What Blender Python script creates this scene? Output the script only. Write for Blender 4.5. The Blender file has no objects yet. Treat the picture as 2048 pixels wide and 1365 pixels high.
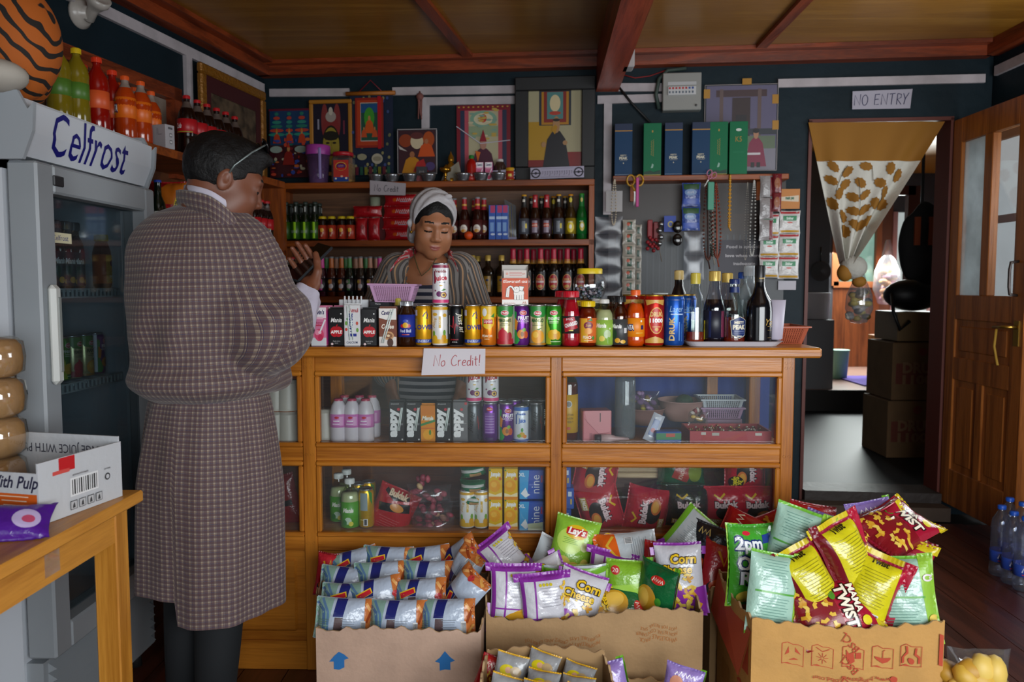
import bpy,math,random
import numpy as np
from mathutils import Vector,Matrix,Euler
random.seed(7)
scene = bpy.context.scene
COL = scene.collection
PI = math.pi
FPX = 1580.0
cam_d = bpy.data.cameras.new('camera'); cam = bpy.data.objects.new('camera',cam_d); COL.objects.link(cam)
cam_d.sensor_width = 36.0; cam_d.lens = FPX / 2048 * 36.0; cam_d.clip_start = 0.05
CAM = Vector((0,0,1.29))
cam.location = CAM
cam.rotation_euler = (PI / 2 - math.radians(4.07),0,math.radians(1.12))
scene.camera = cam
RCAM = cam.rotation_euler.to_matrix()
cam_d.dof.use_dof = True; cam_d.dof.focus_distance = 2.45; cam_d.dof.aperture_fstop = 4.5
w = bpy.data.worlds.new('world'); scene.world = w; w.use_nodes = True
nt = w.node_tree; bg = nt.nodes['Background']
tc = nt.nodes.new('ShaderNodeTexCoord'); sx = nt.nodes.new('ShaderNodeSeparateXYZ'); cr = nt.nodes.new('ShaderNodeValToRGB')
nt.links.new(tc.outputs['Generated'],sx.inputs[0]); hz = nt.nodes.new('ShaderNodeMath'); hz.operation = 'MULTIPLY_ADD'; hz.inputs[1].default_value = .5; hz.inputs[2].default_value = .5; nt.links.new(sx.outputs['Z'],hz.inputs[0]); nt.links.new(hz.outputs[0],cr.inputs[0]); nt.links.new(cr.outputs[0],bg.inputs[0])
cr.color_ramp.elements[0].position = 0.44; cr.color_ramp.elements[0].color = (0.30,0.34,0.30,1)
cr.color_ramp.elements[1].position = 0.50; cr.color_ramp.elements[1].color = (0.86,0.95,1.0,1)
bg.inputs[1].default_value = 0.58
def area(name,loc,target,sx_,sy_,power,color):
 d = bpy.data.lights.new(name,'AREA'); d.shape = 'RECTANGLE'; d.size = sx_; d.size_y = sy_; d.energy = power; d.color = color
 o = bpy.data.objects.new(name,d); COL.objects.link(o); o.location = loc
 o.rotation_euler = (Vector(target) - Vector(loc)).to_track_quat('-Z','Y').to_euler()
 return o
area('shopfront_daylight',(1.3,-0.6,1.3),(0.55,3.0,0.55),2.7,1.15,105,(0.93,0.97,1.0))
area('shopfront_daylight',(-1.5,-0.9,1.3),(-0.7,3.0,0.7),1.4,1.1,6,(0.86,0.93,1.0))
area('side_window_daylight',(2.44,3.2,1.55),(1.0,3.3,1.95),1.1,1.0,22,(0.9,0.96,1.0))
area('kitchen_window_daylight',(3.7,9.3,1.8),(3.1,8.0,0.3),2.0,1.0,200,(0.93,1.0,0.98))
vs = scene.view_settings
vs.view_transform = 'Standard'; vs.look = 'None'; vs.exposure = 0.0; vs.gamma = 1.0; vs.use_curve_mapping = False
cy = scene.cycles
cy.max_bounces = 8; cy.diffuse_bounces = 3; cy.glossy_bounces = 3; cy.transmission_bounces = 4; cy.transparent_max_bounces = 14
cy.caustics_reflective = False; cy.caustics_refractive = False; cy.use_denoising = True; cy.sample_clamp_indirect = 4.0
def ray(px,py):
 return RCAM @ Vector(((px - 1024) / FPX,-(py - 682.5) / FPX,-1.0))
def at(px,py,Y=None,X=None,Z=None):
 d = ray(px,py)
 if Y is not None: t = Y / d.y
 elif X is not None: t = X / d.x
 else: t = (Z - CAM.z) / d.z
 return CAM + d * t
WS = 0.084                       # the back wall runs slightly towards the viewer on the right
WY = 4.62
WROT = -math.atan(WS)
def bw(px,py,off=0.0):         # a point OFF in front of the back wall
 d = ray(px,py); t = (WY - off) / (d.y + WS * d.x)
 return CAM + d * t
def LWX(Y): return -1.563 - 0.176 * (4.75 - Y)     # left wall
LROT = -math.atan(0.14)
def LSX(Y): return -1.475 + 0.14 * (Y - 3.4)       # front of the left shelves
_mats = {}
def lin(c):
 c = c.lstrip('#'); r = [int(c[i:i + 2],16) / 255 for i in (0,2,4)]
 return tuple((x / 12.92 if x <= 0.04045 else ((x + 0.055) / 1.055) ** 2.4) for x in r) + (1,)
def newmat(key):
 m = bpy.data.materials.new(str(key)[:50]); m.use_nodes = True
 return m,m.node_tree,m.node_tree.nodes['Principled BSDF']
def mt(c,rough=0.5,metal=0.0,bump=0.0,bscale=60.0,spec=0.5,emit=0.0,vary=0.0):
 k = ('mt',c,rough,metal,bump,bscale,spec,emit,vary)
 if k in _mats: return _mats[k]
 m,t,b = newmat('paint_' + c)
 b.inputs['Base Color'].default_value = lin(c); b.inputs['Roughness'].default_value = rough
 b.inputs['Metallic'].default_value = metal; b.inputs['Specular IOR Level'].default_value = spec
 if emit: b.inputs['Emission Color'].default_value = lin(c); b.inputs['Emission Strength'].default_value = emit
 if bump or vary:
  tc = t.nodes.new('ShaderNodeTexCoord'); n = t.nodes.new('ShaderNodeTexNoise'); n.inputs['Scale'].default_value = bscale
  n.inputs['Detail'].default_value = 4
  t.links.new(tc.outputs['Object'],n.inputs['Vector'])
  if bump:
   bp = t.nodes.new('ShaderNodeBump'); bp.inputs['Strength'].default_value = bump; bp.inputs['Distance'].default_value = 0.01
   t.links.new(n.outputs['Fac'],bp.inputs['Height']); t.links.new(bp.outputs[0],b.inputs['Normal'])
  if vary:
   mx = t.nodes.new('ShaderNodeMix'); mx.data_type = 'RGBA'; mx.inputs[6].default_value = lin(c)
   l = lin(c); mx.inputs[7].default_value = (l[0] * (1 - vary),l[1] * (1 - vary),l[2] * (1 - vary),1)
   n2 = t.nodes.new('ShaderNodeTexNoise'); n2.inputs['Scale'].default_value = bscale * .15; n2.inputs['Detail'].default_value = 5
   t.links.new(tc.outputs['Object'],n2.inputs['Vector'])
   r = t.nodes.new('ShaderNodeMapRange'); r.inputs[1].default_value = .4; r.inputs[2].default_value = .65
   t.links.new(n2.outputs['Fac'],r.inputs[0]); t.links.new(r.outputs[0],mx.inputs[0]); t.links.new(mx.outputs[2],b.inputs['Base Color'])
 _mats[k] = m
 return m
def wood(c1,c2,axis='X',scale=1.0,rough=0.4,knots=False,bands=18.0):
 k = ('wood',c1,c2,axis,scale,rough,knots,bands)
 if k in _mats: return _mats[k]
 m,t,b = newmat('wood_' + c1)
 tc = t.nodes.new('ShaderNodeTexCoord'); mp = t.nodes.new('ShaderNodeMapping')
 s = {'X': (.35,6,6),'Y': (6,.35,6),'Z': (6,6,.35)}[axis]
 mp.inputs['Scale'].default_value = [x * scale for x in s]
 t.links.new(tc.outputs['Object'],mp.inputs[0])
 n = t.nodes.new('ShaderNodeTexNoise'); n.inputs['Scale'].default_value = 2.2; n.inputs['Detail'].default_value = 6; n.inputs['Distortion'].default_value = .6
 t.links.new(mp.outputs[0],n.inputs['Vector'])
 mul = t.nodes.new('ShaderNodeMath'); mul.operation = 'MULTIPLY'; mul.inputs[1].default_value = bands; t.links.new(n.outputs['Fac'],mul.inputs[0])
 sn = t.nodes.new('ShaderNodeMath'); sn.operation = 'SINE'; t.links.new(mul.outputs[0],sn.inputs[0])
 n2 = t.nodes.new('ShaderNodeTexNoise'); n2.inputs['Scale'].default_value = 30; n2.inputs['Detail'].default_value = 3
 t.links.new(mp.outputs[0],n2.inputs['Vector'])
 a = t.nodes.new('ShaderNodeMath'); a.operation = 'MULTIPLY_ADD'; a.inputs[1].default_value = .28; t.links.new(sn.outputs[0],a.inputs[0]); t.links.new(n2.outputs['Fac'],a.inputs[2])
 r = t.nodes.new('ShaderNodeValToRGB'); r.color_ramp.elements[0].position = .12; r.color_ramp.elements[1].position = .85
 r.color_ramp.elements[0].color = lin(c2); r.color_ramp.elements[1].color = lin(c1)
 t.links.new(a.outputs[0],r.inputs[0])
 out = r.outputs[0]
 if knots:
  vo = t.nodes.new('ShaderNodeTexVoronoi'); vo.inputs['Scale'].default_value = 2.6
  mp2 = t.nodes.new('ShaderNodeMapping'); s2 = {'X': (.55,1,1),'Y': (1,.55,1),'Z': (1,1,.55)}[axis]; mp2.inputs['Scale'].default_value = s2
  t.links.new(tc.outputs['Object'],mp2.inputs[0]); t.links.new(mp2.outputs[0],vo.inputs['Vector'])
  rr = t.nodes.new('ShaderNodeMapRange'); rr.inputs[1].default_value = .018; rr.inputs[2].default_value = .07; rr.inputs[3].default_value = .8; rr.inputs[4].default_value = 0
  t.links.new(vo.outputs['Distance'],rr.inputs[0])
  mx = t.nodes.new('ShaderNodeMix'); mx.data_type = 'RGBA'; mx.inputs[7].default_value = lin('#2e1608')
  t.links.new(out,mx.inputs[6]); t.links.new(rr.outputs[0],mx.inputs[0]); out = mx.outputs[2]
 t.links.new(out,b.inputs['Base Color'])
 b.inputs['Roughness'].default_value = rough
 bp = t.nodes.new('ShaderNodeBump'); bp.inputs['Strength'].default_value = .12; bp.inputs['Distance'].default_value = .004
 t.links.new(a.outputs[0],bp.inputs['Height']); t.links.new(bp.outputs[0],b.inputs['Normal'])
 _mats[k] = m
 return m
def clear(c='#ffffff',gloss=0.10,haze=0.0,hazec='#cfd6da',rough=0.04,through=False):
 """thin glass or clear plastic: see-through, Fresnel gloss, a little haze of dust"""
 k = ('clear',c,gloss,haze,hazec,rough,through)
 if k in _mats: return _mats[k]
 m,t,b = newmat('clear_' + c); t.nodes.remove(b)
 out = t.nodes['Material Output']
 tr = t.nodes.new('ShaderNodeBsdfTransparent'); tr.inputs[0].default_value = lin(c)
 gl = t.nodes.new('ShaderNodeBsdfGlossy'); gl.inputs['Roughness'].default_value = rough
 fr = t.nodes.new('ShaderNodeFresnel'); ge = t.nodes.new('ShaderNodeNewGeometry'); io = t.nodes.new('ShaderNodeMath'); io.operation = 'MULTIPLY_ADD'; io.inputs[1].default_value = 1 / 1.45 - 1.45; io.inputs[2].default_value = 1.45
 t.links.new(ge.outputs['Backfacing'],io.inputs[0]); t.links.new(io.outputs[0],fr.inputs[0])
 ad = t.nodes.new('ShaderNodeMath'); ad.operation = 'MULTIPLY_ADD'; ad.inputs[1].default_value = .9; ad.inputs[2].default_value = gloss * .3
 t.links.new(fr.outputs[0],ad.inputs[0])
 mx = t.nodes.new('ShaderNodeMixShader'); t.links.new(ad.outputs[0],mx.inputs[0]); t.links.new(tr.outputs[0],mx.inputs[1]); t.links.new(gl.outputs[0],mx.inputs[2])
 last = mx.outputs[0]
 if haze:
  df = t.nodes.new('ShaderNodeBsdfTranslucent' if through else 'ShaderNodeBsdfDiffuse'); df.inputs[0].default_value = lin(hazec)
  tc = t.nodes.new('ShaderNodeTexCoord'); n = t.nodes.new('ShaderNodeTexNoise'); n.inputs['Scale'].default_value = 5; n.inputs['Detail'].default_value = 6
  t.links.new(tc.outputs['Object'],n.inputs['Vector'])
  r = t.nodes.new('ShaderNodeMapRange'); r.inputs[1].default_value = .3; r.inputs[2].default_value = .7; r.inputs[3].default_value = haze * .4; r.inputs[4].default_value = haze
  t.links.new(n.outputs['Fac'],r.inputs[0])
  m2 = t.nodes.new('ShaderNodeMixShader'); t.links.new(r.outputs[0],m2.inputs[0]); t.links.new(last,m2.inputs[1]); t.links.new(df.outputs[0],m2.inputs[2]); last = m2.outputs[0]
 t.links.new(last,out.inputs[0])
 _mats[k] = m
 return m
def foil(c,rough=0.22):
 return mt(c,rough,0.0,0.35,45.0,0.7)
_txt = {}
def text2d(s,bold=0.0,shear=0.0):
 k = (s,bold,shear)
 if k in _txt: return _txt[k]
 cu = bpy.data.curves.new('txt','FONT'); cu.body = s; cu.size = 1.0; cu.resolution_u = 2; cu.offset = bold; cu.shear = shear; cu.fill_mode = 'FRONT'
 o = bpy.data.objects.new('txt',cu)
 me = bpy.data.meshes.new_from_object(o); me.calc_loop_triangles()
 v = np.array([(q.co.x,q.co.y) for q in me.vertices]) if len(me.vertices) else np.zeros((1,2))
 f = [tuple(tr.vertices) for tr in me.loop_triangles]
 lo,hi = v.min(0),v.max(0)
 v = (v - (lo + hi) / 2); H = 0.73
 v = v / H
 ff = []
 for (a,b,c) in f:                                # all facing +z
  if (v[b][0] - v[a][0]) * (v[c][1] - v[a][1]) - (v[b][1] - v[a][1]) * (v[c][0] - v[a][0]) < 0: a,b,c = a,c,b
  ff.append((a,b,c))
 _txt[k] = (v,ff,(hi - lo) / H)
 bpy.data.objects.remove(o); bpy.data.meshes.remove(me); bpy.data.curves.remove(cu)
 return _txt[k]
def ribbon(pts,wd):
 v = []; f = []
 n = len(pts)
 for i,p in enumerate(pts):
  a = pts[max(i - 1,0)]; b = pts[min(i + 1,n - 1)]
  dx,dy = b[0] - a[0],b[1] - a[1]; L = math.hypot(dx,dy) or 1
  nx,ny = -dy / L * wd / 2,dx / L * wd / 2
  v += [(p[0] - nx,p[1] - ny),(p[0] + nx,p[1] + ny)]
 for i in range(n - 1):
  a = 2 * i; f += [(a,a + 2,a + 3),(a,a + 3,a + 1)]
 return v,f
def ell(cx,cy,rx,ry,n=20,a0=0,a1=2 * PI):
 return [(cx + rx * math.cos(a0 + (a1 - a0) * i / n),cy + ry * math.sin(a0 + (a1 - a0) * i / n)) for i in range(n)]
def shape2d(s):
 """one printed shape -> (verts, tris, colour); sizes in millimetres"""
 k = s[0]
 if k == 'r':
  _,cx,cy,wd,h,c = s[:6]; v = [(cx - wd / 2,cy - h / 2),(cx + wd / 2,cy - h / 2),(cx + wd / 2,cy + h / 2),(cx - wd / 2,cy + h / 2)]
  if len(s) > 6:
   a = math.radians(s[6]); v = [(cx + (x - cx) * math.cos(a) - (y - cy) * math.sin(a),cy + (x - cx) * math.sin(a) + (y - cy) * math.cos(a)) for x,y in v]
  return v,[(0,1,2),(0,2,3)],c
 if k == 'e':
  v = ell(*s[1:5]); n = len(v); v = v + [(s[1],s[2])]
  return v,[(i,(i + 1) % n,n) for i in range(n)],s[5]
 if k == 'p':
  v = list(s[1]); n = len(v); cx = sum(p[0] for p in v) / n; cy_ = sum(p[1] for p in v) / n
  ar = sum(v[i][0] * v[(i + 1) % n][1] - v[(i + 1) % n][0] * v[i][1] for i in range(n))
  if ar < 0: v = v[::-1]
  v = v + [(cx,cy_)]
  return v,[(i,(i + 1) % n,n) for i in range(n)],s[2]
 if k == 's':
  v,f = ribbon(s[1],s[2]); return v,f,s[3]
 if k == 'g': return scrawl(s)
 if k == 't':
  _,tx,cx,cy_,h,c = s[:6]; kw = s[6] if len(s) > 6 else {}
  v,f,sz = text2d(tx,kw.get('b',0.0),kw.get('sh',0.0))
  sxx = h
  if 'w' in kw and sz[0] > 0: sxx = kw['w'] / sz[0]
  a = math.radians(kw.get('rot',0)); ca,sa = math.cos(a),math.sin(a)
  v = [(cx + x * sxx * ca - y * h * sa,cy_ + x * sxx * sa + y * h * ca) for x,y in v]
  return v,f,c
def scrawl(s):
 # small print too blurred to read: an uneven line of strokes
 _,tx,cx,cy_,h,c = s[:6]; kw = s[6] if len(s) > 6 else {}; n = max(2,len(tx)); wd = kw.get('w',n * h * .62); a = math.radians(kw.get('rot',0)); ca,sa = math.cos(a),math.sin(a); r_ = random.Random(tx); pts = []
 for i in range(n * 2 + 1):
  x = -wd / 2 + wd * i / (n * 2); y = h * .5 * (1 if i % 2 else -1) * r_.uniform(.5,1); pts.append((cx + x * ca - y * sa,cy_ + x * sa + y * ca))
 v,f = ribbon(pts,min(h * .26,wd / n * .5)); return v,f,c
def split(v,f,L):
 v = list(v); mid = {}
 st = list(f); out = []
 while st:
  a,b,c = st.pop()
  e = [(math.hypot(v[p][0] - v[q][0],v[p][1] - v[q][1]),p,q,r) for p,q,r in ((a,b,c),(b,c,a),(c,a,b))]
  d,p,q,r = max(e)
  if d <= L or len(v) > 6000: out.append((a,b,c)); continue
  kk = (min(p,q),max(p,q))
  if kk not in mid: mid[kk] = len(v); v.append(((v[p][0] + v[q][0]) / 2,(v[p][1] + v[q][1]) / 2))
  m = mid[kk]; st += [(p,m,r),(m,q,r)]
 return v,out
def rot(rx=0,ry=0,rz=0): return Euler((math.radians(rx),math.radians(ry),math.radians(rz)),'XYZ').to_matrix().to_4x4()
def tr(x,y=0,z=0):
 return Matrix.Translation(Vector((x,y,z)) if not isinstance(x,Vector) else x)
class MB:
 def __init__(s): s.v = []; s.f = []; s.m = []; s.sm = []; s.mats = []; s.ix = {}; s.uv = None
 def mi(s,m):
  if isinstance(m,str): m = mt(m)
  if m.name not in s.ix: s.ix[m.name] = len(s.mats); s.mats.append(m)
  return s.ix[m.name]
 def add(s,v,f,m,smooth=False,M=None):
  o = len(s.v); i = s.mi(m) if not isinstance(m,list) else None
  if M is not None: v = [M @ Vector(p) for p in v]
  s.v += [tuple(p) for p in v]
  for k,q in enumerate(f):
   s.f.append(tuple(o + j for j in q)); s.m.append(i if i is not None else s.mi(m[k])); s.sm.append(smooth)
  return s
 def box(s,x0,y0,z0,x1,y1,z1,m,M=None,bev=0.0):
  x0,x1 = min(x0,x1),max(x0,x1); y0,y1 = min(y0,y1),max(y0,y1); z0,z1 = min(z0,z1),max(z0,z1)
  b = min(bev,(x1 - x0) / 2.2,(y1 - y0) / 2.2,(z1 - z0) / 2.2)
  if b <= 0:
   v = [(x,y,z) for z in (z0,z1) for y in (y0,y1) for x in (x0,x1)]
   f = [(0,2,3,1),(4,5,7,6),(0,1,5,4),(2,6,7,3),(0,4,6,2),(1,3,7,5)]
   return s.add(v,f,m,False,M)
  v = []; ids = {}
  X,Y,Z = (x0,x1),(y0,y1),(z0,z1)
  for i in (0,1):
   for j in (0,1):
    for k in (0,1):
     sg = (1 - 2 * i,1 - 2 * j,1 - 2 * k); c = (X[i],Y[j],Z[k])
     for ax in range(3):                # vertex lying on the face of axis ax
      p = [c[a] + (0 if a == ax else b * sg[a]) for a in range(3)]
      ids[(i,j,k,ax)] = len(v); v.append(tuple(p))
  g = lambda i,j,k,a: ids[(i,j,k,a)]
  f = []
  for i in (0,1):
   q = [g(i,0,0,0),g(i,1,0,0),g(i,1,1,0),g(i,0,1,0)]; f.append(tuple(q if i else q[::-1]))
   q = [g(0,i,0,1),g(1,i,0,1),g(1,i,1,1),g(0,i,1,1)]; f.append(tuple(q[::-1] if i else q))
   q = [g(0,0,i,2),g(1,0,i,2),g(1,1,i,2),g(0,1,i,2)]; f.append(tuple(q if i else q[::-1]))
  for a_ in range(3):
   b_,c_ = (a_ + 1) % 3,(a_ + 2) % 3
   for p in (0,1):
    for q_ in (0,1):
     def key(e,ax):
      kk = [0,0,0]; kk[a_] = e; kk[b_] = p; kk[c_] = q_; return g(*kk,ax)
     q = (key(0,b_),key(1,b_),key(1,c_),key(0,c_)); f.append(q if (p ^ q_) == 0 else q[::-1])
  for i in (0,1):
   for j in (0,1):
    for k in (0,1):
     q = (g(i,j,k,0),g(i,j,k,1),g(i,j,k,2)); f.append(q if (i + j + k) % 2 else q[::-1])
  return s.add(v,f,m,False,M)
 def lathe(s,prof,m,seg=20,M=None,smooth=True,a0=0.0,a1=2 * PI):
  n = len(prof); full = abs(a1 - a0 - 2 * PI) < 1e-6; v = []; f = []; mm = []
  cols = seg if full else seg + 1
  for i in range(cols):
   a = a0 + (a1 - a0) * i / seg; c,sn = math.cos(a),math.sin(a)
   v += [(r * c,r * sn,z) for r,z in prof]
  for i in range(seg):
   i2 = (i + 1) % cols
   for k in range(n - 1):
    f.append((i * n + k,i2 * n + k,i2 * n + k + 1,i * n + k + 1)); mm.append(m[min(k,len(m) - 1)] if isinstance(m,list) else m)
  return s.add(v,f,mm,smooth,M)
 def tube(s,pts,r,m,seg=8,M=None,caps=True):
  pts = [Vector(p) for p in pts]; v = []; f = []; n = len(pts)
  up = Vector((0,0,1)); 
  for i,p in enumerate(pts):
   d = (pts[min(i + 1,n - 1)] - pts[max(i - 1,0)]).normalized()
   if i == 0: u = d.cross(up if abs(d.z) < .95 else Vector((1,0,0))).normalized()
   else: u = (u - d * u.dot(d)).normalized()
   ww = d.cross(u); rr = r[i] if isinstance(r,(list,tuple)) else r
   v += [p + (u * math.cos(2 * PI * k / seg) + ww * math.sin(2 * PI * k / seg)) * rr for k in range(seg)]
  for i in range(n - 1):
   for k in range(seg):
    k2 = (k + 1) % seg; f.append((i * seg + k,i * seg + k2,(i + 1) * seg + k2,(i + 1) * seg + k))
  if caps: f += [tuple(range(seg))[::-1],tuple(range((n - 1) * seg,n * seg))]
  return s.add(v,f,m,True,M)
 def grid(s,fn,nu,nv,m,smooth=True,M=None,flip=False):
  v = [fn(i / nu,j / nv) for j in range(nv + 1) for i in range(nu + 1)]; f = []
  for j in range(nv):
   for i in range(nu):
    a = j * (nu + 1) + i; q = (a,a + 1,a + nu + 2,a + nu + 1); f.append(q[::-1] if flip else q)
  return s.add(v,f,m,smooth,M)
 def ball(s,c,r,m,seg=12,M=None,sc=(1,1,1)):
  n = max(6,seg // 2 * 2); pr = [(max(1e-5,r * math.sin(PI * k / (n // 2 + 2))),-r * math.cos(PI * k / (n // 2 + 2))) for k in range(n // 2 + 3)]
  T = tr(*c) @ Matrix.Diagonal((*sc,1)); T = M @ T if M is not None else T
  return s.lathe(pr,m,seg,T)
 def prism(s,poly,y0,y1,m,M=None,smooth=False):
  """polygon in x,z pulled from y0 to y1"""
  n = len(poly); ar = sum(poly[i][0] * poly[(i + 1) % n][1] - poly[(i + 1) % n][0] * poly[i][1] for i in range(n))
  if ar < 0: poly = poly[::-1]
  v = [(x,y0,z) for x,z in poly] + [(x,y1,z) for x,z in poly]
  f = [tuple(range(n)),tuple(range(n,2 * n))[::-1]] + [(i,i + n,(i + 1) % n + n,(i + 1) % n) for i in range(n)]
  return s.add(v,f,m,smooth,M)
 def art(s,shapes,fn,off=0.0003,step=0.00012,L=None,gl=0.35):
  """printing laid on a surface; fn(x_mm, y_mm) -> (point, normal)"""
  for i,sh in enumerate(shapes):
   if sh is None: continue
   v,f,c = shape2d(sh)
   if L: v,f = split(v,f,L)
   o = off + step * i; P = []
   for x,y in v:
    p,nn = fn(x,y); P.append(p + nn * o)
   s.add(P,f,mt(c,gl) if isinstance(c,str) else c)
  return s
 def build(s,name,parent=None,loc=None):
  me = bpy.data.meshes.new(name); me.from_pydata(s.v,[],s.f)
  for m in s.mats: me.materials.append(m)
  me.polygons.foreach_set('material_index',s.m); me.polygons.foreach_set('use_smooth',s.sm)
  if s.uv is not None:
   ul = me.uv_layers.new(name='UVMap'); ul.data.foreach_set('uv',np.asarray(s.uv,dtype=np.float32).ravel())
  me.update()
  o = bpy.data.objects.new(name,me); COL.objects.link(o)
  if parent is not None: o.parent = parent
  if loc is not None: o.location = loc
  return o
def flat(o,ex,ey):
 o = Vector(o); ex = Vector(ex); ey = Vector(ey); n = ex.cross(ey).normalized()
 return lambda x,y: (o + ex * (x / 1000) + ey * (y / 1000),n)
def front(y,x=0.0,z=0.0): return flat((x,y,z),(1,0,0),(0,0,1))
def wrap(R,z0=0.0,a0=-90.0):
 def fn(x,y):
  a = math.radians(a0) + x / 1000 / R
  n = Vector((math.cos(a),math.sin(a),0)); return n * R + Vector((0,0,z0 + y / 1000)),n
 return fn
def tag(o,label,cat,group=None):
 o['label'] = label; o['category'] = cat
 if group: o['group'] = group
 return o
def thing(name,label,cat,loc=(0,0,0),rz=0.0,group=None):
 o = bpy.data.objects.new(name,None); COL.objects.link(o); o.empty_display_size = .05
 o.location = loc; o.rotation_euler = (0,0,rz)
 return tag(o,label,cat,group)
def struct(o,kind='structure'):
 o['kind'] = kind; return o
def kids(o): return [c for c in bpy.data.objects if c.parent == o]
_cache = {}
def dup_tree(o,parent=None):
 c = o.copy(); COL.objects.link(c); c.parent = parent
 if o.name not in _cache: _cache[o.name] = kids(o)
 for ch in _cache[o.name]: dup_tree(ch,c)
 return c
_protos = {}
def place(key,make,loc,label,cat,group=None,rz=0.0,M=None):
 """first call builds the thing, later calls copy it with its parts"""
 if key in _protos: o = dup_tree(_protos[key])
 else: o = make(); _protos[key] = o
 for k in ('label','category','group'):
  if k in o: del o[k]
 tag(o,label,cat,group)
 if M is not None: o.matrix_world = M
 else: o.location = loc; o.rotation_euler = (0,0,rz)
 return o
ORD = ['first','second','third','fourth','fifth','sixth','seventh','eighth','ninth','tenth','eleventh','twelfth','thirteenth','fourteenth','fifteenth','sixteenth']
# ================================================================== the room
W_RED = wood('#8a3c1c','#5a2410','Y',rough=.35)
W_REDX = wood('#8a3c1c','#5a2410','X',rough=.35)
W_PINE = wood('#bd7626','#935416','X',rough=.32,knots=True)
W_PINEZ = wood('#bd7626','#935416','Z',rough=.32,knots=True)
W_PINEY = wood('#bd7626','#935416','Y',rough=.32)
W_SHELF = wood('#96490f','#662c08','X',rough=.4)
W_SHELFZ = wood('#96490f','#662c08','Z',rough=.4)
W_DARK = wood('#5e3214','#3c1d0a','X',rough=.5)
W_DOOR = wood('#a8652a','#7a4316','Z',rough=.35,knots=True)
W_TABLE = wood('#c98a34','#a4681e','Y',rough=.4)
W_TABLEZ = wood('#c98a34','#a4681e','Z',rough=.4)
W_PLY = wood('#a5752a','#86591a','X',scale=.8,rough=.3,bands=10)
TEAL = mt('#17272f',.5,bump=.25,bscale=14,vary=.3,spec=.18)
TEALD = mt('#14232b',.5,bump=.25,bscale=14,vary=.3,spec=.15)
WHITE_STRIP = mt('#b5aeb2',.5,vary=.2)
ZC = 2.585
# floor boards
MF = wood('#5b2f20','#3a1c12','Y',rough=.33)
b = MB()
x = -2.6
while x < 2.7:
 b.box(x + .0015,-2.0,-.03,x + .148,4.42 - .084 * x,0,MF); x += .15
b.box(-2.6,-2.0,-.05,2.7,4.7,-.03,'#1a0e09')
struct(b.build('floor'))
# back wall with the doorway cut out
def wallp(xa,xb,za,zb,off=0.0,th=.12,mb=None,m=None):
 mb.add([(xx,WY - WS * xx - off + d,zz) for zz in (za,zb) for d in (0,th) for xx in (xa,xb)],
           [(0,1,5,4),(3,2,6,7),(0,4,6,2),(1,3,7,5),(4,5,7,6),(0,2,3,1)],m)
DX0,DX1,DZ = bw(1615,500).x,bw(1891,500).x,bw(1750,243).z
b = MB(); wallp(-1.75,DX0,0,ZC,mb=b,m=TEAL); wallp(DX1,2.515,0,ZC,mb=b,m=TEAL); wallp(DX0,DX1,DZ,ZC,mb=b,m=TEAL)
struct(b.build('wall_back'))
b = MB(); b.add([(LWX(y) - d,y,z) for z in (0,ZC) for d in (0,.12) for y in (-2.0,4.85)],
      [(0,1,5,4),(3,2,6,7),(0,4,6,2),(1,3,7,5),(4,5,7,6),(0,2,3,1)],TEALD)
struct(b.build('wall_left'))
# right wall with a window behind the open door
RX = 2.51; WZ0,WZ1,WYA,WYB = .98,2.12,2.35,4.385
b = MB()
MW = mt('#b9aeb6',.6,vary=.25,bscale=10)
b.box(RX,-2,0,RX + .03,4.40,WZ0,MW); b.box(RX,-2,WZ1,RX + .03,4.40,ZC,TEAL)
b.box(RX,-2,WZ0,RX + .03,WYA,WZ1,TEAL); b.box(RX,WYB,WZ0,RX + .03,4.40,WZ1,TEAL)
struct(b.build('wall_right'))
t = thing('window_1','side window with a pinkish wooden frame seen through the open door','window'); struct(t)
b = MB(); MP = mt('#9c6a62',.5)
for ya,yb in ((WYA,WYA + .07),(3.05,3.1),(3.60,3.64),(WYB - .015,WYB)): b.box(RX + .005,ya,WZ0,RX + .03,yb,WZ1,MP)
for za,zb in ((WZ0,WZ0 + .06),(1.62,1.66),(WZ1 - .06,WZ1)): b.box(RX + .005,WYA,za,RX + .03,WYB,zb,MP)
b.build('window_frame',t)
MB().box(RX + .015,WYA,WZ0,RX + .019,WYB,WZ1,clear(haze=.10)).build('window_glass',t)
# unseen front wall added to cut the sky light, open at a wide doorway
b = MB()
for xa,xb,za,zb_ in ((-2.9,-1.5,0,ZC),(2.3,2.7,0,ZC),(-1.5,2.3,2.05,ZC)): b.box(xa,-2.1,za,xb,-2,zb_,TEAL)
struct(b.build('wall_front_added'))
# ceiling: plywood sheets
b = MB(); b.add([(-2.8,-2,ZC),(2.7,-2,ZC),(2.7,4.5,ZC),(-2.8,4.95,ZC),(-2.8,-2,ZC + .04),(2.7,-2,ZC + .04),(2.7,4.5,ZC + .04),(-2.8,4.95,ZC + .04)],
      [(0,3,2,1),(4,5,6,7),(0,1,5,4),(1,2,6,5),(2,3,7,6),(3,0,4,7)],W_PLY)
struct(b.build('ceiling'))
def seg_box(mb,p,q,wd,hh,m):       # a straight wooden strip from p to q, hanging hh below
 p,q = Vector(p),Vector(q); d = (q - p); d.z = 0; d.normalize(); n = Vector((-d.y,d.x,0)) * wd / 2
 v = [p - n,p + n,q + n,q - n]; v = v + [x - Vector((0,0,hh)) for x in v]
 mb.add(v,[(0,1,2,3),(7,6,5,4),(0,4,5,1),(1,5,6,2),(2,6,7,3),(3,7,4,0)],m)
def strip(name,p,q,wd,hh,m):
 b = MB(); seg_box(b,p,q,wd,hh,m); return struct(b.build(name))
zb = ZC - .001
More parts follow.
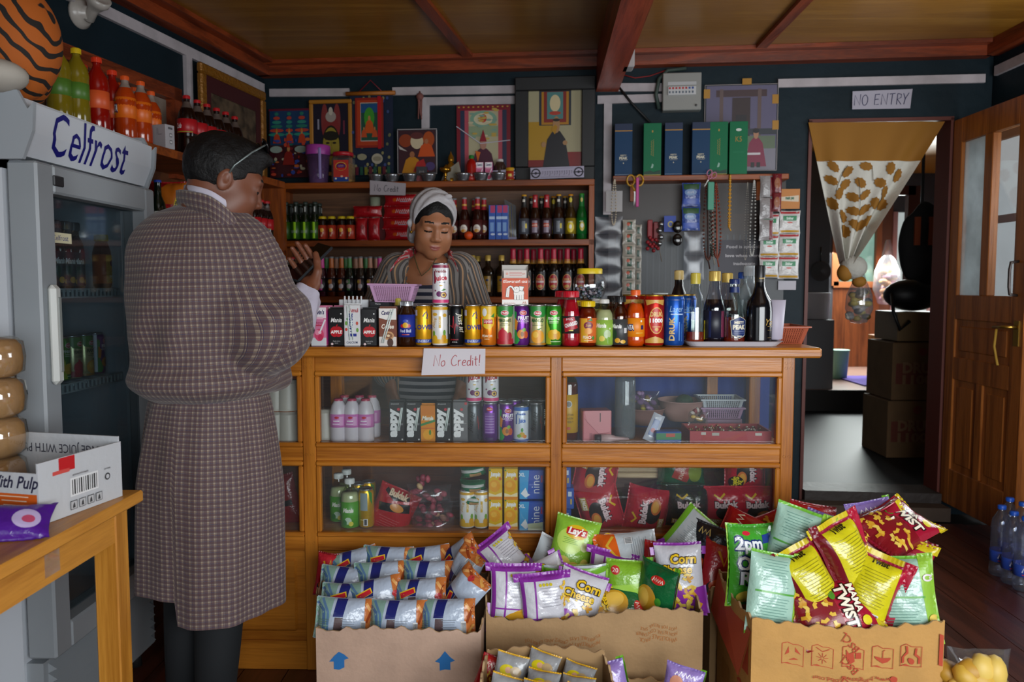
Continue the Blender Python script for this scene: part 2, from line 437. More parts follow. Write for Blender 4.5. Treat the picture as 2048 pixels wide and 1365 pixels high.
def onc(px,py): return at(px,py,Z=zb)
p,q = onc(850,2),onc(958,134); d = (p - q).normalized(); strip('ceiling_batten',q,q + d * 4,.055,.02,W_RED)
p,q = onc(1603,4),onc(1492,122); d = (p - q).normalized(); strip('ceiling_batten',q,q + d * 4,.055,.02,W_RED)
# cornices and the white cable strips
cl = Vector((LWX(4.75) + .03,4.715,zb)); cr_ = Vector((2.47,WY - WS * 2.47 - .035,zb))
strip('cornice_back',(-1.60,4.715,zb),cr_,.07,.075,W_REDX)
strip('cornice_back_batten',(-1.56,4.655,zb),(2.44,WY - WS * 2.44 - .095,zb),.06,.022,W_REDX)
strip('cornice_left',(LWX(4.7) + .035,4.7,zb),(LWX(0) + .035,0,zb),.07,.075,W_RED)
strip('cornice_left_batten',(LWX(4.6) + .1,4.6,zb),(LWX(0) + .1,0,zb),.06,.022,W_RED)
strip('cornice_right',(2.475,4.36,zb),(2.475,0,zb),.07,.075,W_RED)
# main beam
pl = at(1196,184,Z=2.36); 
b = MB(); zt = ZC - .002
yb_ = WY - WS * pl.x - .02
xa,xb = bw(1193,180).x - .005,bw(1236,180).x
b.add([(xa,yb_,zt),(xb,yb_,zt),(xb - .12,-1.5,zt),(xa - .12,-1.5,zt),(xa,yb_,2.38),(xb,yb_,2.38),(xb - .12,-1.5,2.38),(xa - .12,-1.5,2.38)],
      [(0,3,2,1),(4,5,6,7),(0,1,5,4),(1,2,6,5),(2,3,7,6),(3,0,4,7)],wood('#a8482a','#6d2b14','Y',rough=.3))
struct(b.build('ceiling_beam'))
def wstrip(name,px0,py0,px1,py1,h=.045,off=.002):
 p,q = bw(px0,py0,off),bw(px1,py1,off); b = MB()
 n = Vector((-WS,-1,0)).normalized() * .018
 dz = Vector((0,0,h / 2)); dx = Vector((h / 2,0,0)) if abs(px1 - px0) < 30 else None
 a = dz if dx is None else dx
 v = [p - a,q - a,q + a,p + a]; v += [x + n for x in v]
 f = [(4,5,6,7),(0,4,7,3),(1,2,6,5),(3,7,6,2),(0,1,5,4)]
 if dx is not None: f = [t[::-1] for t in f]
 b.add(v,f,WHITE_STRIP); return struct(b.build(name))
wstrip('trim_1',541,187,700,186); wstrip('trim_2',786,184,1040,180); wstrip('trim_3',855,204,1040,201)
wstrip('trim_4',852,196,852,262); wstrip('trim_5',1195,201,1330,197); wstrip('trim_6',1216,206,1214,430)
wstrip('trim_7',1195,176,1330,176); wstrip('trim_8',1555,168,1968,158)
def lwall(y,z,off=0): return Vector((LWX(y) + off,y,z))
def lstrip(name,ya,za,yb,zbb,h=.05):
 b = MB(); n = Vector((1,-.176,0)).normalized() * .02; p,q = lwall(ya,za),lwall(yb,zbb)
 a = Vector((0,0,h / 2)) if abs(ya - yb) > .1 else Vector((.176,1,0)).normalized() * h / 2
 v = [p - a,q - a,q + a,p + a]; v += [x + n for x in v]
 b.add(v,[(4,5,6,7),(0,4,7,3),(1,2,6,5),(3,7,6,2),(0,1,5,4)],WHITE_STRIP); return struct(b.build(name))
lstrip('trim_9',4.72,2.445,0.5,2.445); lstrip('trim_10',3.98,2.42,3.98,1.88)
b = MB(); b.box(RX - .02,0,2.405,RX,4.36,2.455,WHITE_STRIP); struct(b.build('trim_11'))
# boarded niche of the left wall behind the bottles: frame, pale cloth board
b = MB()
ya,yb2 = 2.2,3.86
for y0,y1,z0,z1 in ((ya,yb2,2.17,2.23),(yb2 - .06,yb2,1.80,2.23)):
 b.add([lwall(y,z,o) for z in (z0,z1) for o in (.001,.05) for y in (y0,y1)],[(0,1,5,4),(3,2,6,7),(0,4,6,2),(1,3,7,5),(4,5,7,6),(0,2,3,1)],W_RED)
struct(b.build('trim_12'))
b = MB(); b.add([lwall(y,z,o) for z in (1.8,2.168) for o in (.001,.008) for y in (ya,yb2 - .06)],[(0,1,5,4),(3,2,6,7),(0,4,6,2),(1,3,7,5),(4,5,7,6),(0,2,3,1)],mt('#8d7c6e',.8,vary=.3))
struct(b.build('trim_13'))
# doorway lining
b = MB(); n = Vector((-WS,-1,0)).normalized()
for xa,xb,za,zb_ in ((DX0 - .014,DX0 + .004,0,DZ + .01),(DX0 - .014,DX1 + .012,DZ - .004,DZ + .016),(DX1 - .004,DX1 + .012,0,DZ + .01)):
 b.add([(xx,WY - WS * xx - .015 + d,zz) for zz in (za,zb_) for d in (0,.15) for xx in (xa,xb)],
          [(0,1,5,4),(3,2,6,7),(0,4,6,2),(1,3,7,5),(4,5,7,6),(0,2,3,1)],mt('#5a2418',.5))
struct(b.build('trim_14'))
# threshold beam
b = MB(); wallp(DX0,DX1,0,.13,off=.06,th=.2,mb=b,m=mt('#2c2420',.55,bump=.4,bscale=20)); struct(b.build('trim_15'))
b = MB(); wallp(DX0 - .25,DX1,0,.075,off=.16,th=.10,mb=b,m=mt('#4a3c30',.8,bump=.6,bscale=18)); struct(b.build('trim_16'))
t = thing('door_1','brown wooden door with two tall glass panes standing open at the doorway','door',(2.315,0,0)); struct(t)
dy0,dy1,dz0,dz1 = 3.72,4.40,.085,DZ - .01
b = MB(); T = .042
def leaf(ya,yb,za,zb_,th=T,m=W_DOOR): b.box(-.004 if th == T else .01,ya,za,th - .004 if th == T else T - .018,yb,zb_,m,bev=.003)
leaf(dy0,dy0 + .1,dz0,dz1); leaf(dy1 - .085,dy1,dz0,dz1)
zg0 = 1.235
leaf(dy0 + .1,dy1 - .085,dz1 - .13,dz1); leaf(dy0 + .1,dy1 - .085,zg0 - .13,zg0); leaf(dy0 + .1,dy1 - .085,dz0,dz0 + .2)
leaf(dy0 + .1,dy1 - .085,.78,.9)
ym = (dy0 + dy1) / 2 + .005
leaf(ym - .035,ym + .035,zg0,dz1 - .13); leaf(ym - .03,ym + .03,dz0 + .2,.78)
b.build('door_frame',t)
for (a,c,z0,z1) in ((dy0 + .1,dy1 - .085,.9,zg0 - .13),(dy0 + .1,ym - .03,dz0 + .2,.78),(ym + .03,dy1 - .085,dz0 + .2,.78)):
 b = MB(); b.box(.006,a,z0,T - .014,c,z1,W_DOOR); b.box(.001,a + .035,z0 + .035,T - .009,c - .035,z1 - .035,W_DOOR,bev=.006); b.build('door_panel',t)
FROST = clear(haze=.75,hazec='#f4fafc',gloss=.1,through=True)  # frosted look, with white translucence put in to brighten this pane
MB().box(.015,dy0 + .1,zg0,.019,ym - .035,dz1 - .13,clear(haze=.05,gloss=.2)).build('glass_pane',t)
MB().box(.015,ym + .035,zg0,.019,dy1 - .085,dz1 - .13,FROST).build('glass_pane',t)
BRASS = mt('#b08a3c',.3,.9)
b = MB(); b.box(-.009,dy0 + .03,1.0,-.004,dy0 + .07,1.12,BRASS); b.tube([(-.009,dy0 + .05,1.09),(-.05,dy0 + .05,1.09),(-.055,dy0 + .08,1.09),(-.052,dy0 + .16,1.085)],.008,BRASS); b.build('door_handle',t)
b = MB(); b.tube([(-.004,dy0 + .06,1.24),(-.04,dy0 + .06,1.245),(-.045,dy0 + .06,1.28),(-.045,dy0 + .06,1.36),(-.04,dy0 + .06,1.395),(-.004,dy0 + .06,1.40)],.007,mt('#3a3230',.4,.6)); b.build('pull_handle',t)
b = MB(); b.tube([(-.03,dy0 + .17,1.075),(-.034,dy0 + .175,.99),(-.03,dy0 + .16,.93),(-.034,dy0 + .14,.9)],.006,mt('#b08a2e',.7)); b.build('door_cord',t)
FY = 9.5
struct(MB().box(1.0,4.60,.08,4.6,7.37,.115,mt('#1b1e22',.5,vary=.5,bscale=12,spec=.15)).build('floor_passage'))
struct(MB().box(1.0,7.37,.08,5.2,FY,.31,mt('#94766a',.3,vary=.15)).build('floor_kitchen'))
struct(MB().box(1.0,7.36,.115,5.2,7.372,.312,mt('#1d1a19',.6)).build('trim_17'))
struct(MB().box(1.4,4.62,.08,1.45,7.0,2.6,TEALD).build('wall_passage_left'))
struct(MB().box(1.5,7.0,.08,1.6,FY,2.7,mt('#4a4c52',.6)).build('wall_kitchen_left'))
b = MB(); b.add([(x,y,z) for z in (2.6,2.66) for x,y in ((1.0,4.75),(2.54,4.75),(5.2,9.6),(1.0,9.6))],[(0,3,2,1),(4,5,6,7),(0,1,5,4),(1,2,6,5),(2,3,7,6),(3,0,4,7)],W_PLY); struct(b.build('ceiling_kitchen'))
b = MB(); b.add([(2.40 + d,4.50,.08) for d in (0,.08)] + [(5.2 + d,9.6,.08) for d in (.08,0)] + [(2.40 + d,4.50,2.66) for d in (0,.08)] + [(5.2 + d,9.6,2.66) for d in (.08,0)],[(0,3,2,1),(4,5,6,7),(0,1,5,4),(1,2,6,5),(2,3,7,6),(3,0,4,7)],mt('#5a5654',.7)); struct(b.build('wall_kitchen_right'))  # unseen side wall, slanted so open sky brightens the door pane
def fk(px,py,Y=FY): return at(px,py,Y=Y)
# far wall: boards, window, white curtained window
b = MB(); WB = wood('#8a4a24','#5e2e14','Z',rough=.4,knots=True)
def fbox(px0,py0,px1,py1,m,Y=FY,th=.06,mb=None,bev=0):
 p,q = at(px0,py0,Y=Y),at(px1,py1,Y=Y); (mb or b).box(p.x,Y,min(p.z,q.z),q.x,Y + th,max(p.z,q.z),m,bev=bev)
g = fk(1665,572); g2 = fk(1768,420); h = fk(1800,420); 
xw0,xw1,xv0,xv1 = fk(1668,500).x,fk(1762,500).x,fk(1784,500).x,fk(1870,500).x
zw = fk(1700,572).z; zv = fk(1800,662).z; zt2 = 2.15
for a,c,z0,z1,m in ((1.0,xw0,.3,2.66,mt('#3f4046',.6)),(xw0,xw1,.3,zw,WB),(xw1,xv0,.3,2.66,mt('#6b3a22',.5)),(xv0,xv1,.3,zv,mt('#8f8a84',.7)),(xv1,5.2,.3,2.66,mt('#3a322e',.6)),(xw0,xw1,zt2,2.66,mt('#3f4046',.6)),(xv0,xv1,zt2,2.66,mt('#3f4046',.6))):
 b.box(a,FY,z0,c,FY + .08,z1,m)
struct(b.build('wall_kitchen_far'))
t = thing('window_2','bright kitchen window with a wooden frame beyond the knotted curtain','window'); struct(t)
b = MB(); 
for a,c,z0,z1 in ((xw0 - .02,xw0 + .06,zw,zt2),(xw1 - .06,xw1,zw,zt2),(xw0,xw1,zw - .02,zw + .05),(xw0,xw1,zt2 - .05,zt2)): b.box(a,FY - .02,z0,c,FY + .05,z1,mt('#9a5a30',.5))
b.build('window_frame',t); MB().box(xw0,FY + .03,zw,xw1,FY + .035,zt2,clear('#d4ecdf',haze=.06,hazec='#b9d8c8')).build('window_glass',t)
t = thing('window_3','tall bright white window at the right end of the kitchen','window'); struct(t)
b = MB()
for a,c,z0,z1 in ((xv0,xv0 + .05,zv,zt2),(xv1 - .05,xv1,zv,zt2),(xv0,xv1,zv,zv + .05),((xv0 + xv1) / 2 - .02,(xv0 + xv1) / 2 + .02,zv,zt2)): b.box(a,FY - .02,z0,c,FY + .05,z1,mt('#b98a88',.5))
b.build('window_frame',t); MB().box(xv0,FY + .03,zv,xv1,FY + .035,zt2,clear('#fafaf6',haze=.05)).build('window_glass',t)
# dark door frame standing in the passage (reddish)
b = MB()
for px0,py0,px1,py1 in ((1818,372,1832,690),(1690,372,1832,390)): fbox(px0,py0,px1,py1,mt('#7d3f30',.5),6.58,.06,b)
struct(b.build('trim_18'))
# ================================================================== shop counter
CY = 2.55; CBK = 2.97
zT = .5 * (at(1100,697,Y=CY - .05).z + at(1100,694,Y=CY - .05).z)      # worktop upper face
def cz(py): return at(1100,py,Y=CY).z
def cx(px): return at(px,820,Y=CY).x
XL,XR = -1.2,cx(1588)
zU0,zU1,zL0,zL1 = cz(888),cz(748),cz(1066),cz(931)
t = thing('shop_counter','long pine shop counter with glazed display shelves','counter',(0,0,0)); COUNTER = t
b = MB(); b.box(XL - .02,CY - .055,zT - .032,cx(1634) - .008,CBK + .03,zT,W_PINE,bev=.006); b.build('worktop',t)
posts = [(XL,XL + .05),(cx(604),cx(630)),(cx(1101),cx(1124)),(cx(1563),XR)]
for a,c in posts:
 MB().box(a,CY,.0,c,CY + .045,zT - .032,W_PINEZ,bev=.003).build('front_post',t)
for a,c in posts:
 MB().box(a,CBK - .05,.0,c,CBK,zT - .032,W_PINEZ,bev=.003).build('rear_post',t)
MB().box(cx(1466),CBK - .05,zU0 - .03,cx(1490),CBK - .01,zT - .03,W_PINEZ).build('rear_post',t)
PEG = mt('#5a3316',.6)
for i in range(3):
 a,c = posts[i][1],posts[i + 1][0]
 for z0,z1,nm in ((cz(744),zT - .032,'top_rail'),(cz(925),cz(897),'middle_rail'),(cz(1106),cz(1077),'bottom_rail'),(.0,.10,'kick_rail')):
  MB().box(a,CY + .004,z0,c,CY + .04,z1,W_PINE,bev=.002).build(nm,t)
 for (z0,z1) in ((zU0,zU1),(zL0,zL1)):           # moulded frame round each pane
  b = MB(); e = .016
  za,zb_ = z0 - (z0 - cz(897 if z0 == zU0 else 1077)),z1 + .0
  top = cz(744) if z0 == zU0 else cz(925); bot = cz(897) if z0 == zU0 else cz(1077)
  b.box(a,CY - .006,top - e,c,CY + .02,top,W_PINE,bev=.004); b.box(a,CY - .006,bot,c,CY + .02,bot + e,W_PINE,bev=.004)
  b.box(a,CY - .005,bot + e,a + e,CY + .02,top - e,W_PINEZ,bev=.004); b.box(c - e,CY - .005,bot + e,c,CY + .02,top - e,W_PINEZ,bev=.004)
  b.build('pane_frame',t)
  MB().box(a + e * .5,CY + .022,bot + e * .5,c - e * .5,CY + .026,top - e * .5,clear('#fafcfc',haze=.03,gloss=.1)).build('glass_pane',t)
 b = MB(); b.box(a,CY + .012,.10,c,CY + .03,cz(1106),W_PINE); b.box(a + .03,CY + .004,.13,c - .03,CY + .03,cz(1106) - .03,W_PINE,bev=.008); b.build('lower_panel',t)
zS1,zS2 = zU0 - .012,zL0 - .012
for nm,z in (('display_shelf',zS1),('display_shelf',zS2)):
 MB().box(XL + .02,CY + .045,z - .018,XR - .01,CBK - .052,z,W_PINE).build(nm,t)
b = MB(); b.box(XL + .05,CBK - .048,.05,cx(1120),CBK - .04,zS1 - .02,W_DARK); b.build('back_panel',t)
b = MB(); b.box(cx(1120),CBK - .048,.05,XR - .05,CBK - .04,zS1 - .02,W_DARK); b.build('back_panel',t)
MB().box(XR - .03,CY + .046,.05,XR - .018,CBK - .052,zS1 - .02,W_PINEZ).build('side_panel',t)
MB().box(XR - .03,CY + .046,zS1,XR - .026,CBK - .052,zT - .06,clear(haze=.05)).build('side_pane',t)
b = MB()
for a,c in posts[1:]:
 for z in (cz(726),cz(736),cz(912),cz(1090)):
  for xx in (a + .012,c - .012): b.lathe([(.0001,0),(.005,0),(.005,.002)],PEG,8,tr(xx,CY + .001,z) @ rot(90))
b.build('wooden_peg',t)['kind'] = 'stuff'
# blue cloth sheet hanging inside the counter's back and past its right end
BLUE = mt('#1d3f93',.7,bump=.3,bscale=25)
def bl(u,v):
 x = cx(1128) + u * (cx(1610) + .03 - cx(1128)); z = .42 + v * (zT - .05 - .42)
 return Vector((x,CBK + .05 + .012 * math.sin(u * 26) + .006 * math.sin(u * 61),z))
b = MB(); b.grid(bl,60,6,BLUE); b.grid(lambda u,v: bl(u,v) + Vector((0,.004,0)),60,6,BLUE,flip=True)
tag(b.build('cloth_sheet'),'blue cloth hung along the back of the pine counter','cloth')
# ================================================================== shelves on the back wall
SW = WY - .26; SD = .25
def bwm(off=0.0,x=0.0,z=0.0):                  # frame of the back wall: x along, y into the wall
 o = Vector((x,WY - WS * x - off,z)); return tr(o) @ Matrix.Rotation(WROT,4,'Z')
def sx_(px,py,off=.26): return bw(px,py,off)
zs = [sx_(870,y).z for y in (362,480,594)]
xa,xb = sx_(556,480).x,sx_(1188,480).x
K = math.sqrt(1 + WS * WS)
t = thing('shelf_unit','brown wooden shelf unit on the back wall holding rows of bottles','shelf',(xa,WY - WS * xa - .26,0),WROT); SHELF = t
L = (xb - xa) * K
for z in zs + [.5]: MB().box(.0,0,z - .034,L,.245,z,W_SHELF,bev=.003).build('shelf_board',t)
MB().box(L - .03,0,.0,L,.25,zs[0] - .034,W_SHELFZ,bev=.003).build('side_panel',t)
MB().box(-.06,0,.0,0,.25,zs[0] ,W_SHELFZ,bev=.003).build('side_panel',t)
MB().box(0,.236,.0,L - .03,.248,zs[0] - .034,wood('#6e4a30','#4e3220','X',rough=.5)).build('back_panel',t)
def shx(px,py=480,off=.13):                    # world point on the shelf boards, OFF behind the front edge
 return bw(px,py,.26 - off)
def onshelf(px,level,off=.06,dz=0.0):
 p = bw(px,(360,480,592)[level],.26 - off); return Vector((p.x,p.y,zs[level] + dz + .0006))
# corner shelves along the left wall
t = thing('corner_shelf','brown wooden corner shelves along the left wall behind the cooler','shelf',(0,0,0)); CSHELF = t
ZL = [1.855,zs[1] + .015,zs[2] + .01]
ZL[1] = 1.48
for z in ZL + [.6]:
 ya,yb = 2.70,4.38
 v = [(LSX(ya),ya),(LSX(yb),yb),(LWX(yb) + .012,yb),(LWX(ya) + .012,ya)]
 b = MB(); b.add([(x,y,zz) for zz in (z - .035,z) for x,y in v],[(0,3,2,1),(4,5,6,7),(0,1,5,4),(1,2,6,5),(2,3,7,6),(3,0,4,7)],W_SHELF); b.build('shelf_board',t)
for y in (4.36,):
 v = [(LSX(y),y),(LSX(y + .03) ,y + .03),(LWX(y + .03) + .01,y + .03),(LWX(y) + .01,y)]
 z1 = ZL[0] - .036
 b = MB(); b.add([(x,yy,zz) for zz in (0,z1) for x,yy in v],[(0,3,2,1),(4,5,6,7),(0,1,5,4),(1,2,6,5),(2,3,7,6),(3,0,4,7)],W_SHELFZ); b.build('side_panel',t)
b = MB(); ya,yb = 2.70,4.36
b.add([(LWX(y) + o,y,z) for z in (0,1.82) for o in (.002,.010) for y in (ya,yb)],[(0,1,5,4),(3,2,6,7),(0,4,6,2),(1,3,7,5),(4,5,7,6),(0,2,3,1)],W_DARK); b.build('back_panel',t)
def onleft(px,py,level,back=.08):             # point on a corner shelf board seen at column px, BACK behind its front edge
 d = ray(px,py); t_ = (LSX(0) - back) / (d.x - .14 * d.y); p = CAM + d * t_; return Vector((p.x,p.y,ZL[level] + .0006))
# ledge with the liquor boxes
lp,lq = bw(1226,352,.15),bw(1578,352,.15)
t = thing('wall_ledge','narrow wooden ledge on the back wall carrying blue and green liquor boxes','shelf',(lp.x,lp.y,lp.z),WROT); LEDGE = t
LL = (lq.x - lp.x) * K
MB().box(0,0,-.03,LL,.148,0,W_SHELF,bev=.003).build('shelf_board',t)
for x in (.1,LL - .15): MB().prism([(x,-.03),(x + .02,-.03),(x + .02,-.13),(x,-.13)],.10,.148,W_SHELF).build('bracket',t)
def onledge(px,off=.05): p = bw(px,350,.15 - off); return Vector((p.x,p.y,lp.z + .0006))
# ================================================================== drinks cooler
FXX = -1.28
pT,pB = at(40,192,X=FXX),at(280,282,X=FXX)
FY0,FY1 = at(42,330,X=FXX).y,at(283,300,X=FXX).y
FG = mt('#969ca1',.4,vary=.18,bscale=9); FGD = mt('#7d848a',.45,vary=.2)
FWH = mt('#c6cbd2',.45)
t = thing('drinks_cooler','tall grey glass-door drinks cooler with a lit-style sign crest','cooler',(FXX,FY0,0)); COOL = t
FL = FY1 - FY0; FD = .56
zS0,zS1_ = at(280,372,X=FXX).z,pB.z                 # crest
def fz(px,py): return at(px,py,X=FXX).z
b = MB()
b.box(-FD,0,.06,-FD + .03,FL,zS0,FGD); b.box(-FD,0,.06,-.05,.03,zS0,FWH); b.box(-FD,FL - .03,.06,-.05,FL,zS0,FWH)
b.box(-FD,0,zS0 - .03,-.05,FL,zS0,FWH); b.box(-FD,.03,.06,-.05,FL - .03,.30,FWH)
b.build('cabinet',t)
MB().box(-FD + .03,.03,.30,-FD + .035,FL - .03,zS0 - .03,mt('#4e575c',.5)).build('liner',t)
b = MB(); pr = [(-.52,zS0),(.005,zS0),(.03,zS0 + .06),(.035,zS0 + .13),(.02,zS1_ - .04),(-.0,zS1_),(-.52,zS1_)]
b.prism([(x,z) for x,z in pr],.0,FL,FWH,smooth=False)
CREST = b.build('sign_crest',t)
for y in (-.012,FL):
 b = MB(); b.prism([(-.53,zS0 - .01),(.012,zS0 - .01),(.04,zS0 + .06),(.046,zS0 + .13),(.03,zS1_ - .035),(.005,zS1_ + .012),(-.53,zS1_ + .012)],y,y + .012,mt('#9aa0a6',.45)); b.build('crest_end',t)
# blue lettering on the crest: the face is slightly curved, follow it
def crest(x,y):
 z = zS0 + y / 1000; H = zS1_ - zS0; u = (y / 1000) / H
 xs = np.interp(z,[zS0,zS0 + .06,zS0 + .13,zS1_ - .04,zS1_],[.005,.03,.035,.02,0])
 return Vector((xs + .0012,FL / 2 + x / 1000,z)),Vector((1,0,0))
H = (zS1_ - zS0) * 1000
b = MB(); b.art([('t','Celfrost',-32,H * .49,118,'#15186e',{'w': 395})],crest,L=14); b.build('sign_lettering',CREST)
# door
zd0,zd1 = .30,zS0 - .012
b = MB(); fr = .062; X0,X1 = .0,.038
for y0,y1,z0,z1 in ((0,fr + .012,zd0,zd1),(FL - fr,FL,zd0,zd1),(fr + .012,FL - fr,zd1 - .075,zd1),(fr + .012,FL - fr,zd0,zd0 + .075)): b.box(X0 - .04,y0,z0,X1 - .04 + .04,y1,z1,FG,bev=.006)
DF = b.build('door_frame',t)
MB().box(-.012,fr,zd0 + .06,-.006,FL - fr,zd1 - .06,clear('#ccd6da',haze=.03,hazec='#9fb0b8',gloss=.1)).build('glass_pane',t)
b = MB(); yy = .035; b.box(.038,yy - .02,1.03,.062,yy + .018,1.29,mt('#c9ccc8',.4),bev=.01); b.box(.036,yy - .006,1.06,.064,yy + .012,1.26,mt('#8a8f8c',.5),bev=.004); b.build('door_handle',DF)
MB().box(.036,.07,0,.042,.115,.028,mt('#2b2d30',.3),M=tr(0,0,zd1 - .055),bev=.004).build('door_lock',DF)
b = MB(); b.box(-.005,0,0,.0,.105,.028,'#d8d2b0',M=tr(0,.105,zd1 - .20)); b.art([('t','Celfrost',0,0,15,'#2a2a7a',{'w': 74})],flat((.0,.157,zd1 - .186),(0,1,0),(0,0,1))); b.build('door_sticker',DF)
# lower grille
b = MB(); b.box(-.05,.01,.06,-.005,FL - .01,.285,FG)
for i in range(7): b.prism([(-.005,0),(.02,.012),(-.005,.028)],.03,FL - .05,FG,M=tr(0,0,.075 + i * .029))
b.build('grille',t)
for y in (.06,FL - .06):
 for x in (-.05,-FD + .06): MB().lathe([(.0001,0),(.022,0),(.018,.06),(.0001,.06)],'#2a2a2a',12,tr(x,y,0)).build('foot',t)
# wire shelves with white fronts
ZW = [fz(150,577) ,at(150,772,X=FXX - .05).z,.58]
ZW = [at(150,580,X=FXX - .06).z,at(200,758,X=FXX - .06).z,.55]
for z in ZW:
 b = MB(); m = mt('#cfd3d4',.4)
 for k in range(9): b.tube([(-.07,.05 + (FL - .1) * k / 8,z - .004),(-FD + .05,.05 + (FL - .1) * k / 8,z - .004)],.003,m,6)
 b.box(-.075,.035,z - .025,-.07,FL - .035,z - .02,m); b.box(-.075,.035,z + .0,-.07,FL - .035,z + .004,m)
 for k in range(26): b.box(-.075,.036 + (FL - .075) * k / 25,z - .022,-.071,.042 + (FL - .075) * k / 25,z + .002,m)
 b.build('wire_shelf',t)
# ================================================================== foreground table
ZTB = .80
tc_ = at(287,980,Z=ZTB); TXR,TYF = tc_.x,tc_.y
t = thing('wooden_table','worn orange pine table in front of the drinks cooler','table',(TXR,TYF,0)); TABLE = t
TW,TLN = .85,1.5
MB().box(-TW,-TLN,ZTB - .028,0,0,ZTB,W_TABLE,bev=.004).build('tabletop',t)
for x0,y0 in ((-.085,-.075),(-TW + .03,-.075),(-.085,-TLN + .03),(-TW + .03,-TLN + .03)):
 MB().box(x0,y0,0,x0 + .055,y0 + .055,ZTB - .028,W_TABLEZ,bev=.003).build('leg',t)
for q in ((-.055,-TLN + .085,-.033,-.075),(-TW + .035,-TLN + .085,-TW + .057,-.075),(-TW + .085,-.05,-.085,-.03)):
 MB().box(q[0],q[1],ZTB - .105,q[2],q[3],ZTB - .028,W_TABLE).build('apron',t)
b = MB(); tp = clear('#efe6d4',haze=.25,hazec='#d8cdb8',gloss=.4)
b.box(-.035,-.34,ZTB - .09,-.0325,-.29,ZTB - .026,tp); b.build('tape_strip',t)
# ================================================================== kinds of goods
ALU = mt('#b9bcc0',.3,.85)
GOLD = mt('#c79a3a',.32,.8)
def can_make(R,H,base,arts,rim=ALU,metal=.55,name='drink_can',tab=True):
 def mk():
  t = thing(name,'','')
  b = MB(); m = mt(base,.28,metal)
  n = R * .86
  b.lathe([(.0001,.004),(R * .7,.002),(R * .8,0),(R * .9,.004)],rim,22)
  b.lathe([(R * .9,.004),(R,.011),(R,H - .016),(n,H - .005)],m,28)
  b.art(arts,wrap(R,0),off=.0002,L=5)
  b.build('can_body',t)
  b = MB(); b.lathe([(n,H - .005),(n + .0012,H - .002),(n,H),(n - .003,H - .001),(n - .004,H - .005),(.0001,H - .005)],rim,24); lid = b.build('can_lid',t)
  if tab:
   b = MB(); b.prism([(-.008,-.004),(.009,-.005),(.011,0),(.009,.005),(-.008,.004)],0,.0012,ALU,M=tr(0,0,H - .0035) @ rot(90)); b.build('pull_tab',lid)
  return t
 return mk
def bottle_make(prof,mats,cap=None,label=None,liquid=None,seg=24,name='bottle',extra=None,capname='cap',ribs=True):
 """prof [(r,z)] outside; cap (colour, r, z0, z1); label (z0, z1, colour, arts, [a0]); liquid (colour, z1)"""
 def mk():
  t = thing(name,'','')
  m = mats if not isinstance(mats,str) else mt(mats,.15,spec=.6)
  b = MB(); b.lathe([(.0001,prof[0][1])] + prof,m,seg); b.build('bottle_body',t)
  zs_ = [p[1] for p in prof]; rs = [p[0] for p in prof]
  def R(z):
   for (r0,z0),(r1,z1) in zip(prof,prof[1:]):
    if z0 <= z <= z1 and z1 > z0: return r0 + (r1 - r0) * (z - z0) / (z1 - z0)
   return rs[-1]
  if liquid:
   c,zl = liquid; n = 14; pz = [zs_[0] + .002 + (zl - zs_[0] - .002) * i / n for i in range(n + 1)]
   b = MB(); b.lathe([(.0001,pz[0])] + [(max(R(z) - .0012,.001),z) for z in pz] + [(.0001,zl)],mt(c,.12) if isinstance(c,str) else c,seg); b.build('liquid',t)
  if label:
   z0,z1,c,arts = label[:4]; r = max(R(z0),R(z1),R((z0 + z1) / 2)) + .0005
   b = MB(); mm = mt(c,.4)
   b.lathe([(r - .0006,z0),(r,z0 + .0003),(r,z1 - .0003),(r - .0006,z1)],mm,seg + 4,a0=0,a1=2 * PI)
   b.art(arts,wrap(r,0),off=.0003,L=6); b.build('label',t)
  if extra:
   for (nm,z0,z1,c,arts) in extra:
    b = MB(); k = 6; b.lathe([(R(z0 + (z1 - z0) * i / k) + .0006,z0 + (z1 - z0) * i / k) for i in range(k + 1)],mt(c,.4) if isinstance(c,str) else c,seg)
    rr = R((z0 + z1) / 2) + .001
    if arts: b.art(arts,wrap(rr,(z0 + z1) / 2),off=.0004,L=5)
    b.build(nm,t)
  if cap:
   c,r,z0,z1 = cap[:4]; mm = mt(c,.35,cap[4] if len(cap) > 4 else 0)
   b = MB(); b.lathe([(r,z0),(r,z1 - .002),(r - .002,z1),(.0001,z1)],mm,20)
   if ribs and z1 - z0 > .008:
    for k in range(20):
     a = 2 * PI * k / 20; b.box(r - .001,-.0011,z0 + .001,r + .0006,.0011,z1 - .003,mm,M=Matrix.Rotation(a,4,'Z'))
   b.build(capname,t)
  return t
 return mk
def carton_make(wd,dp,h,base,arts,side=None,sarts=None,top=None,straw=None,name='drink_carton',gable=False):
 def mk():
  t = thing(name,'','')
  b = MB(); x = wd / 2; y = dp / 2
  b.box(-x,-y,0,x,y,h,mt(base,.35),bev=.0025)
  b.art(arts,front(-y),off=.0004)
  if sarts:
   b.art(sarts,flat((x,0,0),(0,1,0),(0,0,1)),off=.0004); b.art(sarts,flat((-x,0,0),(0,-1,0),(0,0,1)),off=.0004)
  if top: b.art([('r',0,0,wd * 1000 - 4,dp * 1000 - 4,top)],flat((0,0,h),(1,0,0),(0,1,0)),off=.0004)
  b.build('carton_body',t)
  if name == 'drink_carton':
   b = MB(); b.box(-x + .001,-.0015,h - .0005,x - .001,.0015,h + .004,mt(base,.35)); b.build('top_seam',t)
  if straw:
   b = MB()
   for k,(x0,z0,x1,z1) in enumerate(straw): b.tube([(x0,-y - .003,z0),(x1,-y - .003,z1)],.0021,mt('#d9e6e2',.25),8)
   b.build('straw',t)
  return t
 return mk
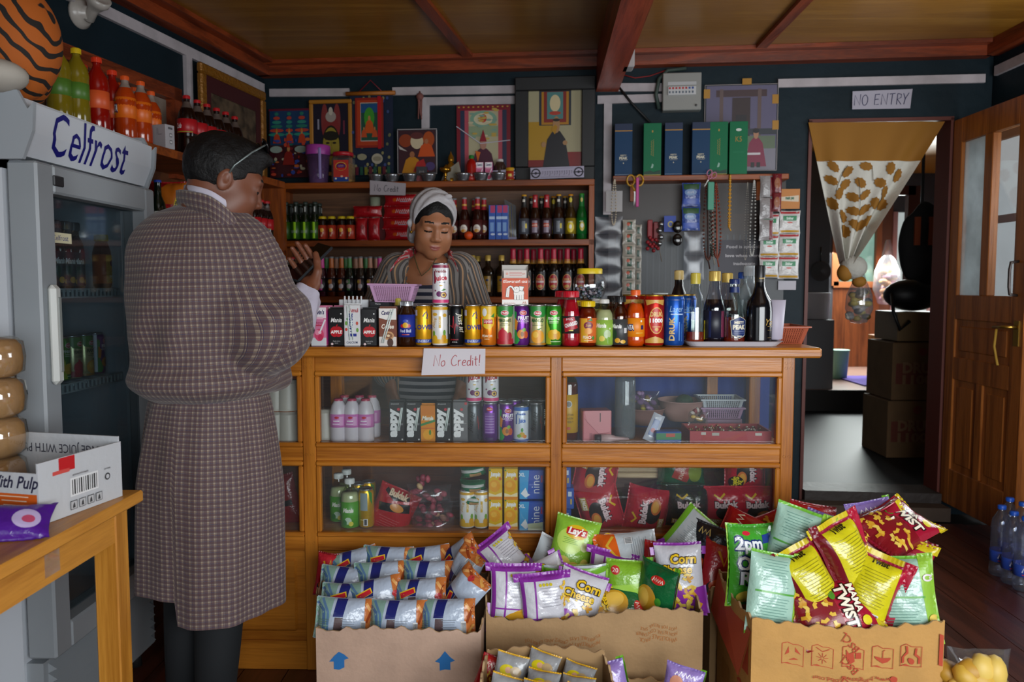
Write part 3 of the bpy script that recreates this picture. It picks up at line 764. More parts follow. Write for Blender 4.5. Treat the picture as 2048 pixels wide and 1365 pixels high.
def pillow_fn(W,H,T,seed,flat_=.0):
 rg = random.Random(seed); ph = [rg.uniform(0,6.28) for _ in range(8)]; bend = rg.uniform(-.05,.05) * H; tw = rg.uniform(-.12,.12)
 def fn(u,v,s):
  au,av = min(1,abs(u)),min(1,abs(v))
  e = max(0.0,1 - (av / .93) ** 2.6) ** .55 if av < .93 else 0.0
  f = T / 2 * e * max(0.0,1 - au ** 2.4) ** .6
  wr = T * .035 * (math.sin(9 * u + ph[0] + 3 * v) * (av ** 2) + .5 * math.sin(17 * u + ph[1] + s) * av ** 3 + .35 * math.sin(7 * v + 5 * u + ph[2] + 2 * s))
  f = f + (wr * (e ** .5))
  x = u * W / 2 * (1 - .07 * (1 - av ** 2) * (T > .01)); z = v * H / 2 * (1 - .03 * (1 - au ** 2))
  rp = .0012 * math.sin(u * 40) if av > .93 else 0
  y = -s * (f + .0006) + rp + bend * (u * u - .3) * av + tw * T * u * v + T * .05 * math.sin(4 * u + ph[3]) * av ** 3
  return Vector((x,y,z))
 def surf(W2,H2,s):
  def m(x,y):
   u = x / 1000 / (W / 2) * s; v = y / 1000 / (H / 2); d = .02
   p = fn(u,v,s); a = fn(min(u + d,1),v,s) - fn(max(u - d,-1),v,s); c = fn(u,min(v + d,1),s) - fn(u,max(v - d,-1),s)
   n = a.cross(c); n = n * (1 if s == 1 else -1)
   n = n.normalized() if n.length > 1e-12 else Vector((0,-s,0))
   if n.y * -s < 0 and abs(n.y) > .2: n = -n
   return p,n
  return m
 return fn,surf
def packet_make(W,H,T,base,fart,back,bart,crimp=None,seed=1,nu=22,nv=26,name='snack_packet',rough=.2,L=9):
 """crimp: colour of the sealed ends; fart/bart printed in mm from the centre"""
 def mk():
  t = thing(name,'','')
  fn,surf = pillow_fn(W,H,T,seed)
  b = MB()
  for s,c in ((1,base),(-1,back or base)):
   m = foil(c,rough) if isinstance(c,str) else c
   b.grid(lambda i,j: fn(2 * i - 1,2 * j * .93 - .93,s),nu,nv,m,True,flip=(s == -1))
  b.art(fart,surf(W,H,1),off=.0005,step=.00012,L=L,gl=.25)
  if bart: b.art(bart,surf(W,H,-1),off=.0005,step=.00012,L=L,gl=.25)
  b.build('packet_body',t)
  for sg in (1,-1):
   b = MB(); m = foil(crimp or base,.3)
   b.grid(lambda i,j: fn(2 * i - 1,sg * (.925 + .075 * j),1),26,2,m,False,flip=(sg == -1))
   b.grid(lambda i,j: fn(2 * i - 1,sg * (.925 + .075 * j),1) + Vector((0,.0009,0)),26,2,m,False,flip=(sg == 1))
   b.build('sealed_edge',t)
  return t
 return mk
def pose(p,yaw=0,pitch=0,roll=0):
 """packet standing at p: roll turns it in the picture plane, pitch leans it back, yaw turns it left-right"""
 return tr(p) @ Matrix.Rotation(math.radians(yaw),4,'Z') @ Matrix.Rotation(math.radians(pitch),4,'X') @ Matrix.Rotation(math.radians(roll),4,'Y')
SR,SH = .0265,.1345
def pran(col,name,fcol,low,txt='#123c1e',h=8):
 return [('r',0,105,46,44,'#2f8a34' if col == 'g' else col)]
CANS = {}
def C(k,R,H,base,arts,**kw): CANS[k] = can_make(R,H,base,arts,**kw)
RED = '#d11f2a'
def pranlogo(y,s=1): return [('e',0,y,13 * s,8 * s,'#ffffff'),('e',0,y,12 * s,7 * s,'#c8161f'),('t','PRAN',0,y,6 * s,'#ffffff',{'b': .02})]
C('power',SR,SH,'#e0a512',[('r',0,17,166,11,'#1c3f9e'),('t','ENERGY',4,17,8,'#e8ecf4'),('t','POWER',8,62,15,'#1b2f86',{'b': .03}),('s',[(2,96),(8,108),(4,100),(14,112),(18,98),(12,90),(20,92)],3.2,'#27307a'),('r',-24,108,13,18,'#c7c2dc'),('r',-23,74,13,30,'#a08a3a')])
C('pineapple_white',SR,SH,'#e9e9e6',[('r',0,122,166,9,'#d9a520'),('r',0,16,166,14,'#e0b030'),('e',-16,24,11,14,'#e2b325'),('e',17,26,9,14,'#d79e18'),('e',-18,42,5,9,'#74a53a'),('e',18,44,5,9,'#74a53a'),('r',3,78,7,38,'#d8b13e'),('t','JUICE',3,78,5,'#ffffff',{'rot': 90}),('t','Juice',-15,76,12,'#d7a32c',{'rot': 70}),('e',19,100,7,6,'#dcae3c'),('e',-13,103,8,5,'#dcae3c')],metal=.1)
C('passion_white',SR,SH,'#ecebee',[('r',0,123,166,9,'#8e2145'),('r',0,12,166,10,'#d83c7a'),('t','Franklin',3,108,9,'#8e1d2a',{'b': .03}),('t','Juice',3,84,16,'#c3213a',{'b': .04,'rot': 6}),('t','with pulp',8,72,4,'#44333a'),('r',-17,88,5,40,'#7e1f3c'),('e',-2,35,9,9,'#6b2a63'),('e',12,32,11,10,'#7a2d58'),('e',12,32,8,7.5,'#e9c35a'),('e',12,32,4,4,'#4f2a2e'),('p',[(4,45),(12,52),(20,50),(12,45)],'#4b8b3a'),('e',-14,46,3,3,'#8e4a6a'),('e',4,62,5,2,'#e2b64a')],metal=.1)
C('blackburn',SR,SH,'#17181c',[('s',[(-24,66),(-12,66),(-9,60),(-6,98),(-2,40),(2,74),(6,66),(14,66)],1.4,'#d92b3a'),('t','Just it!',17,76,17,'#d9d6c6',{'rot': -82,'sh': .3,'b': .02}),('r',24,100,2,40,'#d8c92a'),('r',-20,70,2,60,'#d8d8d8'),('t','ENERGY',-2,22,5,'#c62a35'),('g','DRINK',-2,14,5,'#c8c8c8')])
C('peachtea',SR,SH,'#e8841e',[('r',0,112,166,34,'#e2b71c'),('e',0,80,21,24,'#f0c62a'),('e',-12,110,8,13,'#e9ecec'),('p',[(8,96),(22,108),(20,92)],'#3d8c3c'),('p',[(-22,92),(-10,84),(-20,60)],'#5fa53a'),('r',0,80,30,14,'#c3202c'),('t','Lipton',0,80,11,'#ffffff',{'w': 27}),('t','PEACH',-4,34,8,'#fff3d8',{'b': .02}),('r',-4,24,16,2,'#f9d9a8')])
C('pomegranate',SR,SH,'#d8cf9a',[('r',0,116,166,26,'#2f8a3a'),('p',[(-30,104),(30,104),(26,96),(0,92),(-26,97)],'#2f8a3a'),('r',0,16,166,18,'#b3242f')] + pranlogo(108) + [('t','POMEGRANATE',0,84,10,'#24502e',{'w': 44,'b': .03}),('r',0,74,22,1.6,'#5a6a4a'),('r',0,69,34,1.6,'#5a6a4a'),('e',-7,36,17,19,'#c4283a'),('e',16,32,9,14,'#a81d2c'),('p',[(-11,54),(-3,54),(-4,62),(-7,57),(-10,62)],'#c4283a')])
C('fruitcocktail',SR,SH,'#6a2a8a',[('p',[(-34,120),(-14,110),(-20,60),(-4,20),(-12,8),(-34,8)],'#2f9a4a'),('r',-30,70,12,120,'#e6e6f0'),('p',[(-20,92),(-10,80),(-14,52),(-22,56)],'#e08a2c')] + [('e',8,108,12,8,'#ffffff'),('e',8,108,11,7,'#c8161f'),('t','PRAN',8,108,5,'#ffffff'),('t','FRUIT',10,92,11,'#ffffff',{'b': .04}),('t','COCKTAIL',9,82,6,'#efe3f6',{'b': .03}),('r',10,76,24,1.6,'#d8b8ea'),('e',2,40,14,15,'#d98a30'),('e',16,38,8,12,'#c4582c'),('e',4,40,5,8,'#8a5a22'),('e',10,54,6,6,'#79a83a')])
C('mango',SR,SH,'#d9cf94',[('r',0,116,166,26,'#2f8a3a'),('p',[(-30,104),(30,104),(26,96),(0,91),(-26,97)],'#2f8a3a')] + pranlogo(107) + [('t','MANGO',0,84,12,'#1f5a2c',{'b': .04,'w': 40}),('r',0,73,22,1.6,'#5a6a4a'),('r',0,68,34,1.6,'#5a6a4a'),('e',0,32,22,22,'#e4a02a'),('e',-6,38,9,10,'#efc04a'),('p',[(-4,56),(14,60),(4,52)],'#3d7c2c'),('r',0,8,166,6,'#b07818')])
C('pineapple',SR,SH,'#3f9a2c',[('p',[(-30,90),(-14,60),(-8,8),(-30,8)],'#b4c42a'),('e',0,108,13,8,'#ffffff'),('e',0,108,12,7,'#c8161f'),('t','PRAN',0,108,6,'#ffffff'),('t','PINEAPPLE',0,90,9,'#eef4e0',{'w': 38,'b': .03}),('r',0,81,30,2,'#d6e8c0'),('r',0,76,30,2,'#d6e8c0'),('e',-4,38,16,16,'#e0b01e'),('e',12,36,12,14,'#d49a18'),('e',4,48,8,8,'#eec63a'),('r',6,16,34,2,'#cfe6b8')])
BR,BH = .033,.166
C('redcan',BR,BH,'#c4281c',[('p',[(-36,150),(36,150),(30,132),(0,142),(-30,132)],'#d0a24a'),('p',[(-36,12),(36,12),(36,22),(0,34),(-36,22)],'#d0a24a'),('e',4,84,25,43,'#d8a94a'),('e',4,84,22,40,'#c4281c'),('t','DRUK',4,104,15,'#e6c47a',{'b': .04,'w': 40}),('t','11000',4,84,13,'#ffffff',{'b': .05,'w': 44}),('r',4,64,26,2,'#e6c47a'),('e',4,56,6,5,'#d8a94a')],rim=GOLD)
C('bluecan',BR,BH,'#1c57b4',[('t','Lager',3,118,20,'#9cc4ee',{'sh': .3,'w': 46}),('r',5,104,42,4,'#b8d0ee'),('t','DRUK',-12,58,17,'#d8b878',{'rot': 90,'b': .04,'w': 76}),('r',12,50,3,60,'#6ca0e0'),('r',22,46,2,56,'#5a90d8'),('r',0,150,190,4,'#123c86')],rim=GOLD)
C('silverblack',SR,SH,'#55585c',[('t','Just it!',-4,70,18,'#15161a',{'rot': 78,'sh': .3,'b': .02}),('r',18,20,4,16,'#22252a'),('s',[(14,66),(17,90),(20,44),(23,70)],1.2,'#c23b40')])
C('bluefruit',SR,SH * .93,'#dfe6ee',[('r',0,114,166,12,'#3a6fc0'),('r',0,8,166,8,'#3f62b0'),('t','Franklin',2,98,8,'#2f62c0',{'b': .04,'w': 30}),('t','Juice',4,74,15,'#2f6cc8',{'b': .04,'w': 24}),('r',-16,80,5,34,'#2f55a0'),('e',4,28,9,9,'#d4a82a'),('e',-6,24,7,6,'#7cae3a'),('e',13,22,7,6,'#e08a3a'),('e',4,44,4,7,'#4c9a3a')],metal=.1)
C('yellowback',SR,SH,'#d8ac1e',[('r',-4,92,26,60,'#8fa0a4'),('r',-4,30,26,2,'#f0e0a0'),('r',2,22,14,24,'#eceff0'),('r',2,22,9,20,'#4a4c50'),('p',[(12,132),(26,120),(26,80),(18,96)],'#2f8a3a')])
C('purpleback',SR,SH,'#6b2f8e',[('e',0,114,11,7,'#c8161f'),('t','PRAN',0,114,5,'#ffffff'),('r',0,66,36,70,'#7d48a0')] + [('r',0,36 + 9 * k,30,2,'#b89ad0') for k in range(7)] + [('r',0,14,26,8,'#3a1a55')])
CART = {}
APPLE = [('r',0,60,46,116,'#17181a'),('t','Mania',0,84,15,'#e8e8e6',{'sh': .3,'b': .02,'w': 36}),('e',-6,46,14,17,'#b81a26'),('e',7,46,14,17,'#b81a26'),('p',[(-2,62),(2,70),(5,69),(2,62)],'#b81a26'),('t','APPLE',0,45,10,'#f4f0ec',{'b': .04,'w': 37}),('t','Apple juice',0,15,5,'#bcbcbc',{'w': 24}),('t','drink',0,9,4,'#bcbcbc'),('r',16,104,4,4,'#e8e8e8'),('e',-14,6,4,4,'#e0c8c8')]
CART['apple'] = carton_make(.050,.038,.121,'#1b1c1f',APPLE)
CART['cavin_pink'] = carton_make(.050,.038,.126,'#d57ca0',[('r',0,108,49,34,'#ecdfe6'),('r',0,14,49,26,'#cfd4d8'),('e',0,110,22,14,'#f3eef2'),('t',"Cavin's",0,110,14,'#231c5a',{'sh': .2,'b': .04,'w': 38}),('r',0,90,30,6,'#f0b8cc'),('t','Milkshake',0,76,7,'#b02860',{'w': 30}),('t','Strawberry',0,67,7,'#c8264c',{'b': .03,'w': 34}),('e',2,36,15,20,'#d6486e'),('e',-4,44,8,8,'#e890aa'),('e',6,28,8,10,'#c43058'),('s',[(22,86),(2,40)],5,'#e8eaee'),('e',4,44,5,5,'#f4d0dc')],sarts=[('r',0,60,36,110,'#c93f8a'),('r',6,60,10,90,'#6a3fa8')])
CART['cavin_coffee'] = carton_make(.058,.04,.124,'#7d4a34',[('r',0,104,56,36,'#e9e6e2'),('t',"Cavin's",-2,108,13,'#231c5a',{'sh': .2,'b': .04,'w': 36}),('r',0,16,56,30,'#dcd6d0'),('p',[(-28,92),(28,76),(28,30),(-28,40)],'#7a3f28'),('t','Coffee',0,64,15,'#f2e8da',{'sh': .2,'b': .03,'w': 40}),('e',2,34,18,14,'#c99868'),('e',2,34,13,9,'#8a5a38'),('e',2,34,5,4,'#e8cfa8'),('e',8,12,10,14,'#4a2a1c')],straw=[(-.02,.01,.012,.118),(-.014,.01,.02,.12)],sarts=[('r',0,60,30,108,'#5a3a2c')])
CART['milk'] = carton_make(.052,.04,.134,'#d9dadc',[('t','Amul',6,116,13,'#a82a34',{'b': .03,'w': 30}),('t','LACTOSE',-3,76,11,'#28307e',{'rot': 90,'b': .05,'w': 60}),('r',2,36,26,9,'#2b3890'),('t','CALCIUM',0,12,7,'#38456a',{'w': 36,'b': .02}),('e',-18,74,4,7,'#6fa24a'),('e',17,74,4,6,'#c8584a'),('e',-18,54,4,5,'#c8443a'),('e',18,52,4,7,'#6fa24a'),('e',-14,88,3,4,'#4a8a4a')],straw=[(-.006,.02,-.014,.13),(.004,.02,-.006,.132)])
CART['appy'] = carton_make(.052,.04,.138,'#1a1b1e',[('t','appy',-6,66,30,'#eceeee',{'rot': 90,'b': .06,'w': 98}),('e',6,112,5,5,'#c02a3a'),('r',14,64,12,2,'#8a8c90'),('r',14,60,12,2,'#8a8c90'),('g','Fresh Apple',-6,130,5,'#d8d8d8',{'w': 26}),('r',18,10,5,5,'#d8d8d8')],straw=[(.002,.04,.016,.118),(.008,.04,.02,.118)])
CART['appy_grey'] = carton_make(.052,.04,.138,'#6d6c6e',[('t','appy',-6,66,30,'#f4f4f4',{'rot': 90,'b': .06,'w': 98}),('e',4,112,5,5,'#c84a52'),('r',18,132,8,8,'#c43a40'),('r',14,64,12,2,'#a0a0a2')])
CART['mania_mango'] = carton_make(.050,.038,.126,'#e08c14',[('r',0,108,49,32,'#d87e10'),('t','Mania',0,82,14,'#f4f0dc',{'sh': .3,'b': .05,'w': 40}),('p',[(-25,62),(25,78),(25,70),(-25,54)],'#3f8a4a'),('e',2,26,18,18,'#f0a81e'),('e',8,34,4,9,'#5f8f2c'),('r',0,48,49,2,'#c85a2a')])
CART['jumpy'] = carton_make(.046,.036,.098,'#e6b810',[('t','Jumpin',0,78,13,'#f4f4ee',{'sh': .2,'b': .06,'w': 34}),('r',-18,92,5,5,'#3a8a3a'),('e',16,66,5,5,'#d86a2a'),('e',-2,44,19,19,'#eca014'),('e',-5,48,10,9,'#f4b83a'),('p',[(-22,22),(0,16),(22,24),(22,8),(-22,8)],'#f3e3b0'),('r',0,6,46,10,'#e08a14')])
BOT = {}
PET = clear('#f6f8f8',gloss=.15)
PETB = lambda R,H,n=.0135,waist=True: [(R * .9,0),(R,.008),(R,H * .2),(R * .95 if waist else R,H * .3),(R,H * .38),(R,H * .62),(R * .92,H * .72),(R * .6,H * .83),(n,H * .9),(n,H)]
BOT['charged'] = bottle_make([(.027,0),(.031,.008),(.031,.04),(.029,.05),(.029,.09),(.031,.1),(.026,.125),(.019,.152),(.018,.165)],PET,('#c4182c',.0265,.158,.178),(.042,.098,'#26262a',[('p',[(-30,90),(10,96),(24,60),(-20,46)],'#b01e2c'),('t','CHARGED',0,72,12,'#f0f0f0',{'rot': 16,'b': .05,'w': 44}),('g','fizz',-6,88,8,'#e8e8e8',{'sh': .3}),('r',0,52,14,3,'#d8c93a')]),('#b00f24',.150))
BOT['peachjuice'] = bottle_make([(.025,0),(.030,.006),(.030,.098),(.026,.112),(.020,.128),(.0195,.14)],clear('#e8c8a8',gloss=.2),('#e2c216',.0235,.128,.146),(.012,.092,'#dc6a2c',[('p',[(-26,90),(-4,90),(0,14),(-26,14)],'#e0a828'),('e',0,68,15,12,'#7e2440'),('t','Sun',0,69,9,'#f2c860',{'sh': .2}),('p',[(-4,82),(10,92),(14,82)],'#3f7a30'),('e',0,50,13,10,'#e8a040'),('t','PEACH',-2,30,9,'#f6ead0',{'b': .03,'w': 30}),('e',16,28,5,6,'#4f8a34'),('r',0,20,28,2,'#f0d0a0')]),('#7a2a10',.122))
BOT['lime'] = bottle_make(PETB(.0305,.146,.0135),clear('#eef4dc',gloss=.15),('#d8d8d2',.0155,.138,.152),(.006,.086,'#93bd4a',[('t','Mania',-14,68,14,'#f0f4e4',{'sh': .3,'b': .04,'w': 36}),('e',8,40,12,14,'#b8cfa0'),('e',-10,26,10,9,'#e0cf5a'),('e',12,20,6,12,'#7cae3a'),('e',16,58,3,3,'#dfeccb')]),('#c9c9b4',.118))
BOT['blackjuice'] = bottle_make(PETB(.0285,.152,.015),clear('#d8b898',gloss=.2),('#1d1d1f',.0185,.142,.162),(.006,.088,'#3c3f40',[('t','Mania',-14,66,14,'#e8e8e4',{'sh': .3,'b': .04,'w': 34}),('e',-10,20,9,8,'#d8a020'),('e',8,16,9,6,'#e0b030'),('r',16,52,10,16,'#d8d8d8'),('e',-20,40,8,14,'#22402a')]),('#54220c',.128))
BOT['orange'] = bottle_make([(.026,0),(.031,.012),(.031,.03),(.0275,.045),(.0275,.083),(.03,.095),(.027,.118),(.016,.148),(.0135,.158),(.0135,.168)],PET,('#e8682a',.0155,.164,.182),(.032,.092,'#ec8a14',[('t','FANTA',-26,62,17,'#17265e',{'b': .14,'w': 38}),('t','FANTA',-26,62,16,'#f4f6f4',{'b': .03,'w': 36}),('e',16,82,3.4,3.4,'#f4f0e0'),('r',20,62,10,14,'#17265e'),('r',10,44,24,3,'#e0b040')]),('#e0500a',.138))
BOT['energybottle'] = bottle_make([(.026,0),(.029,.006),(.029,.098),(.025,.116),(.019,.126),(.0185,.134)],mt('#2a1408',.1,spec=.7),('#b4b7bc',.0205,.130,.146,.8),(.030,.102,'#1c2f8e',[('e',0,82,9,5,'#2a48b8'),('e',-8,66,9,6,'#c8242c'),('e',8,66,9,6,'#c8242c'),('e',0,68,9,9,'#e0b020'),('t','Red Bull',0,50,10,'#c8d0ea',{'b': .03,'w': 36}),('r',0,38,24,3,'#b03a48')]))
WHISKY = mt('#8a2a0a',.08,spec=.6)
GLASS = clear('#f2f7f5',gloss=.25)
BOT['amber_pint'] = bottle_make([(.027,0),(.031,.006),(.031,.10),(.029,.128),(.0225,.156),(.0135,.182),(.0135,.215)],GLASS,('#c8b84a',.0155,.196,.232),None,('#a43410',.040),extra=[('label',.016,.078,GLASS,[('r',16,0,12,62,'#a8981c'),('r',16,10,8,20,'#5a5410')])])
BOT['dark_square'] = bottle_make([(.030,0),(.0345,.006),(.0345,.03),(.0335,.034),(.0345,.038),(.0345,.062),(.0335,.066),(.0345,.070),(.0345,.118),(.0295,.140),(.021,.165),(.0155,.21)],clear('#e6e8ee',gloss=.3),('#c9ac5a',.018,.205,.238,.3),(.02,.11,'#16182a',[('r',20,66,14,84,'#6a2440'),('r',-24,66,8,84,'#16204a')]),('#17121a',.146))
BOT['misty'] = bottle_make([(.031,0),(.036,.006),(.036,.088),(.034,.104),(.0235,.132),(.0165,.165),(.014,.20)],GLASS,('#1e2f66',.0165,.196,.212),None,('#7e200a',.088),extra=[('neck_band',.168,.186,'#1e2f66',None),('label',.022,.098,GLASS,[('p',[(-31,18),(0,32),(31,18),(25,-30),(0,-40),(-25,-30)],'#c8c4b0'),('p',[(-29,17),(0,30),(29,17),(23,-28),(0,-38),(-23,-28)],'#1d3168'),('t','MISTY',0,12,8,'#e6dfc8',{'b': .05,'w': 34}),('t','PEAK',0,-3,14,'#e6dfc8',{'b': .06,'w': 44}),('r',0,-16,34,2,'#8a94b8'),('r',0,-22,40,1.6,'#6a74a0'),('r',0,-32,16,3,'#d8d4c4')])])
BOT['black_cream'] = bottle_make([(.036,0),(.041,.006),(.0415,.118),(.0385,.138),(.0215,.166),(.016,.19),(.0145,.235)],mt('#0d0d10',.12,spec=.7),('#15151a',.0165,.218,.256),None,None,extra=[('neck_label',.202,.218,'#26221c',[('r',0,4,20,3,'#b89848')]),('label',.012,.11,mt('#0d0d10',.12,spec=.7),[('t','Yo',16,12,22,'#b8964a',{'sh': .4}),('s',[(8,-2),(20,0),(30,-3)],1.4,'#b8964a'),('r',18,-14,18,1.4,'#7a6434'),('r',18,-38,18,1.4,'#7a6434')])])
BOT['frosted'] = bottle_make([(.036,0),(.040,.006),(.040,.16),(.034,.185),(.0195,.205),(.0175,.215),(.0175,.268)],clear('#dfe8ea',haze=.55,hazec='#bcc6cc',gloss=.2),('#b9c2c8',.0195,.232,.268),None,None)
BOT['bluecap'] = bottle_make([(.03,0),(.033,.006),(.033,.14),(.03,.16),(.0135,.20),(.0135,.225)],GLASS,('#2450a8',.0155,.214,.236),None,('#b8bfc4',.04))
BOT['creamcap'] = bottle_make([(.030,0),(.034,.006),(.034,.13),(.028,.155),(.0145,.195),(.0135,.225)],mt('#140f10',.12,spec=.7),('#cdb474',.0155,.215,.247),(.03,.1,'#3a1c28',[]))
BOT['jamjar'] = None
# beers and sodas of the back shelves
def beer(body,cap,lab,arts=[],H=.235,R=.0305,neck=None,foilc=None,nm='beer_bottle'):
 ex = []
 if foilc: ex.append(('neck_foil',H * .72,H - .004,foilc,neck or []))
 return bottle_make([(R * .92,0),(R,.006),(R,H * .5),(R * .85,H * .62),(R * .47,H * .74),(R * .42,H * .93),(R * .45,H * .96),(R * .43,H)],mt(body,.12,spec=.6),(cap,R * .47,H - .008,H + .002),(H * .12,H * .47,lab,arts),None,seg=16,extra=ex,name=nm,ribs=False,capname='crown_cap')
BOT['druk'] = bottle_make([(.034,0),(.0375,.008),(.0375,.155),(.033,.178),(.019,.205),(.0155,.235),(.0145,.285)],mt('#120c0a',.14,spec=.6),('#b01c38',.0165,.278,.29),None,None,seg=18,ribs=False,name='beer_bottle',capname='crown_cap',extra=[('neck_foil',.225,.28,'#b81f3c',[]),('neck_label',.2,.226,'#c8913e',[('r',0,6,30,5,'#a82a2c'),('e',0,-9,6,6,'#c8913e')]),('label',.04,.15,'#15100e',[('e',0,-6,28,48,'#d0a05a'),('e',0,-6,25,44,'#b0202a'),('e',0,-6,21,20,'#c22630'),('t','DRUK',0,10,12,'#dfb870',{'b': .04,'w': 34}),('t','11000',0,-5,12,'#f4eee6',{'b': .05,'w': 42}),('e',0,-32,15,9,'#cfa04a')])])
BOT['goldcap'] = bottle_make([(.036,0),(.039,.006),(.039,.15),(.034,.172),(.0165,.19),(.0155,.235)],mt('#1c120a',.12,spec=.6),('#c8a850',.0185,.222,.256,.3),(.02,.14,'#241a10',[('r',0,78,44,98,'#9a7422'),('e',0,102,10,7,'#1e2c58'),('r',0,70,24,2,'#3a2a10'),('r',0,40,30,16,'#b07a2a')]),None,seg=16,ribs=False)
BOT['greensoda'] = bottle_make([(.027,0),(.030,.006),(.030,.10),(.026,.125),(.0145,.165),(.0125,.20),(.013,.215)],mt('#0c1c0c',.1,spec=.8),('#2e3a34',.0145,.208,.222),(.012,.108,'#28520e',[('r',2,60,13,92,'#9ad01e'),('t','coze',-6,52,22,'#9aa8a0',{'w': 40})]),None,seg=16,ribs=False,extra=[('neck_label',.15,.2,'#1b221c',[('r',2,2,7,34,'#b8bab4')])],name='soda_bottle')
BOT['yellowlid'] = bottle_make([(.024,0),(.028,.006),(.028,.105),(.023,.122),(.0205,.128)],mt('#180a06',.15),('#c9ae18',.0225,.124,.138),(.01,.088,'#a8321c',[('e',4,60,11,12,'#d8a02a'),('r',-10,40,9,50,'#3a1c14'),('g','malt',6,36,9,'#efe0c0',{'rot': 60})]),None,seg=16,ribs=False,name='drink_jar')
BOT['redlabelbeer'] = beer('#2a0c08','#8a8f92','#4a1a1a',[('e',0,62,21,22,'#d8cfc4'),('e',0,50,15,9,'#c88a2c'),('g','ale',0,66,10,'#8a1c24')],foilc='#a8202c',neck=[('r',0,-6,40,10,'#d0a03a')])
BOT['brownbeer'] = beer('#241006','#c8922a','#4a4c54',[('r',-8 + 5 * k,70,2,60,'#a8b0ba') for k in range(4)] + [('r',14,74,10,26,'#c8b020')],H=.245,foilc='#1c1a18',neck=[('r',0,4,14,14,'#d8d2c4')])
BOT['redlabbeer'] = beer('#241006','#a8242c','#3c2a30',[('r',0,70,30,66,'#8a7c8c'),('r',0,78,30,22,'#b84a34'),('g','beer',0,78,11,'#f0e0d0')],H=.243,foilc='#a8242c',neck=[('r',0,4,10,12,'#e8e0e0')])
BOT['yellowbeer'] = beer('#33240a','#d08a20','#8a7418',[('e',0,66,20,30,'#d8c020'),('e',0,68,8,12,'#f0ead8'),('g','lager',0,94,8,'#f0f0e0')],H=.245,foilc='#3a2c10',neck=[('e',0,6,9,14,'#d8c42a')])
BOT['greenbeer'] = beer('#0f5a22','#3a9a3a','#0f6a2a',[('e',3,70,14,26,'#c8b83a'),('e',3,74,9,12,'#e8e8da'),('g','beer',0,98,8,'#f0f0e0')],H=.248,foilc='#1c7a34',neck=[('e',0,4,7,12,'#d8c86a')])
def cooler(body,c1,c2): return beer(body,'#7a7c80','#201a20',[('r',0,66,18,62,c1),('e',4,58,13,14,'#cfc8cc'),('e',-6,84,8,9,c2)],H=.225,R=.029,foilc=c1,nm='wine_cooler')
BOT['cool_pink'] = cooler('#3a1020','#d8409a','#3a1828'); BOT['cool_orange'] = cooler('#4a1c0c','#c06a30','#d8a04a'); BOT['cool_green'] = cooler('#141e14','#4a8a4a','#b8b0b0'); BOT['cool_cream'] = cooler('#2a201a','#c08a70','#d8c050')
COLA = mt('#150605',.1,spec=.7)
def cola(H,R): return bottle_make([(R * .85,0),(R,.01),(R,H * .2),(R * .93,H * .3),(R * .93,H * .36),(R,H * .42),(R,H * .62),(R * .8,H * .74),(R * .42,H * .85),(.0135,H * .9),(.0135,H * .965)],COLA,('#b81a20',.0155,H * .945,H),(H * .40,H * .62,'#b0161f',[('t','Coca-Cola',0,H * 510,H * 80,'#f0ecec',{'sh': .4,'b': .02,'w': R * 1700}),('t','RECYCLE ME',-R * 1250,H * 510,H * 30,'#e8dada',{'rot': 90,'w': H * 170}),('r',0,H * 415,R * 4000,4,'#8a8a2a')]),None,seg=18,extra=[('bottle_neck',H * .80,H * .9,'#5a4c46',None)],name='cola_bottle')
BOT['cola_big'] = cola(.285,.043); BOT['cola_small'] = cola(.225,.031)
BOT['orange_big'] = bottle_make([(.036,0),(.041,.01),(.041,.07),(.039,.08),(.039,.13),(.041,.145),(.036,.18),(.018,.212),(.0135,.222),(.0135,.24)],mt('#aa380c',.12,spec=.6),('#e05a20',.0155,.234,.252),(.085,.165,'#e06a14',[('t','FANTA',0,125,26,'#1a2460',{'b': .16,'w': 62,'rot': -8}),('t','FANTA',0,125,24,'#f4f6f4',{'b': .04,'w': 58,'rot': -8}),('e',10,150,9,5,'#4f8a2a'),('p',[(-14,108),(18,104),(4,98)],'#c8d83a'),('e',-28,150,4,4,'#f0e8e0')]),None,seg=20,extra=[('bottle_neck',.205,.236,'#8a7a70',None)],name='orange_soda_bottle')
BOT['red_big'] = bottle_make([(.036,0),(.042,.01),(.042,.075),(.040,.085),(.040,.15),(.042,.165),(.036,.21),(.018,.238),(.0135,.25),(.0135,.268)],mt('#8c1008',.12,spec=.6),('#d83a1c',.0175,.262,.282),(.09,.155,'#d8582a',[('e',6,122,22,22,'#e0341a'),('r',-24,128,14,44,'#c8c4bc'),('g','splash',4,148,12,'#f0e6d8',{'sh': .2,'w': 34})]),None,seg=20,name='red_soda_bottle')
BOT['yellow_big'] = bottle_make([(.036,0),(.041,.01),(.041,.08),(.0395,.09),(.0395,.17),(.041,.185),(.036,.215),(.018,.245),(.0135,.255),(.0135,.272)],mt('#7c6c16',.12,spec=.6),('#d8b81a',.0165,.264,.284),(.10,.158,'#4f7a2a',[('r',-14,132,26,44,'#c8c8b0'),('e',12,122,14,20,'#d8c83a'),('e',18,140,7,8,'#3a7a34')]),None,seg=20,name='yellow_soda_bottle')
BOT['dark_liquor'] = beer('#0e1a12','#2a4ab0','#c8ccc8',[('r',6,62,10,16,'#c83a4a'),('e',2,40,12,10,'#24506a'),('g','rum',-4,76,11,'#7a2a4a')],H=.24,R=.032,nm='liquor_bottle')
BOT['green_liquor'] = beer('#0c1410','#3a1a20','#b8b4ae',[('g','gin',0,62,14,'#9a4a8a',{'w': 34}),('r',0,40,40,12,'#4f7a4a')],H=.225,R=.032,nm='liquor_bottle')
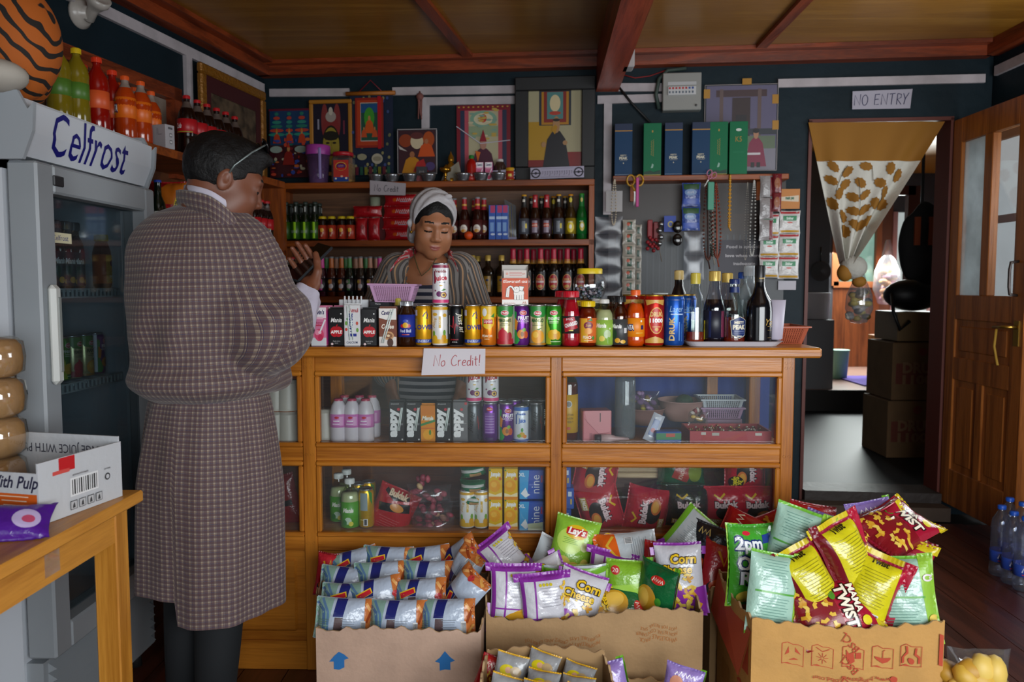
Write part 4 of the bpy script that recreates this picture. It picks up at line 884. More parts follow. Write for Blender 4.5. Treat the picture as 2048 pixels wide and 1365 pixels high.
BOT['yogurt'] = bottle_make([(.026,0),(.029,.006),(.029,.10),(.024,.122),(.0145,.138),(.014,.142)],mt('#d3cdd4',.35),('#b03a5a',.0155,.138,.146),(.05,.095,'#d07ac0',[('e',0,84,8,4,'#c8203a'),('r',0,72,24,5,'#efe0f0'),('r',0,62,30,5,'#e6c4e2'),('r',16,72,14,30,'#d8a0cc')]),None,seg=18,name='yogurt_bottle')
BOT['limeM'] = bottle_make(PETB(.0315,.16,.0135,False),clear('#eef4dc',gloss=.15),('#dfe2de',.016,.150,.168),(.004,.092,'#4f9e2a',[('t','Mania',0,64,15,'#f0f4e4',{'sh': .3,'b': .05,'w': 38}),('e',0,28,12,12,'#c0d8c0'),('e',10,18,8,8,'#d8cf4a'),('e',-12,22,8,10,'#2f7a34')]),('#d6d8c8',.12))
BOT['water'] = bottle_make([(.036,0),(.041,.01),(.041,.05),(.039,.055),(.041,.06),(.041,.10),(.0385,.15),(.041,.17),(.0385,.18),(.041,.19),(.0385,.20),(.041,.212),(.036,.25),(.018,.285),(.0135,.29),(.0135,.305)],clear('#e2e8f6',gloss=.3,haze=.08),('#1f5ac8',.0165,.298,.316),(.065,.115,'#2a4aa8',[('g','water',0,92,20,'#c8d4f0',{'w': 60,'b': .03}),('r',0,74,60,4,'#c03a4a')]),None,seg=18,name='water_bottle')
BOT['whisky_yellow'] = bottle_make([(.030,0),(.033,.006),(.033,.19),(.028,.21),(.0135,.225),(.0135,.255)],clear('#d8a050',gloss=.2),('#2a2a2a',.0155,.25,.28),(.03,.16,'#c89a1c',[('e',0,128,12,12,'#c8c8c0'),('e',0,128,9,9,'#7a7a78'),('t','BHUTAN',0,92,8,'#4a3410',{'w': 34}),('t','GRAIN',0,80,8,'#4a3410',{'w': 30}),('t','WHISKY',0,68,8,'#4a3410',{'w': 34}),('e',0,46,7,5,'#b8402a')]),('#6a2c08',.2))
BOT['pickle'] = None
# ================================================================== goods standing on the counter
ROWY = CY + .005                                # centre depth of the front row
def ct(px,off=0.0): 
 Y = ROWY + off; p = at(px,690,Y=Y); return Vector((p.x,Y,zT + .0006))
def put(kind,key,px,label,cat,off=0.0,group=None,rz=0.0,dz=0.0):
 tb = {'can': CANS,'carton': CART,'bottle': BOT}[kind]
 p = ct(px,off); p.z += dz
 return place((kind,key),tb[key],p,label,cat,group,rz)
G1 = 'drinks lined up along the counter edge'
put('carton','cavin_pink',641,'pink strawberry milkshake carton at the start of the counter row','carton',group=G1)
put('carton','apple',676,'black apple juice carton between the pink and the white cartons','carton',off=.012,group=G1)
put('carton','milk',707,'white milk carton with two clear straws taped on its front','carton',group=G1)
put('carton','apple',741,'black apple juice carton beside the brown coffee carton','carton',off=.004,group=G1)
put('carton','cavin_coffee',778,'brown coffee milk carton with green-white straws on its front','carton',group=G1)
put('bottle','energybottle',814,'dark glass energy drink bottle with a blue label and silver cap','bottle',group=G1)
put('can','power',847,'golden energy drink can beside the dark glass bottle','can',group=G1)
put('can','pineapple_white',880,'white and yellow juice can with another can standing on top','can',group=G1)
put('can','passion_white',882,'white passion fruit juice can stacked on the yellow one','can',dz=SH - .001,group=G1)
put('can','blackburn',912,'black energy drink can with a red pulse line','can',group=G1)
put('can','power',945,'golden energy drink can beside the peach tea can','can',group=G1)
put('can','peachtea',977,'yellow and orange peach tea can','can',group=G1)
put('can','pomegranate',1010,'green topped pomegranate juice can','can',group=G1)
put('can','fruitcocktail',1042,'purple fruit cocktail juice can','can',group=G1)
put('can','mango',1075,'green topped mango juice can','can',group=G1)
put('can','pineapple',1107,'bright green pineapple juice can','can',group=G1)
put('bottle','charged',1141,'red drink bottle with a red screw lid','bottle',group=G1)
put('bottle','peachjuice',1175,'peach juice bottle with a yellow lid and orange label','bottle',group=G1)
put('bottle','lime',1208,'pale lime drink bottle with a white cap','bottle',group=G1)
put('bottle','blackjuice',1239,'dark juice bottle with a black cap','bottle',group=G1)
put('bottle','orange',1270,'orange soda bottle with an orange cap','bottle',group=G1)
put('can','redcan',1307,'tall red beer can with a gold rim','can',group=G1)
put('can','bluecan',1347,'tall blue lager can with a gold rim','can',group=G1)
# second row behind
G2 = 'drinks standing in the second row on the counter'
for i,(px,k,lb) in enumerate([(858,'power','golden energy can half hidden behind the first golden can'),(905,'silverblack','grey energy can half hidden behind the black can'),(955,'power','golden energy can half hidden beside the peach tea can'),(992,'pomegranate','juice can half hidden between peach tea and pomegranate cans'),(1027,'mango','juice can half hidden under the orange box'),(1060,'mango','juice can half hidden behind purple and mango cans'),(1090,'pineapple','juice can half hidden behind mango and pineapple cans')]):
 put('can',k,px,lb,'can',off=.062,group=G2)
put('bottle','charged',1126,'red drink bottle behind the red-lidded one','bottle',off=.07,group=G2)
put('bottle','peachjuice',1158,'yellow-lidded juice bottle half hidden behind the peach juice','bottle',off=.067,group=G2)
put('bottle','lime',1193,'white-capped lime bottle half hidden in the second row','bottle',off=.067,group=G2)
put('bottle','blackjuice',1225,'black-capped juice bottle half hidden in the second row','bottle',off=.067,group=G2)
put('can','redcan',1262,'red beer can half hidden behind the orange soda bottle','can',off=.075,group=G2)
put('can','redcan',1288,'red beer can half hidden behind the front red can','can',off=.078,group=G2)
put('can','bluecan',1330,'blue lager can half hidden behind the front blue can','can',off=.078,group=G2)
put('bottle','amber_pint',798,'clear bottle with silver cap half hidden behind the coffee carton','bottle',off=.08,dz=-.0,group=G2).scale = (.7,.7,.66)
put('carton','cavin_pink',652,'pink milkshake carton peeking out in the second row','carton',off=.05,group=G2)
put('carton','cavin_pink',684,'pink milkshake carton behind the black apple carton','carton',off=.058,group=G2)
put('carton','apple',752,'black juice carton behind the apple carton beside coffee','carton',off=.056,group=G2)
# white flat packs of straws lying behind the milk carton
t = thing('straw_box','white open box of wrapped straws behind the milk carton','box',ct(712,.15))
b = MB(); b.box(-.05,-.03,0,.05,.03,.148,'#d4d6da',bev=.002); b.build('box_body',t)
for k in range(5):
 MB().tube([(-.03 + .014 * k,-.036 ,.10),(-.028 + .014 * k,-.036,.160)],.003,mt('#e8ecf0',.2),8).build('straw',t)
t = thing('phone_box','black small carton lying behind the second apple carton','box',ct(763,.125))
b = MB(); b.box(-.034,-.025,0,.034,.025,.143,'#1b1c22',bev=.002); b.art([('t','Mania',-6,134,6,'#d0d0d0')],front(-.025)); b.build('box_body',t)
# pink openwork basket resting on the second row
def basket(name,label,w0,d0,w1,d1,h,c,nx=18,nz=10,M=None,cat='basket',group=None):
 t = thing(name,label,cat,group=group); m = mt(c,.4); b = MB()
 def wall(p0,p1,q0,q1,n):                 # bottom edge p0-p1, top edge q0-q1: real bars so the holes are holes
  p0,p1,q0,q1 = map(Vector,(p0,p1,q0,q1))
  P = lambda u,v: (p0 + (p1 - p0) * u) * (1 - v) + (q0 + (q1 - q0) * u) * v
  nn = (p1 - p0).cross(q0 - p0).normalized() * .0018
  def quad(u0,u1,v0,v1):
   v = [P(u0,v0),P(u1,v0),P(u1,v1),P(u0,v1)]; b.add([x + nn for x in v] + [x - nn for x in v],[(0,1,2,3),(7,6,5,4),(0,4,5,1),(1,5,6,2),(2,6,7,3),(3,7,4,0)],m)
  quad(0,.07,0,1); quad(.93,1,0,1); quad(.07,.93,0,.06); quad(.07,.93,.86,1)
  for i in range(n + 1): u = .07 + .86 * i / n; quad(u - .011,u + .011,.06,.86)
  for j in range(1,nz): v = .06 + .8 * j / nz; quad(.07,.93,v - .016,v + .016)
 a,d,A,D = w0 / 2,d0 / 2,w1 / 2,d1 / 2
 wall((-a,-d,0),(a,-d,0),(-A,-D,h),(A,-D,h),nx); wall((a,d,0),(-a,d,0),(A,D,h),(-A,D,h),nx)
 k = max(6,int(nx * d0 / w0)); wall((a,-d,0),(a,d,0),(A,-D,h),(A,D,h),k); wall((-a,d,0),(-a,-d,0),(-A,D,h),(-A,-D,h),k)
 b.box(-a,-d,0,a,d,.003,m); b.build('basket_body',t)
 b = MB()
 for x0,y0,x1,y1 in ((-A - .007,-D - .007,A + .007,-D),(-A - .007,D,A + .007,D + .007),(-A - .007,-D,-A,D),(A,-D,A + .007,D)): b.box(x0,y0,h - .006,x1,y1,h,m,bev=.0015)
 b.build('rim',t)
 t.matrix_world = M if M is not None else Matrix.Identity(4)
 return t
p = at(792,604,Y=CY + .15); basket('plastic_basket','small pink openwork plastic basket set on top of the drinks',.115,.085,.152,.11,at(792,568,Y=CY + .1).z - p.z,'#c79ac0',M=tr(p.x,CY + .125,p.z) @ rot(0,.8,0))
# rolled rag beside it
b = MB(); p = at(838,600,Y=CY + .16)
b.ball((0,0,0),.016,mt('#7fb8a8',.8,bump=.8,bscale=80),12,sc=(1,.8,1.0)); o = tag(b.build('cleaning_rag',loc=(at(834,600,Y=CY + .17).x,CY + .17,zT + .016)),'crumpled pale green cloth beside the pink basket','cloth')
# orange carton of plasters with an elephant drawing, lid open at the back
t = thing('plaster_box','orange open carton printed with a white elephant standing on juice cans','box',(at(1030,606,Y=CY + .03).x,CY + .03,zT + SH - .001),math.radians(2))
WB_,HB,DB = .086,.104,.06
b = MB(); O = '#d2501f'
b.box(-WB_ / 2,-DB / 2,0,WB_ / 2,-DB / 2 + .0015,HB * .83,O); b.box(-WB_ / 2,DB / 2 - .0015,0,WB_ / 2,DB / 2,HB + .026,'#b8b4ae')
for s in (-1,1): b.prism([(-DB / 2,0),(DB / 2,0),(DB / 2,HB + .026),(-DB / 2 + .004,HB * .84),(-DB / 2,HB * .83)],-.0007,.0007,'#bfbab2',M=tr(s * (WB_ / 2 - .0008),0,0) @ rot(0,0,90))
b.box(-WB_ / 2,-DB / 2,0,WB_ / 2,DB / 2,.0015,O)
W_ = '#efece6'; K_ = '#2a2624'
el = [('r',0,9,84,17,W_),('t','นีโอพลาสท์ เอส',0,76,8,'#f4ede4',{'b': .03,'w': 78}),('g','box of plasters',18,67,3,K_,{'w': 30}),
      ('e',12,38,17.5,15.5,K_),('e',12,38,16.5,14.5,W_)]
for x in (0,9,17,24): el += [('r',x,24,8.4,16,K_),('r',x,24.5,6.6,15,W_)]
el += [('e',4,50,12,10.5,K_),('e',4,50,11,9.5,W_),('p',[(12,62),(30,60),(24,44),(13,46)],K_),('p',[(13,60.5),(28,58.5),(23,45.5),(14,47.5)],W_),
       ('s',[(-2,47),(-6,52),(-10,58),(-16,60),(-21,57),(-23,50)],7,K_),('s',[(-2,47),(-6,52),(-10,58),(-16,60),(-21,57),(-23,51)],5,W_),('e',5,52,1.3,1.8,K_),
       ('r',-24,40,11,30,K_,-6),('r',-24,40,9.5,28.5,W_,-6),('g','PLAST',-24,40,4,'#c0482a',{'rot': 84,'w': 22}),('g','plasters 100 pieces',-18,6,4,'#b8482a',{'w': 36}),('g','NS',30,7,9,'#cf7a5a',{'b': .03})]
b.art(el,front(-DB / 2),off=.0003)
b.build('box_body',t)
for k in range(4):
 b = MB(); b.box(-.037,-.001,0,.037,.0012,.108 - .002 * k,'#d8cfc8',M=tr(0,-.018 + .011 * k,.004) @ rot(-3))
 if k == 0: b.art([('r',2,101,40,4,'#c88a84'),('r',2,94,40,3,'#c88a84'),('e',-26,99,4,4,'#d89a8a'),('g','W',28,99,7,'#d88a78')],flat((0,-.0195,.002),(1,0,0),(0,.05,1)),off=.0006)
 b.build('plaster_sachet',t)
# candy jar standing on the drinks
JY = CY + .11; t = thing('candy_jar','round clear candy jar with a yellow lid','jar',(at(1179,600,Y=JY).x,JY,at(1179,602,Y=JY).z)); JZ = t.location.z
b = MB(); b.lathe([(.0001,0),(.034,0),(.046,.012),(.055,.035),(.056,.06),(.050,.078),(.040,.088),(.039,.096)],clear('#f4f6f8',gloss=.3),28); b.build('jar_body',t)
b = MB(); b.lathe([(.0425,.09),(.0425,.106),(.0405,.108),(.0001,.108)],mt('#dcc01c',.4),28); b.build('lid',t)
b = MB(); rg = random.Random(3)
cc = ['#5d6670','#7d8a94','#3d5a50','#a8a0a8','#2c3a4a','#b8a8b8']
cand = [mt(c,.3) for c in cc]
for k in range(130):
 a,r,z = rg.uniform(0,6.28),.047 * math.sqrt(rg.random()),rg.uniform(.006,.045); r = min(r,.028 + z * .55)
 b.ball((r * math.cos(a),r * math.sin(a),z),.0048,rg.choice(cand),6,sc=(1.25,1,.9))
o = b.build('wrapped_candies',t); o['kind'] = 'stuff'
# lower bottles that carry the jar
put('bottle','peachjuice',1176,'yellow-lidded juice bottle right behind the front peach juice','bottle',off=.125,group=G2)
# white tray with liquor bottles
TX0,TX1 = at(1368,690,Y=CY).x,at(1566,690,Y=CY).x; TYC = CY + .085
t = thing('serving_tray','white plastic tray carrying half empty liquor bottles','tray',((TX0 + TX1) / 2,TYC,zT))
TWd = TX1 - TX0; b = MB(); m = mt('#c9cbd6',.35)
o0 = [(x,y) for x,y in [(TWd / 2 * sx__,.115 * sy__) for sx__,sy__ in ((-1,-1),(1,-1),(1,1),(-1,1))]]
def rrect(w_,d_,r_,n=5):
 out = []
 for cx_,cy__,a in ((w_ - r_,-d_ + r_,-90),(w_ - r_,d_ - r_,0),(-w_ + r_,d_ - r_,90),(-w_ + r_,-d_ + r_,180)):
  out += [(cx_ + r_ * math.cos(math.radians(a + 90 * k / n)),cy__ + r_ * math.sin(math.radians(a + 90 * k / n))) for k in range(n + 1)]
 return out
def loft(b,rings,m,smooth=True,capb=True,capt=True):
 n = len(rings[0]); v = [p for r in rings for p in r]; f = []
 for i in range(len(rings) - 1):
  for k in range(n): k2 = (k + 1) % n; f.append((i * n + k,i * n + k2,(i + 1) * n + k2,(i + 1) * n + k))
 if capb: f.append(tuple(range(n))[::-1])
 if capt: f.append(tuple(range((len(rings) - 1) * n,len(rings) * n)))
 b.add(v,f,m,smooth)
rg_ = lambda w_,d_,z: [(x,y,z) for x,y in rrect(w_,d_,.03)]
loft(b,[rg_(TWd / 2 - .018,.097,.001),rg_(TWd / 2 - .004,.111,.016),rg_(TWd / 2,.115,.018),rg_(TWd / 2 - .006,.109,.018),rg_(TWd / 2 - .02,.095,.005)],m,False); b.build('tray_body',t)
def tray(key,px,dy,label,rz=0,sc=1.0):
 p = at(px,690,Y=TYC + dy); o = place(('bottle',key),BOT[key],(p.x,TYC + dy,zT + .0055),label,'bottle','liquor bottles on the white tray',rz); o.scale = (sc,sc,sc); return o
tray('amber_pint',1389,-.045,'clear liquor bottle with a pale gold cap on the tray end beside the blue can',.6)
tray('dark_square',1427,-.04,'dark ribbed liquor bottle with a gold cap on the tray',.1)
tray('misty',1467,-.05,'clear whisky bottle with a blue pentagon label on the tray',.25)
tray('black_cream',1517,-.045,'black cream liqueur bottle with gold script on the tray',.2)
tray('dark_square',1452,.04,'gold-capped dark bottle half hidden behind the blue-labelled whisky',.5,.98)
tray('frosted',1496,.045,'frosted white liquor bottle behind the black bottle',0,.96)
tray('bluecap',1483,.085,'clear bottle with a bright blue cap at the back of the tray',0,1.0).location.x -= .0
put('bottle','creamcap',1356,'small dark bottle with a cream cap behind the blue lager can','bottle',off=.16,group=G2)
put('can','bluecan',1372,'blue lager can half hidden beside the cream-capped bottle','can',off=.16,group=G2)
# paper roll / white sheet, terracotta basket, white cup
t = thing('plastic_basket','terracotta openwork plastic basket at the end of the counter','basket')
bx0,bx1 = at(1548,690,Y=CY).x,at(1640,660,Y=CY).x
t2 = basket('plastic_basket','terracotta openwork plastic basket at the end of the counter',.19,.15,.225,.19,.06,'#a8553a',24,8)
bpy.data.objects.remove(t); t2.location = (bx1 - .11,CY + .20,zT)
b = MB(); b.lathe([(.022,0),(.026,.004),(.034,.13),(.033,.13),(.0245,.005),(.0001,.004)],mt('#b8b2c2',.5),22); tag(b.build('paper_cup',loc=(at(1549,690,Y=CY + .3).x + .012,CY + .19,zT + .02)),'tall pale cup standing behind the black bottle','cup')
bpy.data.objects['paper_cup'].location = (at(1548,690,Y=CY + .06).x,CY + .06 + .0,zT + .019)
b = MB(); b.lathe([(.0001,0),(.05,0),(.058,.055),(.055,.06),(.0001,.052)],mt('#c8c4b4',.7,bump=.5,bscale=60),24); tag(b.build('rice_bowl',loc=(bx1 - .13,CY + .20,zT + .005)),'whitish heap in a shallow bowl inside the terracotta basket','bowl')
b = MB(); b.lathe([(.024,0),(.028,.05),(.026,.05),(.022,.003),(.0001,.002)],mt('#c8d0cf',.5),18); tag(b.build('plastic_cup',loc=(at(1322,600,Y=CY + .2).x,CY + .22,zT)),'small whitish plastic cup behind the red and blue cans','cup')
bpy.data.objects['plastic_cup'].scale = (1,1,3.4)
# handwritten notice
HAND = {'N': [[(0,0),(.05,1),(.62,.02),(.7,1.06)]],'o': [[(.35,.5),(.1,.42),(.02,.2),(.15,.0),(.38,.06),(.45,.3),(.33,.5)]],'C': [[(.62,.86),(.4,1.0),(.1,.74),(.0,.4),(.14,.08),(.4,.02),(.62,.16)]],
  'r': [[(.05,.55),(.08,.0)],[(.07,.36),(.2,.54),(.36,.52)]],'e': [[(.02,.26),(.36,.34),(.32,.52),(.12,.48),(.0,.22),(.14,.02),(.4,.08)]],'d': [[(.38,.44),(.12,.48),(.0,.2),(.12,.02),(.36,.14)],[(.42,1.0),(.4,.0)]],
  'i': [[(.06,.5),(.08,.0)],[(.05,.72),(.07,.66)]],'t': [[(.16,.9),(.18,.08),(.28,.0)],[(.0,.6),(.38,.64)]],'!': [[(.1,1.05),(.06,.26)],[(.05,.1),(.06,.02)]],
  'O': [[(.4,.98),(.12,.84),(.0,.45),(.12,.06),(.4,.02),(.6,.3),(.62,.7),(.4,.98)]],'E': [[(.06,1),(.0,.02),(.5,.06)],[(.05,.98),(.58,1.0)],[(.03,.52),(.46,.54)]],'T': [[(.0,.98),(.66,1.02)],[(.34,1.0),(.28,.0)]],
  'R': [[(.04,0),(.08,1)],[(.08,1),(.5,.92),(.48,.62),(.08,.5),(.54,.0)]],'Y': [[(.0,1),(.24,.52)],[(.6,1.02),(.24,.5),(.14,.0)]]}
def smooth_(p):
 if len(p) < 4: return p
 out = []
 for i in range(len(p) - 1):
  a,b_,c,d = p[max(i - 1,0)],p[i],p[i + 1],p[min(i + 2,len(p) - 1)]
  for k in range(4):
   t_ = k / 4; h = lambda j: .5 * (2 * b_[j] + (c[j] - a[j]) * t_ + (2 * a[j] - 5 * b_[j] + 4 * c[j] - d[j]) * t_ ** 2 + (3 * b_[j] - a[j] - 3 * c[j] + d[j]) * t_ ** 3)
   out.append((h(0),h(1)))
 return out + [p[-1]]
def hand(txt,h,wd,col,adv=1.0,sl=0.0):
 x = 0; out = []
 for ch in txt:
  if ch == ' ': x += .5 * h * adv; continue
  mx = max(p[0] for s in HAND[ch] for p in s)
  for s in HAND[ch]:
   pts = [(x + p[0] * h * .8 + sl * p[1] * h,p[1] * h) for p in (s if ch in 'NEYTR!' else smooth_(s))]; out.append(('s',pts,wd,col))
  x += (mx * .8 + .16) * h * adv
 return [('s',[(p[0] - x / 2,p[1] - h / 2) for p in o[1]],o[2],o[3]) for o in out]
def paper(name,label,P4,art,mcol='#c8c4c8',cat='sign',curl=.004):
 """sheet through four corners (bl, br, tr, tl), slightly curled, with writing in mm from its centre"""
 bl_,br_,tr_,tl_ = map(Vector,P4); c = (bl_ + br_ + tr_ + tl_) / 4; ex = ((br_ + tr_) - (bl_ + tl_)) / 2; ey = ((tl_ + tr_) - (bl_ + br_)) / 2
 n = ex.cross(ey).normalized(); W_,H_ = ex.length,ey.length
 def P(u,v): return (bl_ * (1 - u) + br_ * u) * (1 - v) + (tl_ * (1 - u) + tr_ * u) * v + n * (curl * (math.sin(u * 5 + 1) * .5 + (.5 - v) ** 2 * 2 + .3 * math.sin(v * 7)) + .001)
 b = MB(); b.grid(P,20,10,mt(mcol,.7)); b.grid(lambda u,v: P(u,v) - n * .0006,20,10,mt(mcol,.7),flip=True)
 b.art(art,lambda x,y: (P(.5 + x / 1000 / W_,.5 + y / 1000 / H_),n),off=.0008,L=12,gl=.6)
 return tag(b.build(name),label,cat)
Yn = CY - .060
paper('paper_sign','white paper note with red handwriting taped to the counter front',[at(843,751,Y=Yn - .004),at(970,748,Y=Yn - .004),at(971,698,Y=Yn),at(848,697,Y=Yn)],[(s[0],[(p[0] + 12,p[1] + 3) for p in s[1]],s[2],s[3]) for s in hand('No Credit!',34,2.0,'#a8222a',.93)],'#cfcad0',curl=.003)
# ================================================================== goods on the back shelves
def sh(kind,key,px,lvl,label,cat,group,off=.06,rz=0.0,dz=0.0,sc=None):
 p = onshelf(px,lvl,off,dz); o = place((kind,key),{'can': CANS,'carton': CART,'bottle': BOT}[kind][key],p,label,cat,group,rz + WROT)
 if sc: o.scale = sc
 return o
GS = 'green soda bottles on the middle back shelf'
for i,px in enumerate((573,593,612,631)): sh('bottle','greensoda',px,1,f'{ORD[i]} bright green soda bottle from the left end of the middle shelf','bottle',GS)
for i,px in enumerate((562,583,602,622,640)): sh('bottle','greensoda',px,1,f'{ORD[i]} green soda bottle of the rear row at the left end of the shelf','bottle',GS,off=.15,rz=1.2)
for i,px in enumerate((646,664,684,701)): sh('bottle','yellowlid',px,1,f'{ORD[i]} yellow-lidded dark drink jar beside the green sodas','jar','yellow-lidded jars on the middle back shelf')
def redpack(w_,h_,d_,seed,txt=True):
 return packet_make(w_,h_,d_,'#a3121c',[('g','cookies',18,2,h_ * 330,'#c8a8a8',{'sh': .3,'w': w_ * 420}),('r',20,-10,46,5,'#8e8e98'),('e',-36,0,13,10,'#b84a14')] if txt else [('e',12,10,10,14,'#7e0c14')],'#a3121c',None,seed=seed,nu=12,nv=12,name='cookie_packet',rough=.3)
M1,M2,M3 = redpack(.20,.066,.05,3),redpack(.07,.13,.05,5,False),redpack(.17,.062,.05,8,False)
zc0 = zs[1] + .034
for k in range(4):
 p = onshelf(800 + (4,0,2,4)[k] * 1.0,1,.06); place('red_long',M1,(p.x,p.y,zc0 + .064 * k),('lowest','second from the bottom','third from the bottom','topmost')[k] + ' long red cookie packet in the stack beside the woman','packet','long red cookie packets stacked on the shelf',WROT)
for k,px in enumerate((723,748)):
 p = onshelf(px,1,.06); place('red_up',M2,(p.x,p.y,zs[1] + .066),('upright red packet beside the yellow-lidded jars','upright red packet beside the long red stack')[k],'packet','upright red packets on the middle shelf',WROT)
p = onshelf(736,1,.06); place('red_top',M3,(p.x,p.y,zs[1] + .165),'red packet lying across the two upright red packets','packet',None,WROT)
b = MB(); b.lathe([(.0001,0),(.026,0),(.031,.12),(.0001,.12)],mt('#9aa088',.6),16); p = onshelf(751,1,.17); tag(b.build('paper_cup',loc=(p.x,p.y,zs[1] + .135)),'pale green cup behind the red packets under the note','cup')
b = MB(); b.box(-.06,-.03,0,.06,.03,.135,'#7a1016'); tag(b.build('cookie_carton',loc=(p.x,p.y,zs[1]+.0005)),'dark red carton standing behind the red packets','box')
b = MB(); b.lathe([(.0001,0),(.03,0),(.03,.26),(.024,.30),(.0001,.30)],mt('#b8b4b0',.4),16); p = onshelf(858,1,.15); tag(b.build('spray_can',loc=p),'white-topped can behind the white headscarf','can')
for i,(px,off) in enumerate(((909,.10),(929,.06),(949,.13),(955,.05),(968,.10))): sh('bottle','redlabelbeer',px,1,f'{ORD[i]} red-necked ale bottle to the right of the woman','bottle','ale bottles beside the woman',off=off)
b = MB(); b.lathe([(.0001,-.024),(.012,-.0225),(.022,-.012),(.0255,0),(.023,.012),(.012,.0215),(.004,.022),(.0001,.0205)],mt('#d8480c',.45,bump=.3,bscale=200),18); b.lathe([(.003,.021),(.002,.025),(.0001,.025)],'#3a6a2a',8); p = onshelf(937,1,.015); tag(b.build('orange',loc=(p.x,p.y,zs[1] + .024)),'single orange fruit at the edge of the middle shelf','fruit')
for i,px in enumerate((985,999,1010)):
 def mk():
  t = thing('toothpaste_box','',''); b = MB(); b.box(-.018,-.02,0,.018,.02,.19,'#3a66b8',bev=.001)
  b.art([('r',0,95,35,188,('#2f58b0','#6f9cd8','#4a72bc')[0]),('r',4,168,26,40,'#b83a6a'),('r',0,120,30,16,'#b8cce8'),('r',0,70,20,50,'#7aa2d8'),('e',4,30,12,6,'#c8d4e8')],front(-.02)); b.build('box_body',t); return t
 p = onshelf(px,1,.05); place('toothbox',mk,p,f'{ORD[i]} upright blue toothpaste box beside the ale bottles','box','toothpaste boxes on the middle shelf',WROT)
t = thing('incense_pack','clear sleeve of upright incense sticks on the middle shelf','pack',onshelf(1022,1,.07),WROT)
for k in range(7): MB().tube([(-.016 + .005 * k,0,.004),(-.03 + .006 * k,.006,.2 - .006 * (k % 3))],.0025,mt(('#a88a3a','#c8b04a','#5a5aa0')[k % 3],.6),6).build('incense_stick',t)
b = MB(); b.add([(-.026,-.006,0),(.03,-.006,0),(.026,-.006,.19),(-.036,-.006,.225),(-.026,.02,0),(.03,.02,0),(.026,.02,.19),(-.036,.02,.225)],[(0,1,2,3),(5,4,7,6),(0,3,7,4),(1,5,6,2)],clear('#e8eaf0',gloss=.8,haze=.15)); b.box(-.03,-.012,0,.032,.024,.016,'#8a84a0'); b.build('sleeve',t)
for i,(px,k) in enumerate(((1048,'brownbeer'),(1070,'redlabbeer'),(1093,'redlabbeer'),(1117,'brownbeer'),(1141,'yellowbeer'),(1163,'greenbeer'))): sh('bottle',k,px,1,f'{ORD[i]} bottle in the beer row at the right end of the middle shelf','bottle','beer bottles on the right of the middle shelf',off=.05)
for i,(px,k) in enumerate(((1063,'brownbeer'),(1083,'brownbeer'),(1107,'yellowbeer'),(1130,'brownbeer'))): sh('bottle',k,px,1,f'{ORD[i]} bottle of the rear beer row at the right end of the middle shelf','bottle','beer bottles on the right of the middle shelf',off=.14)
# lower shelf
for i,px in enumerate((566,576,586)): sh('bottle','cola_small',px,2,f'{ORD[i]} small cola bottle at the left end of the lower shelf','bottle','cola bottles on the lower shelf',off=.09)
ck = ['cool_pink','cool_orange','cool_orange','cool_green','cool_cream','cool_cream','cool_pink','cool_green']
for i,(px,k) in enumerate(zip((645,664,684,700,722,741,760,622),ck)): sh('bottle',k,px,2,f'{ORD[i] if i < 7 else "half hidden"} wine cooler bottle in the lower row behind the man\'s phone','bottle','wine coolers on the lower shelf',off=.06)
for i,px in enumerate((654,674,692,712,732,752)): sh('bottle',('cool_green','cool_cream')[i % 2],px,2,f'{ORD[i]} wine cooler bottle of the rear row on the lower shelf','bottle','wine coolers on the lower shelf',off=.15)
for i,(px,off) in enumerate(((916,.14),(945,.05),(976,.05),(1003,.05),(930,.06),(956,.15))): sh('bottle','goldcap',px,2,f'{ORD[i]} gold-capped dark liquor bottle on the lower shelf','bottle','gold-capped bottles on the lower shelf',off=off,sc=(.9,.9,.9))
for i,px in enumerate((1026,1053,1081,1107,1134,1161)): sh('bottle','druk',px,2,f'{ORD[i]} large red-necked beer bottle with an oval label from the left','bottle','large beer bottles on the lower shelf',off=.05,sc=(.95,.95,.92))
for i,px in enumerate((1040,1067,1094,1120,1147)): sh('bottle','druk',px,2,f'{ORD[i]} large red-necked beer bottle of the rear row on the lower shelf','bottle','large beer bottles on the lower shelf',off=.155,sc=(.95,.95,.92))
def picture(name,label,px0,py0,px1,py1,frame,fw,arts,base='#20242a',off=.0,th=.018,cat='picture',lean=0.0,dx=0.0):
 p,q = bw(px0,py1,off),bw(px1,py0,off); W_ = (q.x - p.x) * K; H_ = q.z - p.z
 t = thing(name,label,cat,(p.x,p.y,p.z),WROT); M = rot(lean)
 b = MB(); b.box(0,-.004,0,W_,0,H_,base,M=M)
 f = flat(M @ Vector((W_ / 2,-.0042,H_ / 2)),(1,0,0),M.to_3x3() @ Vector((0,0,1)))
 b.art([sc_art(s,W_ * 500,H_ * 500) for s in arts],f,off=.0006,step=.0003); b.build('picture_sheet',t)
 if frame:
  b = MB()
  for x0,x1,z0,z1 in ((-fw,W_ + fw,-fw,0),(-fw,W_ + fw,H_,H_ + fw),(-fw,0,0,H_),(W_,W_ + fw,0,H_)): b.box(x0,-th,z0,x1,.002,z1,frame,M=M,bev=.004)
  b.build('picture_frame',t)
 return t
def sc_art(s,a,c):                  # shapes given in units of the half width / half height
 k = s[0]
 if k in ('r','e'): return (k,s[1] * a,s[2] * c,s[3] * a,s[4] * c,*s[5:])
 if k == 'p': return ('p',[(x * a,y * c) for x,y in s[1]],s[2])
 if k == 's': return ('s',[(x * a,y * c) for x,y in s[1]],s[2],s[3])
 return (k,s[1],s[2] * a,s[3] * c,s[4] * c,*s[5:])
rg = random.Random(11)
